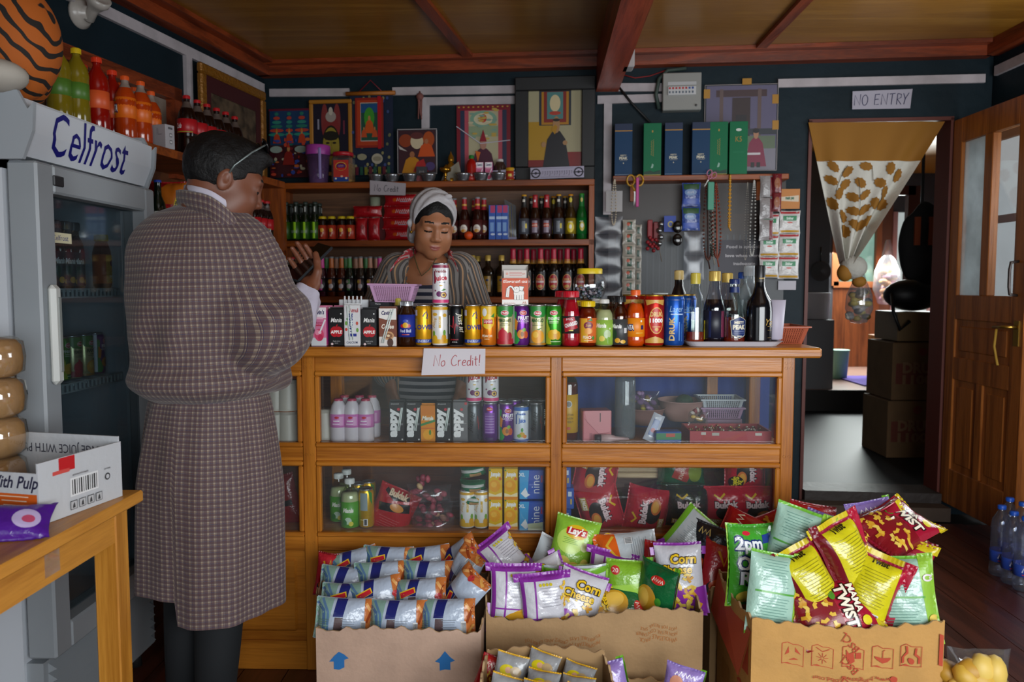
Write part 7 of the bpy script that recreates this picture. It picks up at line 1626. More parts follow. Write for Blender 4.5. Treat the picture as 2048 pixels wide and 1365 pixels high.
LG = [('e',-14,26,44,40,'#b8d860'),('e',0,56,36,22,'#d8b01c'),('r',0,56,66,21,'#b8202a'),('t',"Lay's",0,56,20,'#f4f0ea',{'sh': .2,'b': .04,'w': 56}),('e',34,16,12,14,'#cfdc9a'),('e',-26,-44,26,22,'#d8c860'),('e',12,-54,26,20,'#cfb84a'),('e',44,-36,14,18,'#d8c860')] + lines(-14,34,50,4,5,'#5a8a2a',1.2)
LB = lines(6,50,80,16,6,'#8a9a9c',1.4) + bars(30,-62,30,20) + [('r',-58,0,16,190,'#6aa42c')]
SN['lays'] = packet_make(.14,.20,.055,'#86b838',LG,'#b4bcc0',LB,'#7cae34',4); SN['laysb'] = packet_make(.14,.19,.06,'#b4bcc0',LB,'#86b838',LG,'#8cbc4a',9)
SN['limeg'] = packet_make(.13,.17,.055,'#7aac2c',[('e',-40,56,13,13,'#b8282a'),('t','20',-40,56,13,'#f0e8e0'),('e',-34,-36,30,24,'#c8c060'),('e',20,-50,24,18,'#5a8a24'),('p',[(-60,10),(60,30),(60,-10),(-60,-14)],'#93c23e')],'#a8b0b4',LB,'#7aac2c',6)
WO_ = [('p',[(-75,-34),(75,-24),(75,-100),(-75,-100)],'#d8601c'),('e',40,-50,40,26,'#e0b02a'),('s',[(-60,-40),(-30,-64),(0,-46),(30,-70)],8,'#d8b03a')] + lines(-16,60,70,8,7,'#8a949c',1.3) + [('p',[(20,84),(62,78),(58,36),(24,42)],'#24409a'),('g','x',42,58,24,'#e0e4ee',{'b': .04})] + bars(-40,4,24,24)
SN['wob'] = packet_make(.15,.19,.06,'#b8c2c8',WO_,'#d8601c',WO_,'#c8ccd0',8)
SN['dkg'] = packet_make(.13,.17,.055,'#0f5a30',[('e',-14,-20,40,44,'#c8962a'),('e',-24,-14,22,28,'#dcb24a'),('e',16,48,24,12,'#c82a24'),('g','chips',16,48,12,'#f0e8d8',{'w': 36}),('e',30,-10,10,12,'#3f8a2c'),('e',36,-40,8,8,'#b83024')],'#a8aeb0',LB,'#0f5a30',10)
SN['redp'] = packet_make(.14,.19,.06,'#a8141c',[('e',0,-30,46,40,'#7a3014')] + puffs(-40,40,-70,10,18,20,8) + [('g','chips',0,50,26,'#e8d8c0',{'b': .04,'w': 90})],'#8a8c90',LB,'#8a0f18',11)
SN['black'] = packet_make(.13,.19,.05,'#1c1f26',[('e',-10,-40,34,30,'#b83a14'),('e',8,-34,20,18,'#d8642a'),('e',20,40,12,12,'#c88a1c'),('p',[(-60,20),(60,60),(60,30),(-60,-6)],'#3a4250'),('g','hot',-16,70,20,'#c8b06a',{'b': .04})],'#3c4450',LB,'#26282e',12)
SN['flame'] = packet_make(.13,.19,.055,'#b02430',[('e',0,-20,44,40,'#8a1414'),('e',0,-50,50,30,'#26282e'),('e',0,-44,44,24,'#b84a1c'),('s',[(-30,60),(-10,20),(0,66),(14,14),(34,62)],9,'#d8a02a'),('s',[(-50,-80),(50,-80)],12,'#c8ccd0')],'#b02430',None,'#7a141c',13)
SN['lilac'] = packet_make(.13,.18,.05,'#8a74b4',[('e',-20,30,24,28,'#c88a70'),('e',20,0,22,26,'#c8743a'),('e',0,-50,34,24,'#3a2a6a'),('g','choco',4,64,18,'#efe8f4',{'w': 70})],'#a898c8',LB,'#7a64a8',14)
GM = '#9fc4b4'
PMB = [('p',[(44,110),(80,110),(80,-110),(52,-110)],'#8ab83a'),('r',-4,4,112,5,'#4f9a3a'),('r',-4,-76,112,5,'#4f9a3a')] + lines(-10,84,70,10,7,'#5e8a80',1.3) + lines(-10,-10,84,9,7,'#5e8a80',1.3) + [('e',62,50,12,9,'#dccfd8'),('e',62,50,7,5,'#8ab83a'),('e',64,-50,11,12,'#dcc35a')]
PMF = [('e',-30,84,12,6,'#c8243a'),('t','2pm',-24,52,36,'#20306a',{'b': .10,'w': 84}),('t','2pm',-24,52,34,'#e8ecf0',{'b': .03,'w': 80}),('p',[(20,78),(62,86),(60,60),(18,56)],'#243c86'),('t','Onion',0,4,40,'#20306a',{'b': .10,'w': 128}),('t','Onion',0,4,38,'#e8ecf0',{'b': .03,'w': 122}),('t','Rings',4,-40,36,'#101830',{'b': .10,'w': 120}),('t','Rings',4,-40,34,'#d8dce8',{'b': .03,'w': 114}),('e',-30,-84,30,16,'#d8c04a')]
SN['ringsf'] = packet_make(.15,.215,.06,'#3f9a2c',PMF,GM,PMB,'#3f9a2c',15); SN['ringsb'] = packet_make(.145,.21,.065,GM,PMB,'#3f9a2c',PMF,'#6fb43a',16)
def twl(sd): return puffs(-60,60,-90,-20,24,20,sd)
TWF = [('p',[(-80,110),(80,110),(80,84),(-80,96)],'#c8b41c'),('p',[(-80,-10),(80,8),(80,-110),(-80,-110)],'#7c141e')] + twl(4) + [('e',44,60,12,12,'#d8c81c'),('e',-34,-4,12,8,'#4a8a2a'),('t','MAMA',-14,52,20,'#3a1410',{'b': .09,'w': 78}),('t','MAMA',-14,52,19,'#f4ead8',{'b': .03,'w': 74}),('t','TWIST',0,22,30,'#2a1410',{'b': .10,'w': 116}),('t','TWIST',0,22,28,'#f0e6d0',{'b': .04,'w': 110})]
YB = [('r',-60,0,26,230,'#6e1420'),('p',[(50,110),(80,110),(80,-110),(62,-110)],'#a81834'),('t','Twist',0,84,14,'#2a2410',{'b': .04,'sh': .2}),('r',4,-78,120,9,'#7a1826')] + lines(4,60,78,12,8,'#8a841c',1.4) + bars(24,-52,30,18)
SN['twistf'] = packet_make(.15,.22,.065,'#9c1730',TWF,'#cdc41c',YB,'#8a1230',17); SN['twisty'] = packet_make(.125,.19,.085,'#cdc41c',YB,'#9c1730',TWF,'#98163a',18)
SN['noodle'] = packet_make(.088,.115,.034,'#8e9092',[('e',-8,12,22,16,'#c8b81c'),('e',-6,14,9,8,'#c89a7a'),('e',16,14,16,13,'#a89068'),('t','mimi',-4,-8,9,'#2f8a7a',{'b': .05,'rot': -6,'w': 28}),('r',0,-24,44,13,'#b0281c',-6),('t','Wai Wai',0,-24,9,'#f0d23a',{'b': .04,'rot': -6,'w': 38}),('e',-26,-20,8,12,'#1f2a3a')],'#8e9092',[('r',0,0,50,70,'#a0a2a4')] + lines(0,20,44,8,5,'#5a5c60',1),'#cf9f1e',19,nv=18)
NM = dict(blue='blue-white snack packet',blue2='blue-white packet with red logo',corn='white corn cheese packet',cornb='purple-edged white packet back',lays='light green potato chip packet',laysb='silvery chip packet back',limeg='lime green chip packet',wob='white and orange chip packet',dkg='dark green chip packet',redp='red snack packet',black='black chip packet',flame='red flame packet',lilac='lilac snack packet',ringsf='green onion ring packet',ringsb='mint green packet back',twistf='crimson twist snack packet',twisty='yellow-backed snack packet',noodle='silver yellow-ended noodle packet')
def pk(kind,px,py,Y,roll=0,yaw=0,pitch=-15,where='',group=None,sc=1.0):
 return place(('snack',kind),SN[kind],None,NM[kind] + ' ' + where,'packet',group,M=pose(at(px,py,Y=Y),yaw,pitch,roll) @ Matrix.Scale(sc,4))
Y1 = 1.99; X0,X1 = at(632,1290,Y=Y1).x,at(962,1290,Y=Y1).x; H1 = at(800,1258,Y=Y1).z
ar = lambda x: [('p',[(x - 14,300),(x + 14,300),(x + 14,322),(x + 26,322),(x,350),(x - 26,322),(x - 14,322)],'#1f66a4')]
BRN = '#b89a86'
def flap1(t,a,d,H,m):
 b = MB(); fm = mt('#8a6a48',.8); b.grid(lambda u,v: Vector((-a - .002 - .045 * v,-d * .2 + d * 1.1 * u,H * (.2 + .86 * v) + .01 * math.sin(u * 30) * (v > .9))),24,4,fm); b.grid(lambda u,v: Vector((-a + .003 - .045 * v,-d * .2 + d * 1.1 * u,H * (.2 + .86 * v) + .01 * math.sin(u * 30) * (v > .9))),24,4,fm,flip=True); b.build('torn_flap',t)
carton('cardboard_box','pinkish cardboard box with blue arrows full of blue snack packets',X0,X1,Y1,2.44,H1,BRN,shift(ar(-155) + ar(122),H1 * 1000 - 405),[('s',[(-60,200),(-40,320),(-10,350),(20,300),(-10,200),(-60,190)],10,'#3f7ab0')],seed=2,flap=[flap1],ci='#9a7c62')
GB = 'blue snack packets in the left carton'
row = lambda n,i: ORD[i] + ' from left in the ' + n
for i,(px,py,rl,yw,k) in enumerate(((690,1236,94,6,'blue'),(795,1240,90,0,'blue'),(893,1238,86,-8,'blue'))): pk(k,px,py,2.06,rl,yw,-18,row('front row of the left box',i),GB)
for i,(px,py,rl,yw,k) in enumerate(((698,1205,92,4,'blue2'),(750,1196,80,6,'blue2'),(838,1196,84,-6,'blue2'),(925,1192,30,-30,'blue2'))): pk(k,px,py,2.16,rl,yw,-22,row('second row of the left box',i),GB)
for i,(px,py,rl,yw,k) in enumerate(((692,1170,94,0,'blue'),(762,1160,88,4,'blue'),(855,1158,90,0,'blue'),(925,1150,20,-40,'blue'))): pk(k,px,py,2.27,rl,yw,-20,row('third row of the left box',i),GB)
for i,(px,py,rl,yw,k) in enumerate(((706,1135,78,6,'blue2'),(775,1128,92,0,'blue2'),(850,1128,84,0,'blue2'),(918,1122,50,-20,'blue2'))): pk(k,px,py,2.37,rl,yw,-18,row('rear row of the left box',i),GB)
pk('flame',660,1150,2.36,6,0,-10,'at the rear left corner of the left box',None,.7)
Y2 = 2.05; X0,X1 = at(972,1260,Y=Y2).x,at(1406,1260,Y=Y2).x; H2 = at(1190,1222,Y=Y2).z
OB = '#a86a34'
ud = lambda s,x,y,h,w_,**k: ('t',s,x,y,h,OB,{'rot': 180,'w': w_,**k})
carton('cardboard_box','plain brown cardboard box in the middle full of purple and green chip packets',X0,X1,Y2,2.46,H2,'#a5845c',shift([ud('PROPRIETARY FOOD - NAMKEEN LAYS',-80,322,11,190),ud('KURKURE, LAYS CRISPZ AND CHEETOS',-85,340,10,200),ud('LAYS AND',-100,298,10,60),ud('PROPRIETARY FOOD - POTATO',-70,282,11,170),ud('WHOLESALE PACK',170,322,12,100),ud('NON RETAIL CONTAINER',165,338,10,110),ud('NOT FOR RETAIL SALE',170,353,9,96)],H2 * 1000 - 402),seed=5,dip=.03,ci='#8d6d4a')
M_ = 'in the middle box '
for a in (('corn',1360,1158,2.2,-6,-12,-12,'standing at the right front corner of the middle box'),('lays',1145,1100,2.38,14,0,-14,'standing tallest in the middle box'),('wob',1256,1112,2.34,84,0,-35,M_ + 'lying across the top'),('laysb',1378,1082,2.40,38,-10,-20,'leaning at the rear right corner of the middle box'),
          ('cornb',1010,1122,2.37,-30,20,-30,'at the rear left corner of the middle box'),('corn',1075,1172,2.24,70,10,-25,M_ + 'lying behind the white-backed one'),('cornb',1025,1192,2.14,4,12,-15,'at the front left corner of the middle box'),('laysb',1152,1166,2.22,86,0,25,'below the tall green chip packet'),
          ('cornb',1088,1210,2.11,-4,6,-12,M_ + 'beside the front left corner packet'),('corn',1152,1214,2.13,22,10,-20,M_ + 'under the silvery packet back'),('cornb',1215,1160,2.30,12,0,-15,'under the white and orange packet'),('limeg',1256,1180,2.2,2,-6,-10,M_ + 'in front of the orange one'),
          ('dkg',1312,1188,2.15,6,-48,-6,'beside the corn cheese packet at the right front'),('dkg',1240,1216,2.17,78,0,-30,M_ + 'lying at the front edge'),('corn',1190,1212,2.18,64,0,-40,M_ + 'lying at the front edge'),('redp',1328,1150,2.3,8,0,-10,M_ + 'behind the corn cheese one'),('cornb',1300,1150,2.36,-20,10,-10,M_ + 'at the rear between orange and red ones'),('wob',1100,1140,2.42,30,20,-10,M_ + 'half hidden behind the tall green one'),('dkg',1050,1235,2.12,88,0,-50,M_ + 'under the front left packets')): pk(*a[:8],'chip packets in the middle carton')
X2,X3 = at(1408,1200,Y=2.3).x,at(1500,1200,Y=2.3).x + .06
carton('cardboard_box','brown cardboard box squeezed between the middle and the right box',X2 + .012,X3,2.27,2.52,at(1430,1180,Y=2.27).z,'#8f7048',seed=8)
for a in (('black',1412,1108,2.37,12,-30,-8,'between the middle and right boxes'),('flame',1443,1145,2.33,16,10,-12,'between the middle and right boxes'),('redp',1500,1072,2.44,-60,0,-40,'lying at the rear beside the counter corner'),('redp',1545,1066,2.46,70,0,-40,'at the foot of the counter corner post')): pk(*a[:8],'packets between the cartons')
Y3 = 1.90; X0,X1 = at(1503,1290,Y=Y3).x,at(1888,1290,Y=Y3).x; H3 = at(1700,1240,Y=Y3).z; RC = '#b0442a'
ic = []
for k,x in enumerate((-80,-8,66,138,208)):
 x -= 55; ic += [('s',[(x - 26,366),(x + 26,362),(x + 26,310),(x - 26,314),(x - 26,366)],2,RC)]
 if k == 0: ic += [('p',[(x + 20 * math.cos(a),338 + 20 * math.sin(a)),(x + 20 * math.cos(a + 1.3),338 + 20 * math.sin(a + 1.3)),(x + 9 * math.cos(a + .9),338 + 9 * math.sin(a + .9))],RC) for a in (0,2.1,4.2)]
 elif k == 1: ic += [('s',[(x + 3 * math.cos(a),334 + 3 * math.sin(a)),(x + 14 * math.cos(a),334 + 14 * math.sin(a))],1.6,RC) for a in [i * PI / 4 for i in range(8)]] + [('s',[(x - 16,358),(x,352),(x + 16,358)],2,RC)]
 elif k == 2: ic += [('p',[(x - 18,356),(x - 10,346),(x,356),(x + 4,330),(x - 8,318),(x - 16,330)],RC),('r',x + 12,345,14,16,RC)]
 elif k == 3: ic += [('p',[(x - 20,338)] + [(x + 20 * math.cos(PI + a),338 + 14 * math.sin(PI + a)) for a in (.4,.9,1.57,2.2,2.8)] + [(x + 20,338)],RC),('s',[(x,338),(x,356),(x + 5,360)],2,RC)]
 else: ic += [('s',[(x - 12,360),(x - 10,344),(x - 20,334),(x - 20,318)],6,RC),('s',[(x + 12,360),(x + 10,344),(x + 20,334),(x + 20,318)],6,RC),('e',x,326,8,8,RC)]
def flap3(t,a,d,H,m):
 b = MB(); pp = [Vector((-a - .002,d,H * .98)),Vector((-a - .004,-d - .002,H * .93)),Vector((-a - .035,-d - .01,H * .70)),Vector((-a - .02,d,H * .74))]
 fm = mt('#b5482c',.7); b.add(pp,[(0,1,2,3)],fm); b.add([p + Vector((.003,0,0)) for p in pp],[(3,2,1,0)],m); b.build('torn_flap',t)
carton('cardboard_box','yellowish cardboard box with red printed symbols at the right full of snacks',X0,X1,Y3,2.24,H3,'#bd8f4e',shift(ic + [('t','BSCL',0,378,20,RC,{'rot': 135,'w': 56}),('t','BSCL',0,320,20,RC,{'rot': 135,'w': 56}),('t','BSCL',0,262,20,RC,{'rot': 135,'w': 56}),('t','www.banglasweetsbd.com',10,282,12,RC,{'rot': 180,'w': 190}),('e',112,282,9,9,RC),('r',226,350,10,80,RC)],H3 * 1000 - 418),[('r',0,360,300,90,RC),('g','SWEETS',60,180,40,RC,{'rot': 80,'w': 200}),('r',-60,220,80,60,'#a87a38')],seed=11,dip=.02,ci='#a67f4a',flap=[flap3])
R_ = 'in the right box '
for a in (('ringsf',1505,1128,2.10,4,18,-12,'standing at the left of the right box'),('ringsb',1590,1092,2.08,14,-24,-8,'standing tall in the right box'),('ringsb',1545,1188,1.975,12,10,-14,'at the front left corner of the right box'),('redp',1622,1072,2.26,10,0,-20,R_ + 'behind the tall mint packet'),('lilac',1645,1090,2.21,14,-20,-10,'peeking out behind the tall mint packet'),
          ('twisty',1694,1116,2.02,-20,20,-14,'standing in the centre of the right box'),('twistf',1765,1090,2.1,62,0,-25,'leaning on the yellow one in the right box'),('twistf',1792,1056,2.12,66,10,-60,'on top of the heap in the right box'),('twisty',1622,1172,1.99,-24,10,-20,R_ + 'beside the mint packet back'),('twistf',1668,1222,1.955,76,0,-35,'lying along the front edge of the right box'),
          ('twisty',1738,1186,1.98,18,-24,-16,R_ + 'at the front between two crimson ones'),('twistf',1790,1150,2.08,16,-20,-10,R_ + 'at the rear right'),('ringsb',1806,1196,1.97,-8,-20,-14,'at the right front corner of the right box'),('twistf',1640,1135,2.14,-30,0,-20,R_ + 'deep at the rear'),('lilac',1745,1065,2.2,-10,0,-10,'peeking out at the rear right of the right box')): pk(*a[:8],'snack packets in the right carton')
Y4 = 1.63; X0,X1 = at(985,1330,Y=1.7).x,at(1205,1330,Y=1.7).x
carton('cardboard_box','low carton of silver noodle packets in the foreground',X0 - .02,X1 + .02,Y4,1.86,at(1100,1400,Y=Y4).z,'#9a7a52',seed=21)
GN = 'silver noodle packets in the foreground'
for i,(px,py,Y,rl,yw,pt) in enumerate(((1018,1306,1.80,14,0,-22),(1080,1300,1.82,20,0,-38),(1150,1322,1.80,16,-8,-48),(1008,1352,1.72,16,4,-24),(1082,1338,1.74,12,0,-50),(1152,1348,1.73,8,-6,-55),(1075,1362,1.67,10,0,-50),(1155,1372,1.67,14,-8,-50))): pk('noodle',px,py + 46,Y,rl,yw,pt,('upright at the rear left','at the top of the pile','at the rear right of the pile','at the front left','in the centre of the pile','at the middle right','at the bottom centre','at the bottom right')[i],GN,.88)
for i,(px,py) in enumerate(((992,1318),(1012,1345))): pk('redp',px - 10,py + 34,1.84,20,0,-10,('half hidden left of the noodle packets','low at the left of the noodle packets')[i],GN,.5)
X0,X1 = at(1215,1350,Y=1.78).x,at(1432,1350,Y=1.78).x
carton('cardboard_box','low brown carton with lilac packets in front of the middle box',X0,X1,1.72,1.98,at(1330,1352,Y=1.98).z,'#9a7a52',seed=23)
pk('lilac',1212,1402,1.88,-14,0,-10,'at the left of the low front carton'); pk('lilac',1362,1384,1.86,10,-20,-6,'at the right of the low front carton',None,.72)
# ================================================================== goods inside the glazed counter
def ins(kind,key,px,lvl,label,cat,dy=.10,group=None,rz=0.0,dz=0.0,sc=None):
 Y = CY + dy; p = at(px,880,Y=Y); p = Vector((p.x,Y,((zS1,zS2)[lvl]) + dz + .0006))
 o = place((kind,key),{'can': CANS,'carton': CART,'bottle': BOT}[kind][key],p,label,cat,group,rz)
 if sc: o.scale = sc
 return o
def sbox(name,label,px,lvl,w_,d_,h_,c,arts,dy=.1,rz=0.0,dz=0.0,cat='box',sarts=None):
 p = at(px,880,Y=CY + dy); b = MB(); b.box(-w_ / 2,-d_ / 2,0,w_ / 2,d_ / 2,h_,mt(c,.4),bev=.003)
 if arts: b.art(arts,front(-d_ / 2))
 if sarts: b.art(sarts,flat((-w_ / 2,0,0),(0,-1,0),(0,0,1)))
 o = tag(b.build(name,loc=(p.x,CY + dy,(zS1,zS2)[lvl] + dz + .0006)),label,cat); o.rotation_euler.z = rz; return o
cupm = bottle_make([(.034,0),(.042,.1),(.044,.104)],mt('#b8b3a8',.6),('#8a4a1c',.044,.1,.104),None,None,name='noodle_cup',capname='lid',ribs=False,extra=[('label',.01,.095,'#b4afa4',[('e',6,8,16,18,'#7a8a4a'),('e',10,14,10,10,'#2f5a30'),('r',-16,20,10,12,'#5a5854'),('r',8,-20,20,5,'#3a3a6a')])])
CUPS = {'cup': cupm}
for i,(px,k,dy) in enumerate(((578,0,.08),(553,0,.08),(578,1,.08),(553,1,.08),(556,2,.1),(650,0,.12))):
 p = at(px,880,Y=CY + dy); o = place('ncup',cupm,(p.x,CY + dy,zS1 + .0006 + k * .105),('white noodle cup beside the man, front of the bottom pair','white noodle cup half hidden behind the man, bottom layer','white noodle cup stacked second beside the man','white noodle cup half hidden behind the man, second layer','white noodle cup on top of the stack','single noodle cup left of the pink yogurt bottles')[i],'cup','noodle cups in the counter')
 o.matrix_world = tr(p.x,CY + dy,zS1 + .0006 + k * .105 + .104) @ rot(180)
GI = 'drinks behind the upper glass'
for i,px in enumerate((678,705,732)): ins('bottle','yogurt',px,0,f'{ORD[i]} milky yogurt bottle with a pink label from the left','bottle',.09,GI)
for i,px in enumerate((690,720,745)): ins('bottle','yogurt',px,0,f'{ORD[i]} yogurt bottle of the rear row behind the glass','bottle',.17,GI)
for px,k,lb in ((796,'appy','first black carton with big white lettering and straw'),(829,'appy','second black carton with big white lettering and straw'),(857,'mania_mango','orange mango juice carton between black cartons'),(889,'appy','black lettered carton right of the orange mango carton'),(922,'appy_grey','greyish carton with big white lettering')): ins('carton',k,px,0,lb,'carton',.09,GI)
for px,k,lb,dz in ((947,'silverblack','grey can with black script behind the upper glass',0),(980,'purpleback','purple can showing its printed back',0),(1012,'fruitcocktail','purple fruit cocktail can behind the upper glass',0),(1042,'bluefruit','white and blue fruit juice can behind the upper glass',0),(1072,'silverblack','grey can with a pulse line at the pane edge',0),(948,'passion_white','white passion fruit can stacked on the grey can',SH),(982,'passion_white','white passion fruit can stacked on the purple can',SH)): ins('can',k,px,0,lb,'can',.09,GI,dz=dz)
for i,(px,k) in enumerate(((930,'silverblack'),(965,'silverblack'),(1000,'purpleback'),(1028,'fruitcocktail'),(1056,'silverblack'),(1080,'blackburn'))): ins('can',k,px,0,f'{ORD[i]} can of the rear row behind the upper glass','can',.16,GI)
GL = 'goods behind the lower glass'
for px,k,lb,dy in ((698,'limeM','green-labelled lime drink bottle behind the lower glass',.09),(676,'limeM','lime drink bottle half hidden at the left of the lower shelf',.16),(692,'limeM','lime drink bottle at the back of the lower shelf',.22)): ins('bottle',k,px,1,lb,'bottle',dy,GL)
for px,k,lb,dy in ((731,'yellowback','yellow can showing its printed back on the lower shelf',.09),(715,'yellowback','yellow can half hidden behind the lime bottle',.16),(736,'yellowback','yellow can at the back of the lower shelf',.19),(934,'pineapple_white','first white and yellow can beside the yellow cartons',.09),(962,'pineapple_white','second white and yellow can beside the yellow cartons',.09)): ins('can',k,px,1,lb,'can',dy,GL)
for i,(px,k) in enumerate(((991,0),(1022,0),(991,1),(1022,1))): ins('carton','jumpy',px,1,('bottom left','bottom right','top left','top right')[i] + ' yellow mango carton of the block of four','carton',.08,GL,dz=.1025 * k,sc=(1.0,1,1.1))
for k in range(2): sbox('pad_pack',('lower','upper')[k] + ' blue sanitary pad pack beside the yellow cartons',1063,1,.082,.05,.10,'#1f4fb0',[('p',[(-40,99),(-8,99),(-14,1),(-40,1)],'#3aa0d8'),('t','nine',14,52,30,'#e8ecf4',{'rot': 90,'w': 62,'b': -.005}),('t','XL',-32,84,12,'#d8e8f4',{'b': .04}),('p',[(-36,20),(-20,40),(-12,20),(-4,16),(-20,6)],'#e8ecf0'),('r',34,70,5,24,'#b03058')] + ([('p',[(-12,24),(39,30),(39,2),(-12,2)],'#c8d4b0')] if k == 0 else []),.08,dz=.107 * k,cat='pack')
for i,(px,k) in enumerate(((1132,0),(1137,1),(1130,2))): sbox('pad_pack',('lowest','middle','topmost')[i] + ' blue pad pack at the left of the red noodle packs',px,1,.036,.06,.072,'#2453a8',[('r',4,52,12,16,'#c8d4e4'),('r',8,26,5,18,'#c8a83a')],.09,dz=.0725 * k,rz=.04 * (i - 1),cat='pack')
# five-packs of noodles
def five(key,txt2=False,c='#b0122c',dark=False):
 sh_ = [('e',0,-14,44,28,'#1a1416'),('e',24,-22,30,18,'#c8682a'),('e',24,-20,22,12,'#d89a3a')] + [('t','Buldak',-4,18,25,'#181214',{'b': .10,'w': 92,'rot': 4}),('t','Buldak',-4,18,24,'#e8cdd0',{'b': .05,'w': 88,'rot': 4}),('p',[(-64,-40),(-18,-38),(-18,-62),(-64,-62)],'#b89a4a'),('t','5 PACKS',-40,-50,13,'#f0e8d8',{'b': .06,'w': 42}),('s',[(-50,52),(-30,40),(-10,56)],7,'#d8b01c')]
 if txt2: sh_ += [('e',40,-40,26,26,'#14100e'),('t','3x',40,-26,17,'#d8c81c',{'b': .05,'w': 22}),('t','Spicy',40,-44,18,'#d8c81c',{'b': .06,'w': 48})]
 return packet_make(.165,.155,.085,c,sh_,c,None,None,seed=30 + len(key),nu=16,nv=14,name='noodle_pack',rough=.18)
for i,(px,py,key,tx,c,rl) in enumerate(((1200,1018,'a',0,'#b0122c',74),(1192,946,'a',0,'#b0122c',100),(1294,1018,'a',0,'#b0122c',-80),(1376,1012,'bb',0,'#17181a',0),(1450,1012,'ccc',1,'#b8102e',0),(1512,1012,'ccc',1,'#b8102e',0),(1490,940,'ccc',1,'#b8102e',90))):
 lab = ('red noodle five-pack at the bottom left behind the right lower glass','red noodle five-pack on top at the left behind the right lower glass','red noodle five-pack in the middle turned on its side','black noodle five-pack between the red ones','bright red spicy noodle pack beside the black one','bright red spicy noodle pack nearest the end post','red noodle pack lying on the upright spicy packs')[i]
 place(('five',key),five(key,tx,c),None,lab,'pack','noodle five-packs in the counter',M=pose(at(px,py,Y=CY + (.115 if i != 6 else .16)),0,4,rl) @ Matrix.Scale(.97 if i < 3 else .93,4))
place(('five','gg'),packet_make(.17,.11,.09,'#0f5234',[('r',-4,0,60,60,'#a8342c',-20),('t','KNORR',-4,0,16,'#e0d4c0',{'rot': 70,'w': 50}),('e',44,0,26,36,'#7a8a2a')],'#0f5234',None,seed=41,name='noodle_pack'),None,'green noodle pack lying on top behind the right lower glass','pack',None,M=pose(at(1362,940,Y=CY + .2),0,0,0))
p = at(1278,950,Y=CY + .2); b = MB()
for k in range(5): b.box(-.075,-.02,.022 * k,.075,.03,.022 * k + .02,wood('#c8b088','#8a6a48','X'),bev=.004)
tag(b.build('biscuit_pack',loc=(p.x,CY + .24,zS2 + .14)),'tan patterned pack of biscuits on top of the red noodle packs','pack')
def heap(name,label,cat,px,py,dy,w_,h_,d_,c,c2,seed,n=16,zc=None):
 """clear bag filled with pieces"""
 p = at(px,py,Y=CY + dy); t = thing(name,label,cat,p); rg = random.Random(seed); b = MB()
 for k in range(n): b.ball((rg.uniform(-.42,.42) * w_,rg.uniform(-.3,.3) * d_,rg.uniform(-.3,.3) * h_),h_ * .22,mt(rg.choice(c),.5),8,rot(rg.uniform(0,90),rg.uniform(0,90),0),(1.3,1,.8))
 b.build('pieces',t)['kind'] = 'stuff'; fn,sf = pillow_fn(w_,h_ * 1.3,d_,seed); b = MB(); m = clear(c2,gloss=.2,haze=.06)
 for s in (1,-1): b.grid(lambda i,j: fn(2 * i - 1,2 * j - 1,s),16,12,m,True,flip=(s == -1))
 b.build('clear_bag',t); return t
for k,(py,lb) in enumerate(((1050,'lowest'),(1022,'middle'),(988,'top'))): heap('dried_snack_bag',lb + ' clear bag of dark red dried pieces on the lower shelf','bag',866 - 4 * k,py,.11,.155,.05,.09,['#9a3448','#b04a5a','#c8a87a','#8a2c40'],'#f4e8ee',50 + k)
place(('five','hh'),packet_make(.15,.17,.07,'#a8101c',[('p',[(-60,20),(50,50),(60,20),(-50,-6)],'#141012'),('e',10,24,26,14,'#c8802a'),('s',[(-50,70),(-10,50),(40,66)],14,'#141012'),('t','Buldak',0,66,20,'#e0c8a8',{'b': .05,'w': 70})] + lines(0,-20,80,5,9,'#c87a7a'),'#a8101c',None,seed=44,name='noodle_pack'),None,'red and black noodle pack beside the dried snack bags','pack',None,M=pose(at(786,1022,Y=CY + .12),0,0,24))
place(('five','ii'),packet_make(.1,.2,.05,'#8a1018',[('r',0,0,60,20,'#141012')],'#8a1018',None,seed=45,name='noodle_pack'),None,'red pack leaning in the lower left compartment by the man','pack',None,M=pose(at(572,1005,Y=CY + .15),0,0,-14))
for k,(py,lb) in enumerate(((1004,'lower'),(978,'middle'),(948,'upper'))): place(('five','mix'),packet_make(.09,.042,.08,'#147048',[('r',0,6,80,9,'#c8ccc8'),('r',10,-8,40,12,'#b08a5a')],'#147048',None,seed=46,nu=10,nv=8,name='seasoning_packet'),None,lb + ' green packet stacked above the white-yellow cans','packet','green packets on the lower shelf',M=pose(at(946,py - 6,Y=CY + .10),0,0,4 - 6 * k))
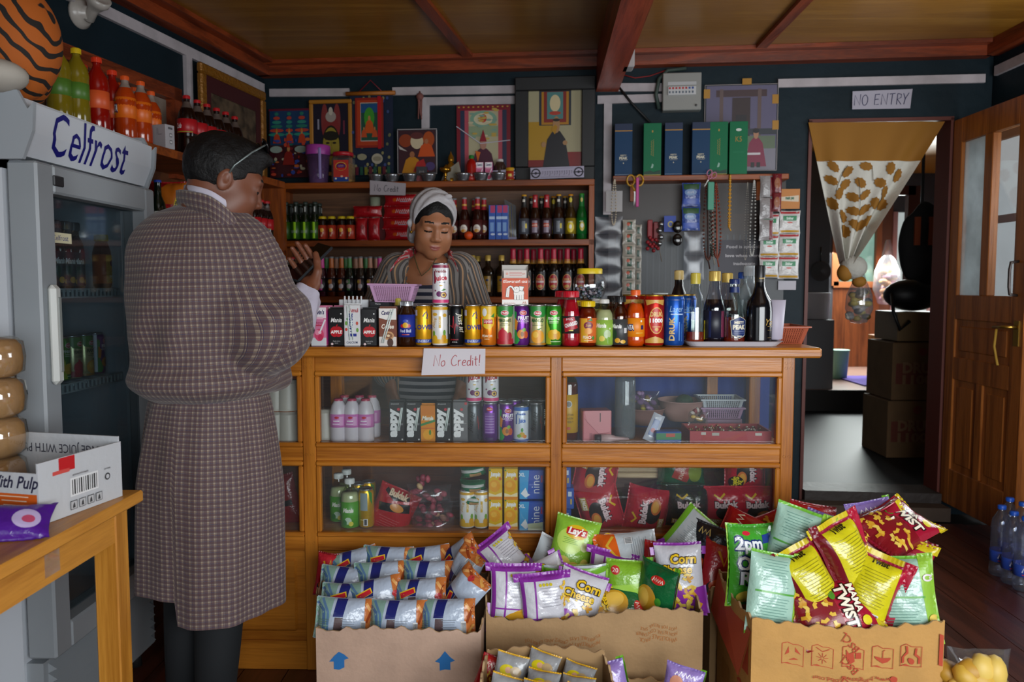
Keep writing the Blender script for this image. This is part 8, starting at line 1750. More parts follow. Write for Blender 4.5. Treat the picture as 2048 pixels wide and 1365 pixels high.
# upper right compartment
ins('bottle','whisky_yellow',1136,0,'whisky bottle with a yellow label behind the right upper glass','bottle',.12)
sbox('money_box','pink cardboard cash box with a slot behind the glass',1190,0,.098,.07,.105,'#c8737a',[('p',[(-44,104),(46,104),(46,30),(6,26),(-34,70)],'#d0868c'),('s',[(-44,80),(-34,66),(6,26),(46,32)],1.4,'#9a4a54'),('r',10,82,3,30,'#2a1c22'),('r',-22,16,9,26,'#a85a62')],.13,.12)
t = thing('cream_tube','pale pink cream tube with a dark cap lying before the cash box','tube',(at(1220,885,Y=CY + .075).x,CY + .075,zS1 + .016)); b = MB(); loft(b,[[(x,.014 * s_ * math.cos(a),.014 * (s_ if x < .02 else (1 if s_ > 0 else 0) * (1 - (x + .03) / .1)) * math.sin(a)) for a,s_ in ((2 * PI * k / 14,1.0) for k in range(14))] for x in (-.03,0,.02)] + [[(.062,.02 * math.cos(2 * PI * k / 14),.0015 * math.sin(2 * PI * k / 14)) for k in range(14)]],mt('#c8a8a8',.4)); b.build('tube_body',t); MB().lathe([(.0001,0),(.013,0),(.013,.02),(.0001,.02)],'#2c2024',14,tr(-.03,0,0) @ rot(0,-90)).build('cap',t)
b = MB(); b.lathe([(.0001,0),(.034,0),(.036,.01),(.036,.20),(.028,.222),(.0001,.225)],clear('#c8d0d4',haze=.5,hazec='#8f979c',gloss=.2),22); tag(b.build('water_jug',loc=(at(1250,880,Y=CY + .16).x,CY + .17,zS1 + .0006)),'tall frosted plastic flask behind the right upper glass','flask')
def bowl(label,px,dy,r,h,c,z=0,fill=None):
 t = thing('plastic_bowl',label,'bowl',(at(px,870,Y=CY + dy).x,CY + dy,zS1 + .0006 + z)); b = MB(); b.lathe([(.0001,0),(r * .55,0),(r * .85,h * .5),(r,h),(r * 1.05,h),(r * .96,h - .003),(r * .8,h * .5),(r * .5,.004),(.0001,.004)],mt(c,.4),26); b.build('bowl_body',t)
 if fill: b = MB(); b.ball((.01,0,h * .9),r * .38,mt(fill,.7,bump=.6,bscale=70),14,sc=(1,1,.8)); b.build('yarn_ball',t)
bowl('pale pink bowl with a dark green ball behind the right upper glass',1362,.30,.085,.075,'#c09890',.04,'#143a24')
bowl('pink bowl of crumpled wrappers beside the frosted flask',1290,.27,.07,.06,'#a87a74',.03)
heap('wrapped_bag','lilac plastic bag with a yellow tie behind the frosted flask','bag',1290,800,.27,.10,.05,.06,['#8a6a94','#b8a83a','#9a7aa0'],'#d8c8e0',61)
sbox('tissue_box','small blue and green open box of sachets before the bowls',1334,0,.086,.05,.04,'#2456a0',[('r',0,24,84,22,'#2f7a4a'),('r',6,28,30,12,'#b84a34')],.09,.05)
place(('five','ws'),packet_make(.04,.1,.008,'#b8bcc8',[('r',0,0,22,60,'#7a86b0'),('e',0,-10,8,8,'#b03a4a')],'#b8bcc8',None,seed=48,nu=8,nv=10,name='sachet'),None,'white sachet leaning beside the frosted flask','sachet',None,M=pose(at(1308,856,Y=CY + .1),0,-10,24))
for k,(c,lb) in enumerate((('#a888a8','pink'),('#b4bcc2','white'))):
 z_ = zS1 + .055 + .03 * k; basket('plastic_basket',lb + ' openwork basket in the stack behind the glass',.125,.1,.145,.12,.04,c,16,5,M=tr(at(1440,840,Y=CY + .28).x,CY + .30,z_))
sbox('stationery_box','low pale box under the stacked baskets',1440,0,.13,.10,.052,'#7a5a72',[],.30)
t = thing('jewellery_tray','shallow red tray full of small trinkets behind the glass','tray',(at(1452,880,Y=CY + .12).x,CY + .135,zS1 + .002),.0); b = MB(); RD = mt('#a01424',.4)
for x0,y0,x1,y1 in ((-.135,-.075,.135,-.07),(-.135,.07,.135,.075),(-.135,-.07,-.13,.07),(.13,-.07,.135,.07)): b.box(x0,y0,0,x1,y1,.042,RD)
b.box(-.13,-.07,0,.13,.07,.018,RD); b.art([('r',-90,34,16,9,'#b8b4aa'),('r',-50,32,24,10,'#a8a49a'),('r',92,32,22,9,'#b8b4aa')],front(-.0752)); b.build('tray_body',t); rg = random.Random(5); b = MB()
for k in range(90): b.ball((rg.uniform(-.12,.12),rg.uniform(-.06,.06),.022 + rg.uniform(0,.018)),.004,mt(rg.choice(['#a8843a','#7a5a2a','#c8c0b0','#b09060']),.25,.7),6)
b.build('trinkets',t)['kind'] = 'stuff'
heap('foil_wrap','crumpled silver and gold sachet lying on the red tray','sachet',1396,838,.13,.07,.036,.04,['#b8b0a8','#c8a85a','#7a2430'],'#f0ece8',63,8)
# ================================================================== cooler contents, foreground table
def inc(kind,key,px,lvl,label,cat,back=.12,dz=0.0,sc=None):
 p = at(px,500,X=FXX - back); o = place((kind,key),{'can': CANS,'bottle': BOT}[kind][key],(FXX - back,p.y,ZW[lvl] + .0045 + dz),label,cat,'drinks in the cooler',PI / 2)
 if sc: o.scale = sc
for i,(px,k) in enumerate(((88,'blackjuice'),(108,'blackjuice'),(130,'blackjuice'),(148,'blackjuice'))): inc('bottle',k,px,0,f'{ORD[i]} dark juice bottle on the upper cooler shelf','bottle',.13,sc=(1,1,1.25))
inc('bottle','peachjuice',206,0,'amber bottle with a yellow lid on the upper cooler shelf','bottle',.13,sc=(1.1,1.1,1.2)); inc('bottle','limeM',172,0,'green-capped bottle deep in the upper cooler shelf','bottle',.2)
for px,k,lb,dz in ((88,'pineapple','green pineapple can',0),(112,'pineapple','green juice can deeper left',0),(136,'pomegranate','pomegranate can showing a red stripe',0),(160,'mango','pale juice can in the middle',0),(184,'fruitcocktail','purple juice can',0),(98,'passion_white','white juice can stacked on green cans',SH)): inc('can',k,px,1,lb + ' on the lower cooler shelf','can',.12,dz)
t = thing('tiger_plush','orange striped tiger plush lying on top of the drinks cooler','plush toy',(FXX - .15,FY0 + .15,zS1_ + .002))
def tstr(): 
 m,tt,b = newmat('tiger'); tc = tt.nodes.new('ShaderNodeTexCoord'); mp = tt.nodes.new('ShaderNodeMapping'); mp.inputs['Rotation'].default_value = (.3,.6,.2); wv = tt.nodes.new('ShaderNodeTexWave'); wv.inputs['Scale'].default_value = 9; wv.inputs['Distortion'].default_value = 7; wv.inputs['Detail'].default_value = 1.5; wv.inputs['Detail Scale'].default_value = 1.2
 cr_2 = tt.nodes.new('ShaderNodeValToRGB'); cr_2.color_ramp.elements[0].position = .72; cr_2.color_ramp.elements[0].color = lin('#a8540e'); cr_2.color_ramp.elements[1].position = .78; cr_2.color_ramp.elements[1].color = lin('#120c08')
 tt.links.new(tc.outputs['Object'],mp.inputs[0]); tt.links.new(mp.outputs[0],wv.inputs['Vector']); tt.links.new(wv.outputs['Fac'],cr_2.inputs[0]); tt.links.new(cr_2.outputs[0],b.inputs['Base Color']); b.inputs['Roughness'].default_value = .8; return m
TG = tstr(); ld = t.location.copy(); tf = union([pell((-.06,-.04,.22),(.17,.16,.2)),(pell((.08,-.05,.16),(.115,.11,.155)),.06),(pell((-.1,.12,.12),(.16,.14,.11)),.05),(pell((-.16,-.16,.36),(.1,.1,.1)),.05)],.05)
V,F = nets(axis(-.36,.24,.012),axis(-.32,.3,.012),axis(-.0,.48,.012),lambda P: np.maximum(tf(P),.001 - P[...,2])); skin_mesh('body',V,F,[TG],np.zeros(len(F)),t)
b = MB(); b.ball((.10,-.17,.043),.055,mt('#a8a298',.8),18,sc=(1.5,1.35,.75))
for cy_,cz_ in ((.06,.05),(.10,.058),(.14,.05)): b.tube([(cy_ + .012 * math.cos(a),-.243 + .02 * abs(cy_ - .10) / .04,cz_ + .010 * math.sin(a)) for a in [k * PI / 4 for k in range(9)]],.0022,'#14100e',6)
b.build('paw',t)
for k in range(4):
 p = at(14,700,Y=1.80);  t = thing('bread_loaf',('bottom','second','third','topmost')[k] + ' bread loaf of the wrapped stack beside the cooler handle','bread',(at(30,700,Y=1.79).x - .105,1.79,ZTB + .001 + .0925 * k),.05 * (k - 1),'wrapped bread loaves'); b = MB(); loft(b,[[(x * f,y * f,z) for x,y in rrect(.105,.055,.04)] for z,f in ((0,.86),(.012,.97),(.04,1),(.07,.97),(.084,.86),(.089,.6))],mt('#c99a5c',.6,bump=.4,bscale=30,vary=.35)); b.build('loaf',t)
 b = MB(); loft(b,[[(x * f + .002 * math.sin(i * 2.3 + k),y * f,z) for i,(x,y) in enumerate(rrect(.109,.058,.04))] for z,f in ((.0,.84),(.01,.97),(.045,1.0),(.08,.96),(.0915,.8))],clear('#f4f0e8',gloss=.5,haze=.05)); b.build('wrapper',t)
# juice carton tray on the table
q0 = at(80,1054,Z=ZTB); q1 = at(245,993,Z=ZTB); dv = (q1 - q0); dv.z = 0; ln = dv.length; ang = math.atan2(dv.y,dv.x) - PI / 2
t = thing('juice_box','open white printed cardboard tray box on the foreground table','box',(q0.x,q0.y,ZTB + .0008),ang); HB2 = .128; WB2 = .42; cw = mt('#b9bcc0',.7,bump=.15,bscale=60)
MB().box(-.004,0,0,0,ln,HB2,cw).art([('r',56 - ln * 500 + 20,112,44,30,'#b8141c'),('r',60 - ln * 500,98,46,8,'#c84a44')] + bars(ln * 60 - 10,58,ln * 340,40) + [('g','Made in Vietnam',-8,84,5,'#3a3c40',{'w': 44}),('g','RECYCLE',ln * 300,76,5,'#3a3c40',{'w': 18}),('e',ln * 300,58,8,8,'#3a3c40'),('e',ln * 300,58,5,5,'#b9bcc0')] + [z for k in range(4) for z in (('r',-30 + 24 * k,20,19,19,'#4a4c50'),('r',-30 + 24 * k,20,16,16,'#b4b7ba'),('p',[(-34 + 24 * k,14),(-26 + 24 * k,14),(-28 + 24 * k,26),(-32 + 24 * k,22)],'#3a3c40'))],flat((0,ln / 2,0),(0,1,0),(0,0,1))).build('side_panel',t)
MB().box(-WB2,0,0,-.004,.004,HB2 * .84,cw).art([('r',0,44,WB2 * 1000 - 8,40,'#c8591c'),('t','With Pulp',150,84,26,'#2a2c44',{'sh': .35,'b': .02,'w': 120})] + lines(150,58,70,4,9,'#e0c8b0',2),flat((-WB2 / 2,0,0),(1,0,0),(0,0,1))).build('front_panel',t)
MB().box(-WB2,ln - .004,0,-.004,ln,HB2 + .012,cw).art([('t','ORANGE JUICE WITH PULP',60,108,22,'#2e3040',{'rot': 180,'w': 280})],flat((-WB2 / 2,ln - .004,0),(1,0,0),(0,0,1))).build('back_panel',t)
MB().box(-WB2,.004,0,-.004,ln - .004,.004,cw).build('bottom_panel',t)
t = place(('snack','purp'),packet_make(.2,.1,.05,'#4a1a86',[('e',60,-10,26,24,'#b8a8d0'),('e',64,-12,12,10,'#b84a6a'),('e',-20,0,30,24,'#c8d0e0')],'#4a1a86',None,seed=77,name='snack_packet'),None,'purple packet at the left edge of the foreground table','packet',M=tr(at(-8,1050,Z=ZTB + .025)) @ rot(-62,0,20))
# ================================================================== wall right of the shelves: liquor boxes, breaker box, hanging goods
def wobj(name,label,cat,px,py,off,group=None): p = bw(px,py,off); return thing(name,label,cat,p,WROT,group)
def lbox(kind):
 def mk():
  t = thing('liquor_box','',''); b = MB(); w_ = .048; h = .285; c = '#123a5e' if kind == 'b' else '#0d6a44'; b.box(-w_,-.045,0,w_,.045,h,mt(c,.5,spec=.25),bev=.001)
  b.art([('r',0,268,95,34,'#0c2244'),('r',0,246,95,6,'#a87a2c'),('t','MISTY',0,112,8,'#b8b4a0',{'b': .04,'w': 34}),('t','PEAK',0,97,14,'#c8c4b0',{'b': .06,'w': 46}),('r',0,84,40,2,'#8a8c88'),('e',0,70,3,4,'#b8b4a0'),('r',0,7,91,2,'#8a9ab0')] if kind == 'b' else [('e',0,240,4,7,'#a88a3a'),('g','BHUTAN',-5,150,7,'#a88a3a',{'rot': 90,'w': 80}),('g','HIGHLAND',5,150,7,'#a88a3a',{'rot': 90,'w': 90}),('p',[(-8,40),(0,66),(8,60),(4,42)],'#8ab0a0'),('p',[(-45,2),(-45,20),(-10,28),(10,18),(45,30),(45,2)],'#0a3a2a'),('r',0,3,91,5,'#a89a4a')] if kind == 'g' else [('e',0,240,15,8,'#c8d0c8'),('t','K5',0,190,30,'#9a7a2a',{'w': 34}),('r',0,120,60,1,'#2a8a64')],front(-.045),gl=.55); b.build('box_body',t); return t
 return mk
for i,(px,k) in enumerate(((1246,'b'),(1303,'g'),(1345,'b'),(1399,'b'),(1434,'g'),(1473,'k'))):
 place(('lb',k),lbox(k),onledge(px,.06),('blue liquor box at the left end of the wall ledge','green liquor box with a white bird on the wall ledge','blue liquor box between the two green ones on the ledge','blue liquor box touching the green pair on the ledge','green liquor box beside the plain green one','plain green liquor box in front of the portrait poster')[i],'box','liquor boxes on the wall ledge',WROT)
po = [('r',0,0,1.94,1.96,'#5a5672'),('r',0,.8,1.4,.16,'#3a2428'),('r',-.55,.35,.1,1.1,'#5c4a48'),('r',.5,.35,.1,1.1,'#5c4a48'),('r',0,.25,.5,.9,'#2c1c1e'),('r',0,.05,.3,.5,'#14121a'),('r',0,-.1,1.94,.14,'#2a3038'),('r',.5,-.35,.9,.3,'#5a6a54'),('r',0,-.75,1.94,.5,'#7a7884')] + figure(.42,-.42,.3,'#7a2440','#a8785c',None,.5) + [('e',.42,-.08,.09,.06,'#141014'),('r',.34,-.88,.1,.12,'#16161a'),('r',.5,-.88,.1,.12,'#16161a'),('r',.3,-.62,.5,.05,'#c8c4c8'),('e',-.35,-.16,.1,.08,'#9a6a50')]
picture('poster','poster of a man in a pink checked robe before a white house',1408,168,1556,342,'#b0a8a8',.004,po,off=.012,th=.003,lean=0)
for i,(px,py,w_,h) in enumerate(((1494,163,.05,.034),(1414,188,.034,.05),(1551,198,.034,.05),(1551,250,.034,.05))):
 p = bw(px,py,.019); b = MB(); b.box(-w_ / 2,0,-h / 2,w_ / 2,.001,h / 2,mt('#a87a2a',.4)); o = tag(b.build('tape_piece',loc=p),'brown tape on the ' + ('top edge','left edge','upper right edge','lower right edge')[i] + ' of the pink robe poster','tape'); o.rotation_euler.z = WROT
t = wobj('breaker_box','grey metal breaker box with a row of switches on the wall','breaker box',1325,221,.07); W_ = (bw(1402,221,.07).x - bw(1325,221,.07).x) * K; H_ = bw(1325,146,.07).z - bw(1325,221,.07).z
MB().box(0,0,0,W_,.068,H_,mt('#8f908c',.45),bev=.004).build('box_body',t)
b = MB(); b.box(W_ * .14,-.008,H_ * .4,W_ * .86,0,H_ * .62,'#c0c2c4'); b.art([('r',W_ * 1000 * (-.32 + .085 * k),14,11,11,'#a8242a' if k < 6 else '#1c3f86') for k in range(8)] + [('r',W_ * 1000 * (-.32 + .085 * k),-8,8,12,'#4a5a6a') for k in range(8)],front(-.008,W_ / 2,H_ * .51)); SWR = b.build('switch_row',t)
b = MB(); b.art([('r',0,0,W_ * 740,18,'#b4b6b8')],front(-.001,W_ / 2,H_ * .71)); b.lathe([(.0001,0),(.007,0),(.006,.005),(.0001,.005)],'#4a4a4a',10,tr(W_ * .87,-.001,H_ * .12) @ rot(90)); b.build('lock_and_strip',t)
def cable(label,pts,r,c,name='cable'): 
 b = MB(); P = [bw(*q) for q in pts]; b.tube(P,r,mt(c,.6),8); tag(b.build(name),label,'cable')
cable('black cable running down diagonally behind the liquor boxes',[(1236,172,.02),(1262,205,.03),(1300,245,.04)],.007,'#101214')
cable('grey-green conduit looping round the breaker box',[(1318,218,.03),(1312,190,.04),(1318,158,.04),(1335,141,.03),(1372,137,.02)],.011,'#3a4a44')
cable('thin red wire sagging along the cornice',[(1240,148,.03),(1270,156,.03),(1300,152,.03),(1340,138,.03)],.003,'#8a1a1c')
p = at(1256,118,Y=4.1); b = MB(); b.box(-.028,-.05,-.06,.028,.05,.06,'#a8a4a4',bev=.006); tag(b.build('junction_box',loc=(xb - .10,4.1,2.44)),'white junction box on the side of the ceiling beam','box'); bpy.data.objects['junction_box'].location.x = at(1256,118,Y=4.1).x
p = at(1258,40,Y=3.75); b = MB(); b.box(-.018,-1.0,-.03,.018,.02,.02,'#a9a5a6',bev=.004); tag(b.build('tube_light',loc=p),'white tube light batten along the ceiling beam','lamp')
# hanging goods
def strand(name,label,px0,py0,px1,py1,off,c,r,wd,n=26,cat='bead string',c2=None,tail=0):
 a,e = bw(px0,py0,off),bw(px1,py1,off); t = thing(name,label,cat,a,WROT); L_ = a.z - e.z; b = MB(); dx = e.x - a.x
 for k in range(n):
  u = k / n * 2 * PI; z = -L_ * (1 - math.cos(u)) / 2; x = dx * (1 - math.cos(u)) / 2 + wd * math.sin(u) * (.35 + .65 * (-z / L_)); b.ball((x,-.004,z),r,mt(c if not c2 or k % 9 else c2,.35),8)
 b.build('beads',t)
 b = MB(); b.tube([(0,.012,.01),(0,-.004,0)] + ([(dx,-.004,-L_),(dx + .01,-.004,-L_ - tail)] if tail else [(0,-.004,-.004)]),.0016 if not tail else .004,mt(c2 or c,.6),6); b.build('cord',t); return t
SZ = .13
strand('bead_string','white bead string hanging before a white card at the ledge end',1229,360,1227,450,.16,'#b8ad98',.0048,.016,44)
for i,(px,wd,y1) in enumerate(((1414,.03,520),(1424,.02,512),(1432,.028,516))): strand('prayer_beads',('dark brown prayer beads, leftmost of the middle bundle','dark green and white prayer beads in the middle bundle','reddish brown prayer beads with a long tassel')[i],px,368,px + 2,y1,.165 + .012 * i,('#5a2a1a','#2c3a30','#6a2c1a')[i],.006,wd,56,'prayer beads',('#3a1a10','#a8a498','#8a3a20')[i],.05)
strand('bead_string','white bead string with a red marker hanging beside the snack strips',1508,362,1503,512,.165,'#a8a8a4',.0052,.018,64,'bead string','#a8a8a4')
strand('gold_garland','golden tinsel garland ending in a small ring',1460,352,1458,455,.16,'#b8821c',.006,.006,40,'garland','#c8922a',.02)
strand('thin_necklace','thin pale cord necklace beside the white bead string',1495,366,1490,520,.16,'#9a9488',.0022,.012,90,'necklace')
def card(name,label,cat,px0,py0,px1,py1,off,c,arts=[],m=None):
 p,q = bw(px0,py1,off),bw(px1,py0,off); w_,h = (q.x - p.x) * K,q.z - p.z; b = MB(); b.box(0,-.0015,0,w_,.0015,h,m or mt(c,.5)); b.art([sc_art(s,w_ * 500,h * 500) for s in arts],front(-.0015,w_ / 2,h / 2),gl=.4); o = tag(b.build(name,loc=p),label,cat); o.rotation_euler.z = WROT; return o
card('paper_card','blank white card hanging behind the white bead string','card',1212,382,1245,424,.10,'#a8a6a6')
card('quote_poster','dark poster with a line of pale writing on the wall','poster',1436,480,1530,600,.008,'#3a3842',[('t','Food is symbolic',.12,.76,.10,'#b4b0b4',{'w': 200,'b': .02}),('t','love when words',.1,.48,.10,'#b4b0b4',{'w': 205,'b': .03}),('t','inadequate',.12,.2,.10,'#b4b0b4',{'w': 120,'b': .02})])
card('wall_panel','sheet of grey corrugated plastic fixed to the wall behind the beads','panel',1215,360,1572,690,.004,'#1e2022',[('r',0,-.35,2,1.3,'#2b3135'),('r',0,.62,2,.7,'#2a1e18'),('r',.3,.5,.8,.2,'#352419')] + [('r',-.9 + .07 * k,-.3,.02,1.3,'#393f44') for k in range(24)])
def sach(name,label,px0,py0,px1,py1,off,n,c,arts,m=None,cat='sachet strip',group=None):
 p,q = bw(px0,py0,off),bw(px1,py1,off); w_,h = (q.x - p.x) * K,(p.z - q.z) / n; t = thing(name,label,cat,p,WROT,group)
 for k in range(n):
  b = MB(); fn,sf = pillow_fn(w_,h,.014,k + len(label)); mm = m or foil(c,.25); T_ = tr(w_ / 2,-.006,-h * (k + .5))
  for s in (1,-1): b.grid(lambda i,j: fn(2 * i - 1,2 * j - 1,s),8,8,mm,True,T_,flip=(s == -1))
  if arts: sfm = sf(w_,h,1); b.art([sc_art(z,w_ * 480,h * 480) for z in arts],lambda x,y: ((T_ @ sfm(x,y)[0]),sfm(x,y)[1]),off=.0006,L=12)
  b.build('sachet',t)
 return t
SK = [('r',0,.86,1.9,.2,'#a8343a'),('r',0,-.86,1.9,.2,'#b88a1c'),('r',0,.35,1.4,.45,'#1c7a4a'),('t','Shikhar',0,.35,.26,'#d8e4dc',{'b': .03,'w': 40}),('e',0,-.05,.3,.08,'#b84a3a')]
GK = 'white sachets hanging at the right'
sach('sachet_strip','white sachet strip with green names hanging nearest the doorway',1558,422,1597,558,.10,3,'#bcb9b6',SK,group=GK); sach('sachet_strip','white sachet strip left of the one nearest the doorway',1520,428,1556,556,.10,3,'#bcb9b6',SK,group=GK)
card('sachet_header','orange card with green lettering above the white sachet strips','card',1558,378,1600,418,.11,'#b8742c',[('p',[(-.8,.2),(.9,.35),(.9,-.3),(-.8,-.2)],'#c8b8a0'),('t','magic pan',.02,.05,.3,'#1c5a3c',{'b': .06,'w': 46})])
sach('sachet_strip','ribbon of cream sachets with dark green labels',1245,440,1270,610,.09,7,'#a8a296',[('r',.1,0,.8,1.4,'#1f4a34'),('e',-.1,.3,.3,.3,'#b84a2a'),('g','paan',.1,0,.3,'#d8dcd0',{'rot': 80,'w': 14})]); sach('sachet_strip','second ribbon of cream sachets half turned away',1270,450,1282,610,.085,7,'#9a958a',[('r',0,0,.8,1.2,'#2a4a3c')])
sach('sachet_strip','strip of blue detergent sachets in the middle of the wall',1364,366,1400,462,.12,2,'#2c4a9a',[('r',0,.7,1.8,.5,'#2f5a34'),('e',-.1,.2,.7,.3,'#7a9ac8'),('g','clean',-.1,.2,.24,'#d8dce8',{'b': .04,'w': 34}),('r',0,-.6,1.8,.5,'#3a5ab8')])
CLB = clear('#eef0f2',gloss=.1,haze=.12,hazec='#9a98a4',rough=.25)
sach('plastic_strip','strip of empty clear plastic pouches below the blue sachets',1368,464,1408,560,.10,2,'',None,CLB,'pouch strip'); sach('plastic_strip','wide clear plastic pouches hanging at the left behind the candy jar',1190,434,1244,610,.06,5,'',None,CLB,'pouch strip')
sach('sachet_strip','silver and maroon snack strip hanging beside the white beads',1520,352,1545,482,.15,3,'#8a8686',[('r',.75,0,.5,1.9,'#6a1420')]); sach('sachet_strip','short maroon snack strip hanging from the ledge end',1545,348,1562,424,.16,2,'#6a1822',[('e',0,0,.7,.6,'#8a4a1c')])
card('blue_sachet','small blue sachet hanging left of the detergent strip','sachet',1328,432,1352,464,.10,'#1c3fa0',[('e',.1,-.05,.5,.4,'#b8a83a'),('e',.1,-.05,.3,.25,'#1c3fa0')])
card('paper_sheet','white sheet of paper hanging below the white sachet strips','paper',1556,562,1592,580,.02,'#b4b0b8')
def scis(label,px,py,off,c,s,a):
 t = wobj('scissors',label,'scissors',px,py,off); M = Matrix.Rotation(a,4,'Y') @ Matrix.Scale(s,4)
 for k in (-1,1):
  b = MB(); b.tube([(k * .028 + .024 * math.cos(q),-.003,.035 + .034 * math.sin(q)) for q in [2 * PI * j / 16 for j in range(17)]],.006,mt(c,.4),8,M); b.tube([(k * .02,-.003,.004),(0,-.003,-.035)],.007,mt(c,.4),8,M); b.build('handle',t)
  b = MB(); b.prism([(k * .008,-.03),(-k * .004,-.03),(-k * .006,-.13)],-.004 + .002 * k,-.003 + .002 * k,mt('#a8a8a4',.3,.8),M); b.build('blade',t)
scis('yellow-handled scissors hanging on the ledge',1270,372,.16,'#b8881c',.85,.0); scis('small pink-handled scissors on the ledge edge',1420,354,.185,'#b06a84',.5,.5)
b = MB(); b.box(-.008,-.004,-.16,.008,.004,0,'#b83a84',bev=.003); o = tag(b.build('comb',loc=bw(1275,355,.18)),'bright pink comb hanging in front of the scissors','comb')
b = MB(); b.box(-.017,-.005,-.15,.017,.005,0,'#3f8f74',bev=.003); tag(b.build('cutter_knife',loc=bw(1422,364,.21)),'mint green knife handle hanging in front of the prayer beads','knife')
for i,(px,py,c,lb) in enumerate(((1300,440,'#8a1420','red knotted charm tassel left of the silver bells'),(1312,444,'#7a1018','darker red charm tassel touching the silver bells'))):
 t = wobj('charm_tassel',lb,'charm',px,py,.1); b = MB(); b.box(-.014,-.006,-.1,.014,.004,0,c,bev=.004); [b.ball((.014 * math.sin(k * 2.1),-.008,-.1 - .012 * k),.011,mt(c,.6),8) for k in range(6)]; b.build('knot',t)
t = wobj('bell_string','string of round silver bells beside the red charms','bells',1320,438,.1); b = MB(); [b.ball((.004 * (-1) ** k,-.01,-.03 - .036 * k),.017,mt('#8a8a8c',.2,.9),12) for k in range(4)]; b.tube([(0,-.01,0),(0,-.01,-.18),(.012,-.01,-.24)],.002,'#6a5a4a',6); b.build('bells',t)
t = wobj('sunglasses_pair','dark round sunglasses hanging beside the detergent strip','glasses',1355,440,.12)
for k in range(2): MB().ball((0,-.012,-.04 - .07 * k),.034,mt('#120e0c',.12),18,None,(.8,.25,1)).build('lens',t)
paper('paper_sign','white paper sign reading NO ENTRY above the curtained doorway',[bw(1704,219,.012),bw(1820,217,.012),bw(1825,178,.012),bw(1705,183,.012)],[(s[0],[(q[0] + 2,q[1]) for q in s[1]],s[2],s[3]) for s in hand('NO ENTRY',58,4.0,'#2a2c50',.98)],'#a9a6b4',curl=.002)
# ================================================================== curtain in the doorway, knotted to a point
kp = bw(1707,528,-.02); ca,cb_ = bw(1617,245,.03),bw(1890,243,.03)
def curt(u,v):
 a = ca.lerp(cb_,u); s = v ** 1.05; f = .5 + (u - .5) * (1 - .93 * s); tx = ca.x + (cb_.x - ca.x) * (.33 + (u - .33) * (1 - .95 * s)); z = a.z + (kp.z - a.z) * v - .05 * math.sin(PI * u) * math.sin(PI * v) * 0
 y = a.y + (kp.y - a.y) * v + (.02 + .03 * v) * math.sin(u * 22 + 2 * v) * (.4 + v) * (abs(u - .45) * 1.6 + .15) + .02 * math.sin(u * 9) * v
 return Vector((tx,y,z))
t = thing('curtain','white curtain with mustard leaves knotted to a point in the kitchen doorway','curtain'); MU = '#8a5c12'; b = MB(); wc = mt('#c4c2b8',.8,bump=.2,bscale=60); mu = mt(MU,.8)
NUc,NVc = 60,40
for s in (0,1):
 b.grid(lambda u,v: curt(u,v * .27) + Vector((0,.003 * s,0)),NUc,12,mu,True,flip=(s == 0)); b.grid(lambda u,v: curt(u,.27 + v * .73) + Vector((0,.003 * s,0)),NUc,30,wc,True,flip=(s == 0))
def cfn(x,y): p = curt(x / 1000,1 - y / 1000); return p,Vector((0,-1,0))
lv = []
def leaf_(x,y,a,s):
 pts = []
 for k in range(18):
  q = 2 * PI * k / 18; r = s * (1.12 if k % 2 else .92); px_,py_ = r * .6 * math.cos(q),r * math.sin(q); pts.append((x + (px_ * math.cos(a) - py_ * math.sin(a)) / (1 - .93 * (1 - y / 1000)),y + (px_ * math.sin(a) + py_ * math.cos(a)) * 1.0))
 lv.append(('p',pts,MU))
for x,y,a in ((150,690,.7),(300,655,-.8),(110,595,.9),(275,565,-.8),(190,500,-.6),(480,690,1.3),(450,575,.9),(380,475,1.0),(540,490,-.8),(410,375,1.1),(590,385,-.7),(470,280,.9),(620,275,-.6),(740,675,.5),(690,575,1.0),(870,630,.4),(810,510,.6),(730,430,.6),(880,430,.5),(760,300,.5),(240,340,.4),(280,235,.3),(80,430,.3)): leaf_(x,y,a,47)
lv += [('s',[(140,520),(220,620),(300,700)],6,'#4a3a1c'),('s',[(540,180),(520,330),(420,600)],6,'#4a3a1c'),('s',[(540,690),(600,590)],6,'#4a3a1c')]
b.art(lv,cfn,off=.006,step=.0001,L=20,gl=.8); b.build('cloth',t)
b = MB(); b.ball((kp.x,kp.y,kp.z - .02),.075,mt('#a9a79e',.8,bump=1.0,bscale=25),18,None,(1,.8,.9)); b.ball((kp.x - .05,kp.y - .01,kp.z - .05),.05,mu,12,None,(.9,.8,1)); b.ball((kp.x + .03,kp.y - .01,kp.z - .10),.04,mu,12,None,(1,.8,.8)); b.build('knot',t)
# kitchen things and the passage
p = bw(1717,555,-.05)
def sack(name,label,c,px,py0,py1,w_,Y,c2='#e8e8ee',handle=True):
 q0_,q1_ = at(px,py0,Y=Y),at(px,py1,Y=Y); h = q0_.z - q1_.z; t = thing(name,label,'bag',q1_); rg = random.Random(len(label)); b = MB()
 for k in range(26): b.ball((rg.uniform(-.3,.3) * w_,rg.uniform(-.25,.25) * w_,h * rg.uniform(.08,.55)),w_ * .15,mt(rg.choice(c),.4),8,None,(1.2,1,.8))
 o = b.build('contents',t); o['kind'] = 'stuff'
 b = MB(); b.lathe([(.0001,0),(w_ * .3,.01),(w_ * .5,h * .25),(w_ * .46,h * .5),(w_ * .22,h * .75),(w_ * .08,h)],clear(c2,gloss=.5,haze=.18),16); b.build('plastic_bag',t)
sack('carrier_bag','clear carrier bag of yellow packets hanging from the curtain knot',['#b89a1c','#2a2a2c','#c8b43a','#4a3a1c','#b8b8b0'],1717,530,648,.15,4.62)
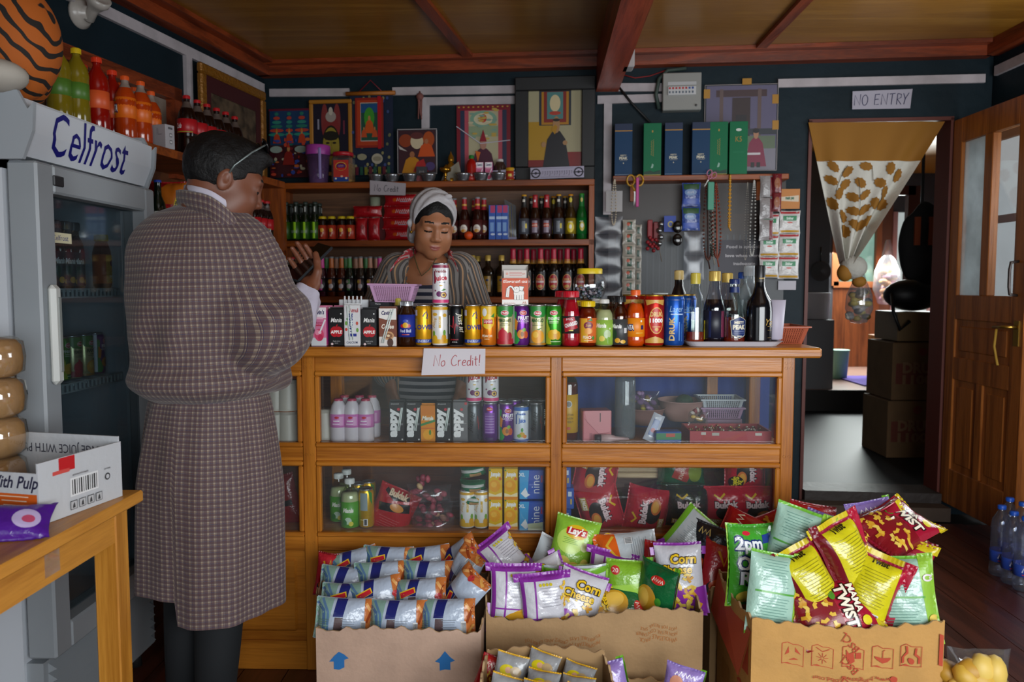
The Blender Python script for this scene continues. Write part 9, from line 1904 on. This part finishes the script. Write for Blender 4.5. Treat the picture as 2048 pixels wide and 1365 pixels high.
sack('carrier_bag','pink-white carrier bag hanging in the kitchen behind the curtain',['#c8b070','#b8a8b0'],1772,480,610,.3,9.33,'#f0d8e4')
def cyl(name,label,cat,px,py0,py1,w_,Y,c,top=1.0,rough=.5,grounded=None):
 q0_,q1_ = at(px,py0,Y=Y),at(px,py1,Y=Y); z1 = grounded if grounded is not None else q1_.z; h = q0_.z - z1; b = MB(); b.lathe([(.0001,0),(w_ / 2 * top,0),(w_ / 2,h * .97),(w_ / 2 * 1.06,h),(w_ / 2 * .96,h),(.0001,h * .96)],mt(c,rough),20); tag(b.build(name,loc=(q1_.x,Y,z1)),label,cat)
cyl('waste_bin','mint green plastic bin on the kitchen floor','bin',1677,700,760,.20,8.3,'#7fb59a',.8,grounded=.311)
cyl('bucket','blue bucket under the kitchen stool','bucket',1788,722,765,.26,8.2,'#1f5fa8',.85,grounded=.311)
t = thing('kitchen_stool','small wooden stool carrying a blue tub in the kitchen','stool',(at(1796,690,Y=8.15).x,8.15,.311)); wm = wood('#a8682a','#7a4516','Z'); MB().box(-.22,-.2,.42,.22,.2,.46,wm).build('seat',t)
for x in (-.2,.16):
 for y in (-.18,.14): MB().box(x,y,0,x + .04,y + .04,.42,wm).build('leg',t)
cyl('plastic_tub','light blue tub on the kitchen stool','tub',1790,670,690,.3,8.15,'#5a8ad0',.8,grounded=.772)
cyl('cooking_pot','shiny black pot beside the blue tub','pot',1822,660,690,.2,8.1,'#141416',.95,.15,grounded=.772)
cyl('rice_cooker','white rice cooker on the grey ledge in the kitchen','cooker',1630,586,638,.26,7.6,'#b4aeb0',.95,grounded=None)
struct(MB().box(at(1600,700,Y=7.5).x,7.45,.31,at(1663,700,Y=7.5).x,7.8,at(1630,640,Y=7.5).z,mt('#6a6c70',.7)).build('trim_19'))
struct(MB().box(at(1608,500,Y=7.95).x,7.95,.31,at(1660,500,Y=7.95).x,8.03,2.6,mt('#43464c',.6)).build('trim_20'))
p = at(1640,543,Y=7.94); b = MB(); b.lathe([(.0001,0),(.085,0),(.10,.03),(.095,.03),(.0001,.01)],mt('#26282a',.35),22,rot(90)); b.tube([(0,-.01,.09),(0,-.01,.24)],.008,'#1a1a1a',8); tag(b.build('frying_pan',loc=p),'dark frying pan hanging at the left in the kitchen','pan')
b = MB(); b.box(-.33,-.3,0,.33,.5,.012,mt('#4a3486',.9,bump=.6,bscale=30)); o = tag(b.build('floor_mat',loc=(at(1745,770,Y=8.0).x + .1,7.95,.3105)),'purple mat on the raised kitchen floor','mat')
b = MB(); q = at(1772,820,Y=7.45); b.box(-.02,0,0,.42,.3,.24,'#b8bcc4',bev=.004); b.art([('r',60,110,80,24,'#b85a64'),('r',260,110,80,24,'#b85a64')],front(0,0,0)); tag(b.build('white_carton',loc=(q.x,7.5,.3115)),'white carton with red print on the kitchen step','box')
BRC = '#6f5436'
for k in range(2):
 Y = 5.35; x0 = at(1779,900,Y=Y).x; z0 = .1155 + .395 * k; b = MB(); b.box(0,0,0,.37,.40,.39,mt(BRC,.8,vary=.15),bev=.004); b.art([('r',200,180,350,140,'#6a3a30'),('t','DRUK',200,220,70,'#7d6248',{'b': .05,'w': 260}),('t','11000',200,140,60,'#7d6248',{'b': .05,'w': 260}),('e',200,330,30,26,'#7a3a30')],front(0)); tag(b.build('beer_carton',loc=(x0 + .0 - .02 * (1 - k),Y,z0)),('lower','upper')[k] + ' brown beer carton of the stack behind the open door','carton')
b = MB(); b.box(0,0,0,.3,.36,.2,'#7a6242',bev=.004); tag(b.build('cardboard_box',loc=(x0 + .05,5.4,.907)),'plain carton on top of the beer cartons','box')
t = thing('black_bag','black shoulder bag lying on the cartons behind the door','bag',(x0 + .19,5.5,1.109)); MB().ball((0,0,.112),.13,mt('#0b0b0e',.5),18,None,(1.5,1,.85)).build('bag_body',t); b = MB(); b.tube([(-.17,-.06,.12),(-.2,-.16,-.0),(-.16,-.18,-.12),(-.1,-.18,-.06)],.012,'#0d0d10',8); b.build('strap',t)
p = at(1850,492,Y=5.2); t = thing('black_jacket','black jacket with orange straps hanging behind the curtain','jacket',p); jf = union([pell((0,0,.05),(.14,.07,.2)),(pell((.05,0,-.12),(.15,.09,.14)),.06),(pell((-.09,0,-.02),(.07,.06,.2)),.05),(pell((.0,0,.22),(.06,.05,.06)),.05)],.05); jn = rn(6,40)
V,F = nets(axis(-.25,.28,.013),axis(-.14,.14,.013),axis(-.32,.34,.013),lambda P: jf(P) + .018 * jn(P)); skin_mesh('jacket_body',V,F,[mt('#0a0a0c',.85)],np.zeros(len(F)),t)
for x in (-.09,.0): MB().box(x - .018,-.084,-.0,x + .018,-.070,.18,mt('#8a3a14',.7)).build('orange_strap',t)
b = MB(); b.tube([(.0,.05,.2),(.0,.06,.26),(.0,.06,2.602 - p.z)],.01,'#222222',6); b.build('hanger_hook',t)
# water bottles and a bag of crisps on the shop floor
for i,(px,py) in enumerate(((1998,1150),(2022,1166),(2046,1180),(2014,1130),(2040,1142),(2062,1158))): place(('bottle','water'),BOT['water'],at(px,py,Z=.0008),f'{ORD[i]} clear water bottle with a blue cap by the right wall','bottle','water bottles on the floor')
heap('crisp_bag','clear bag of yellow crisps at the bottom right on the floor','bag',1955,1378,1.9 - CY,.15,.16,.08,['#c8a03a','#b88a2a','#d8b85a'],'#eceef4',91,20)
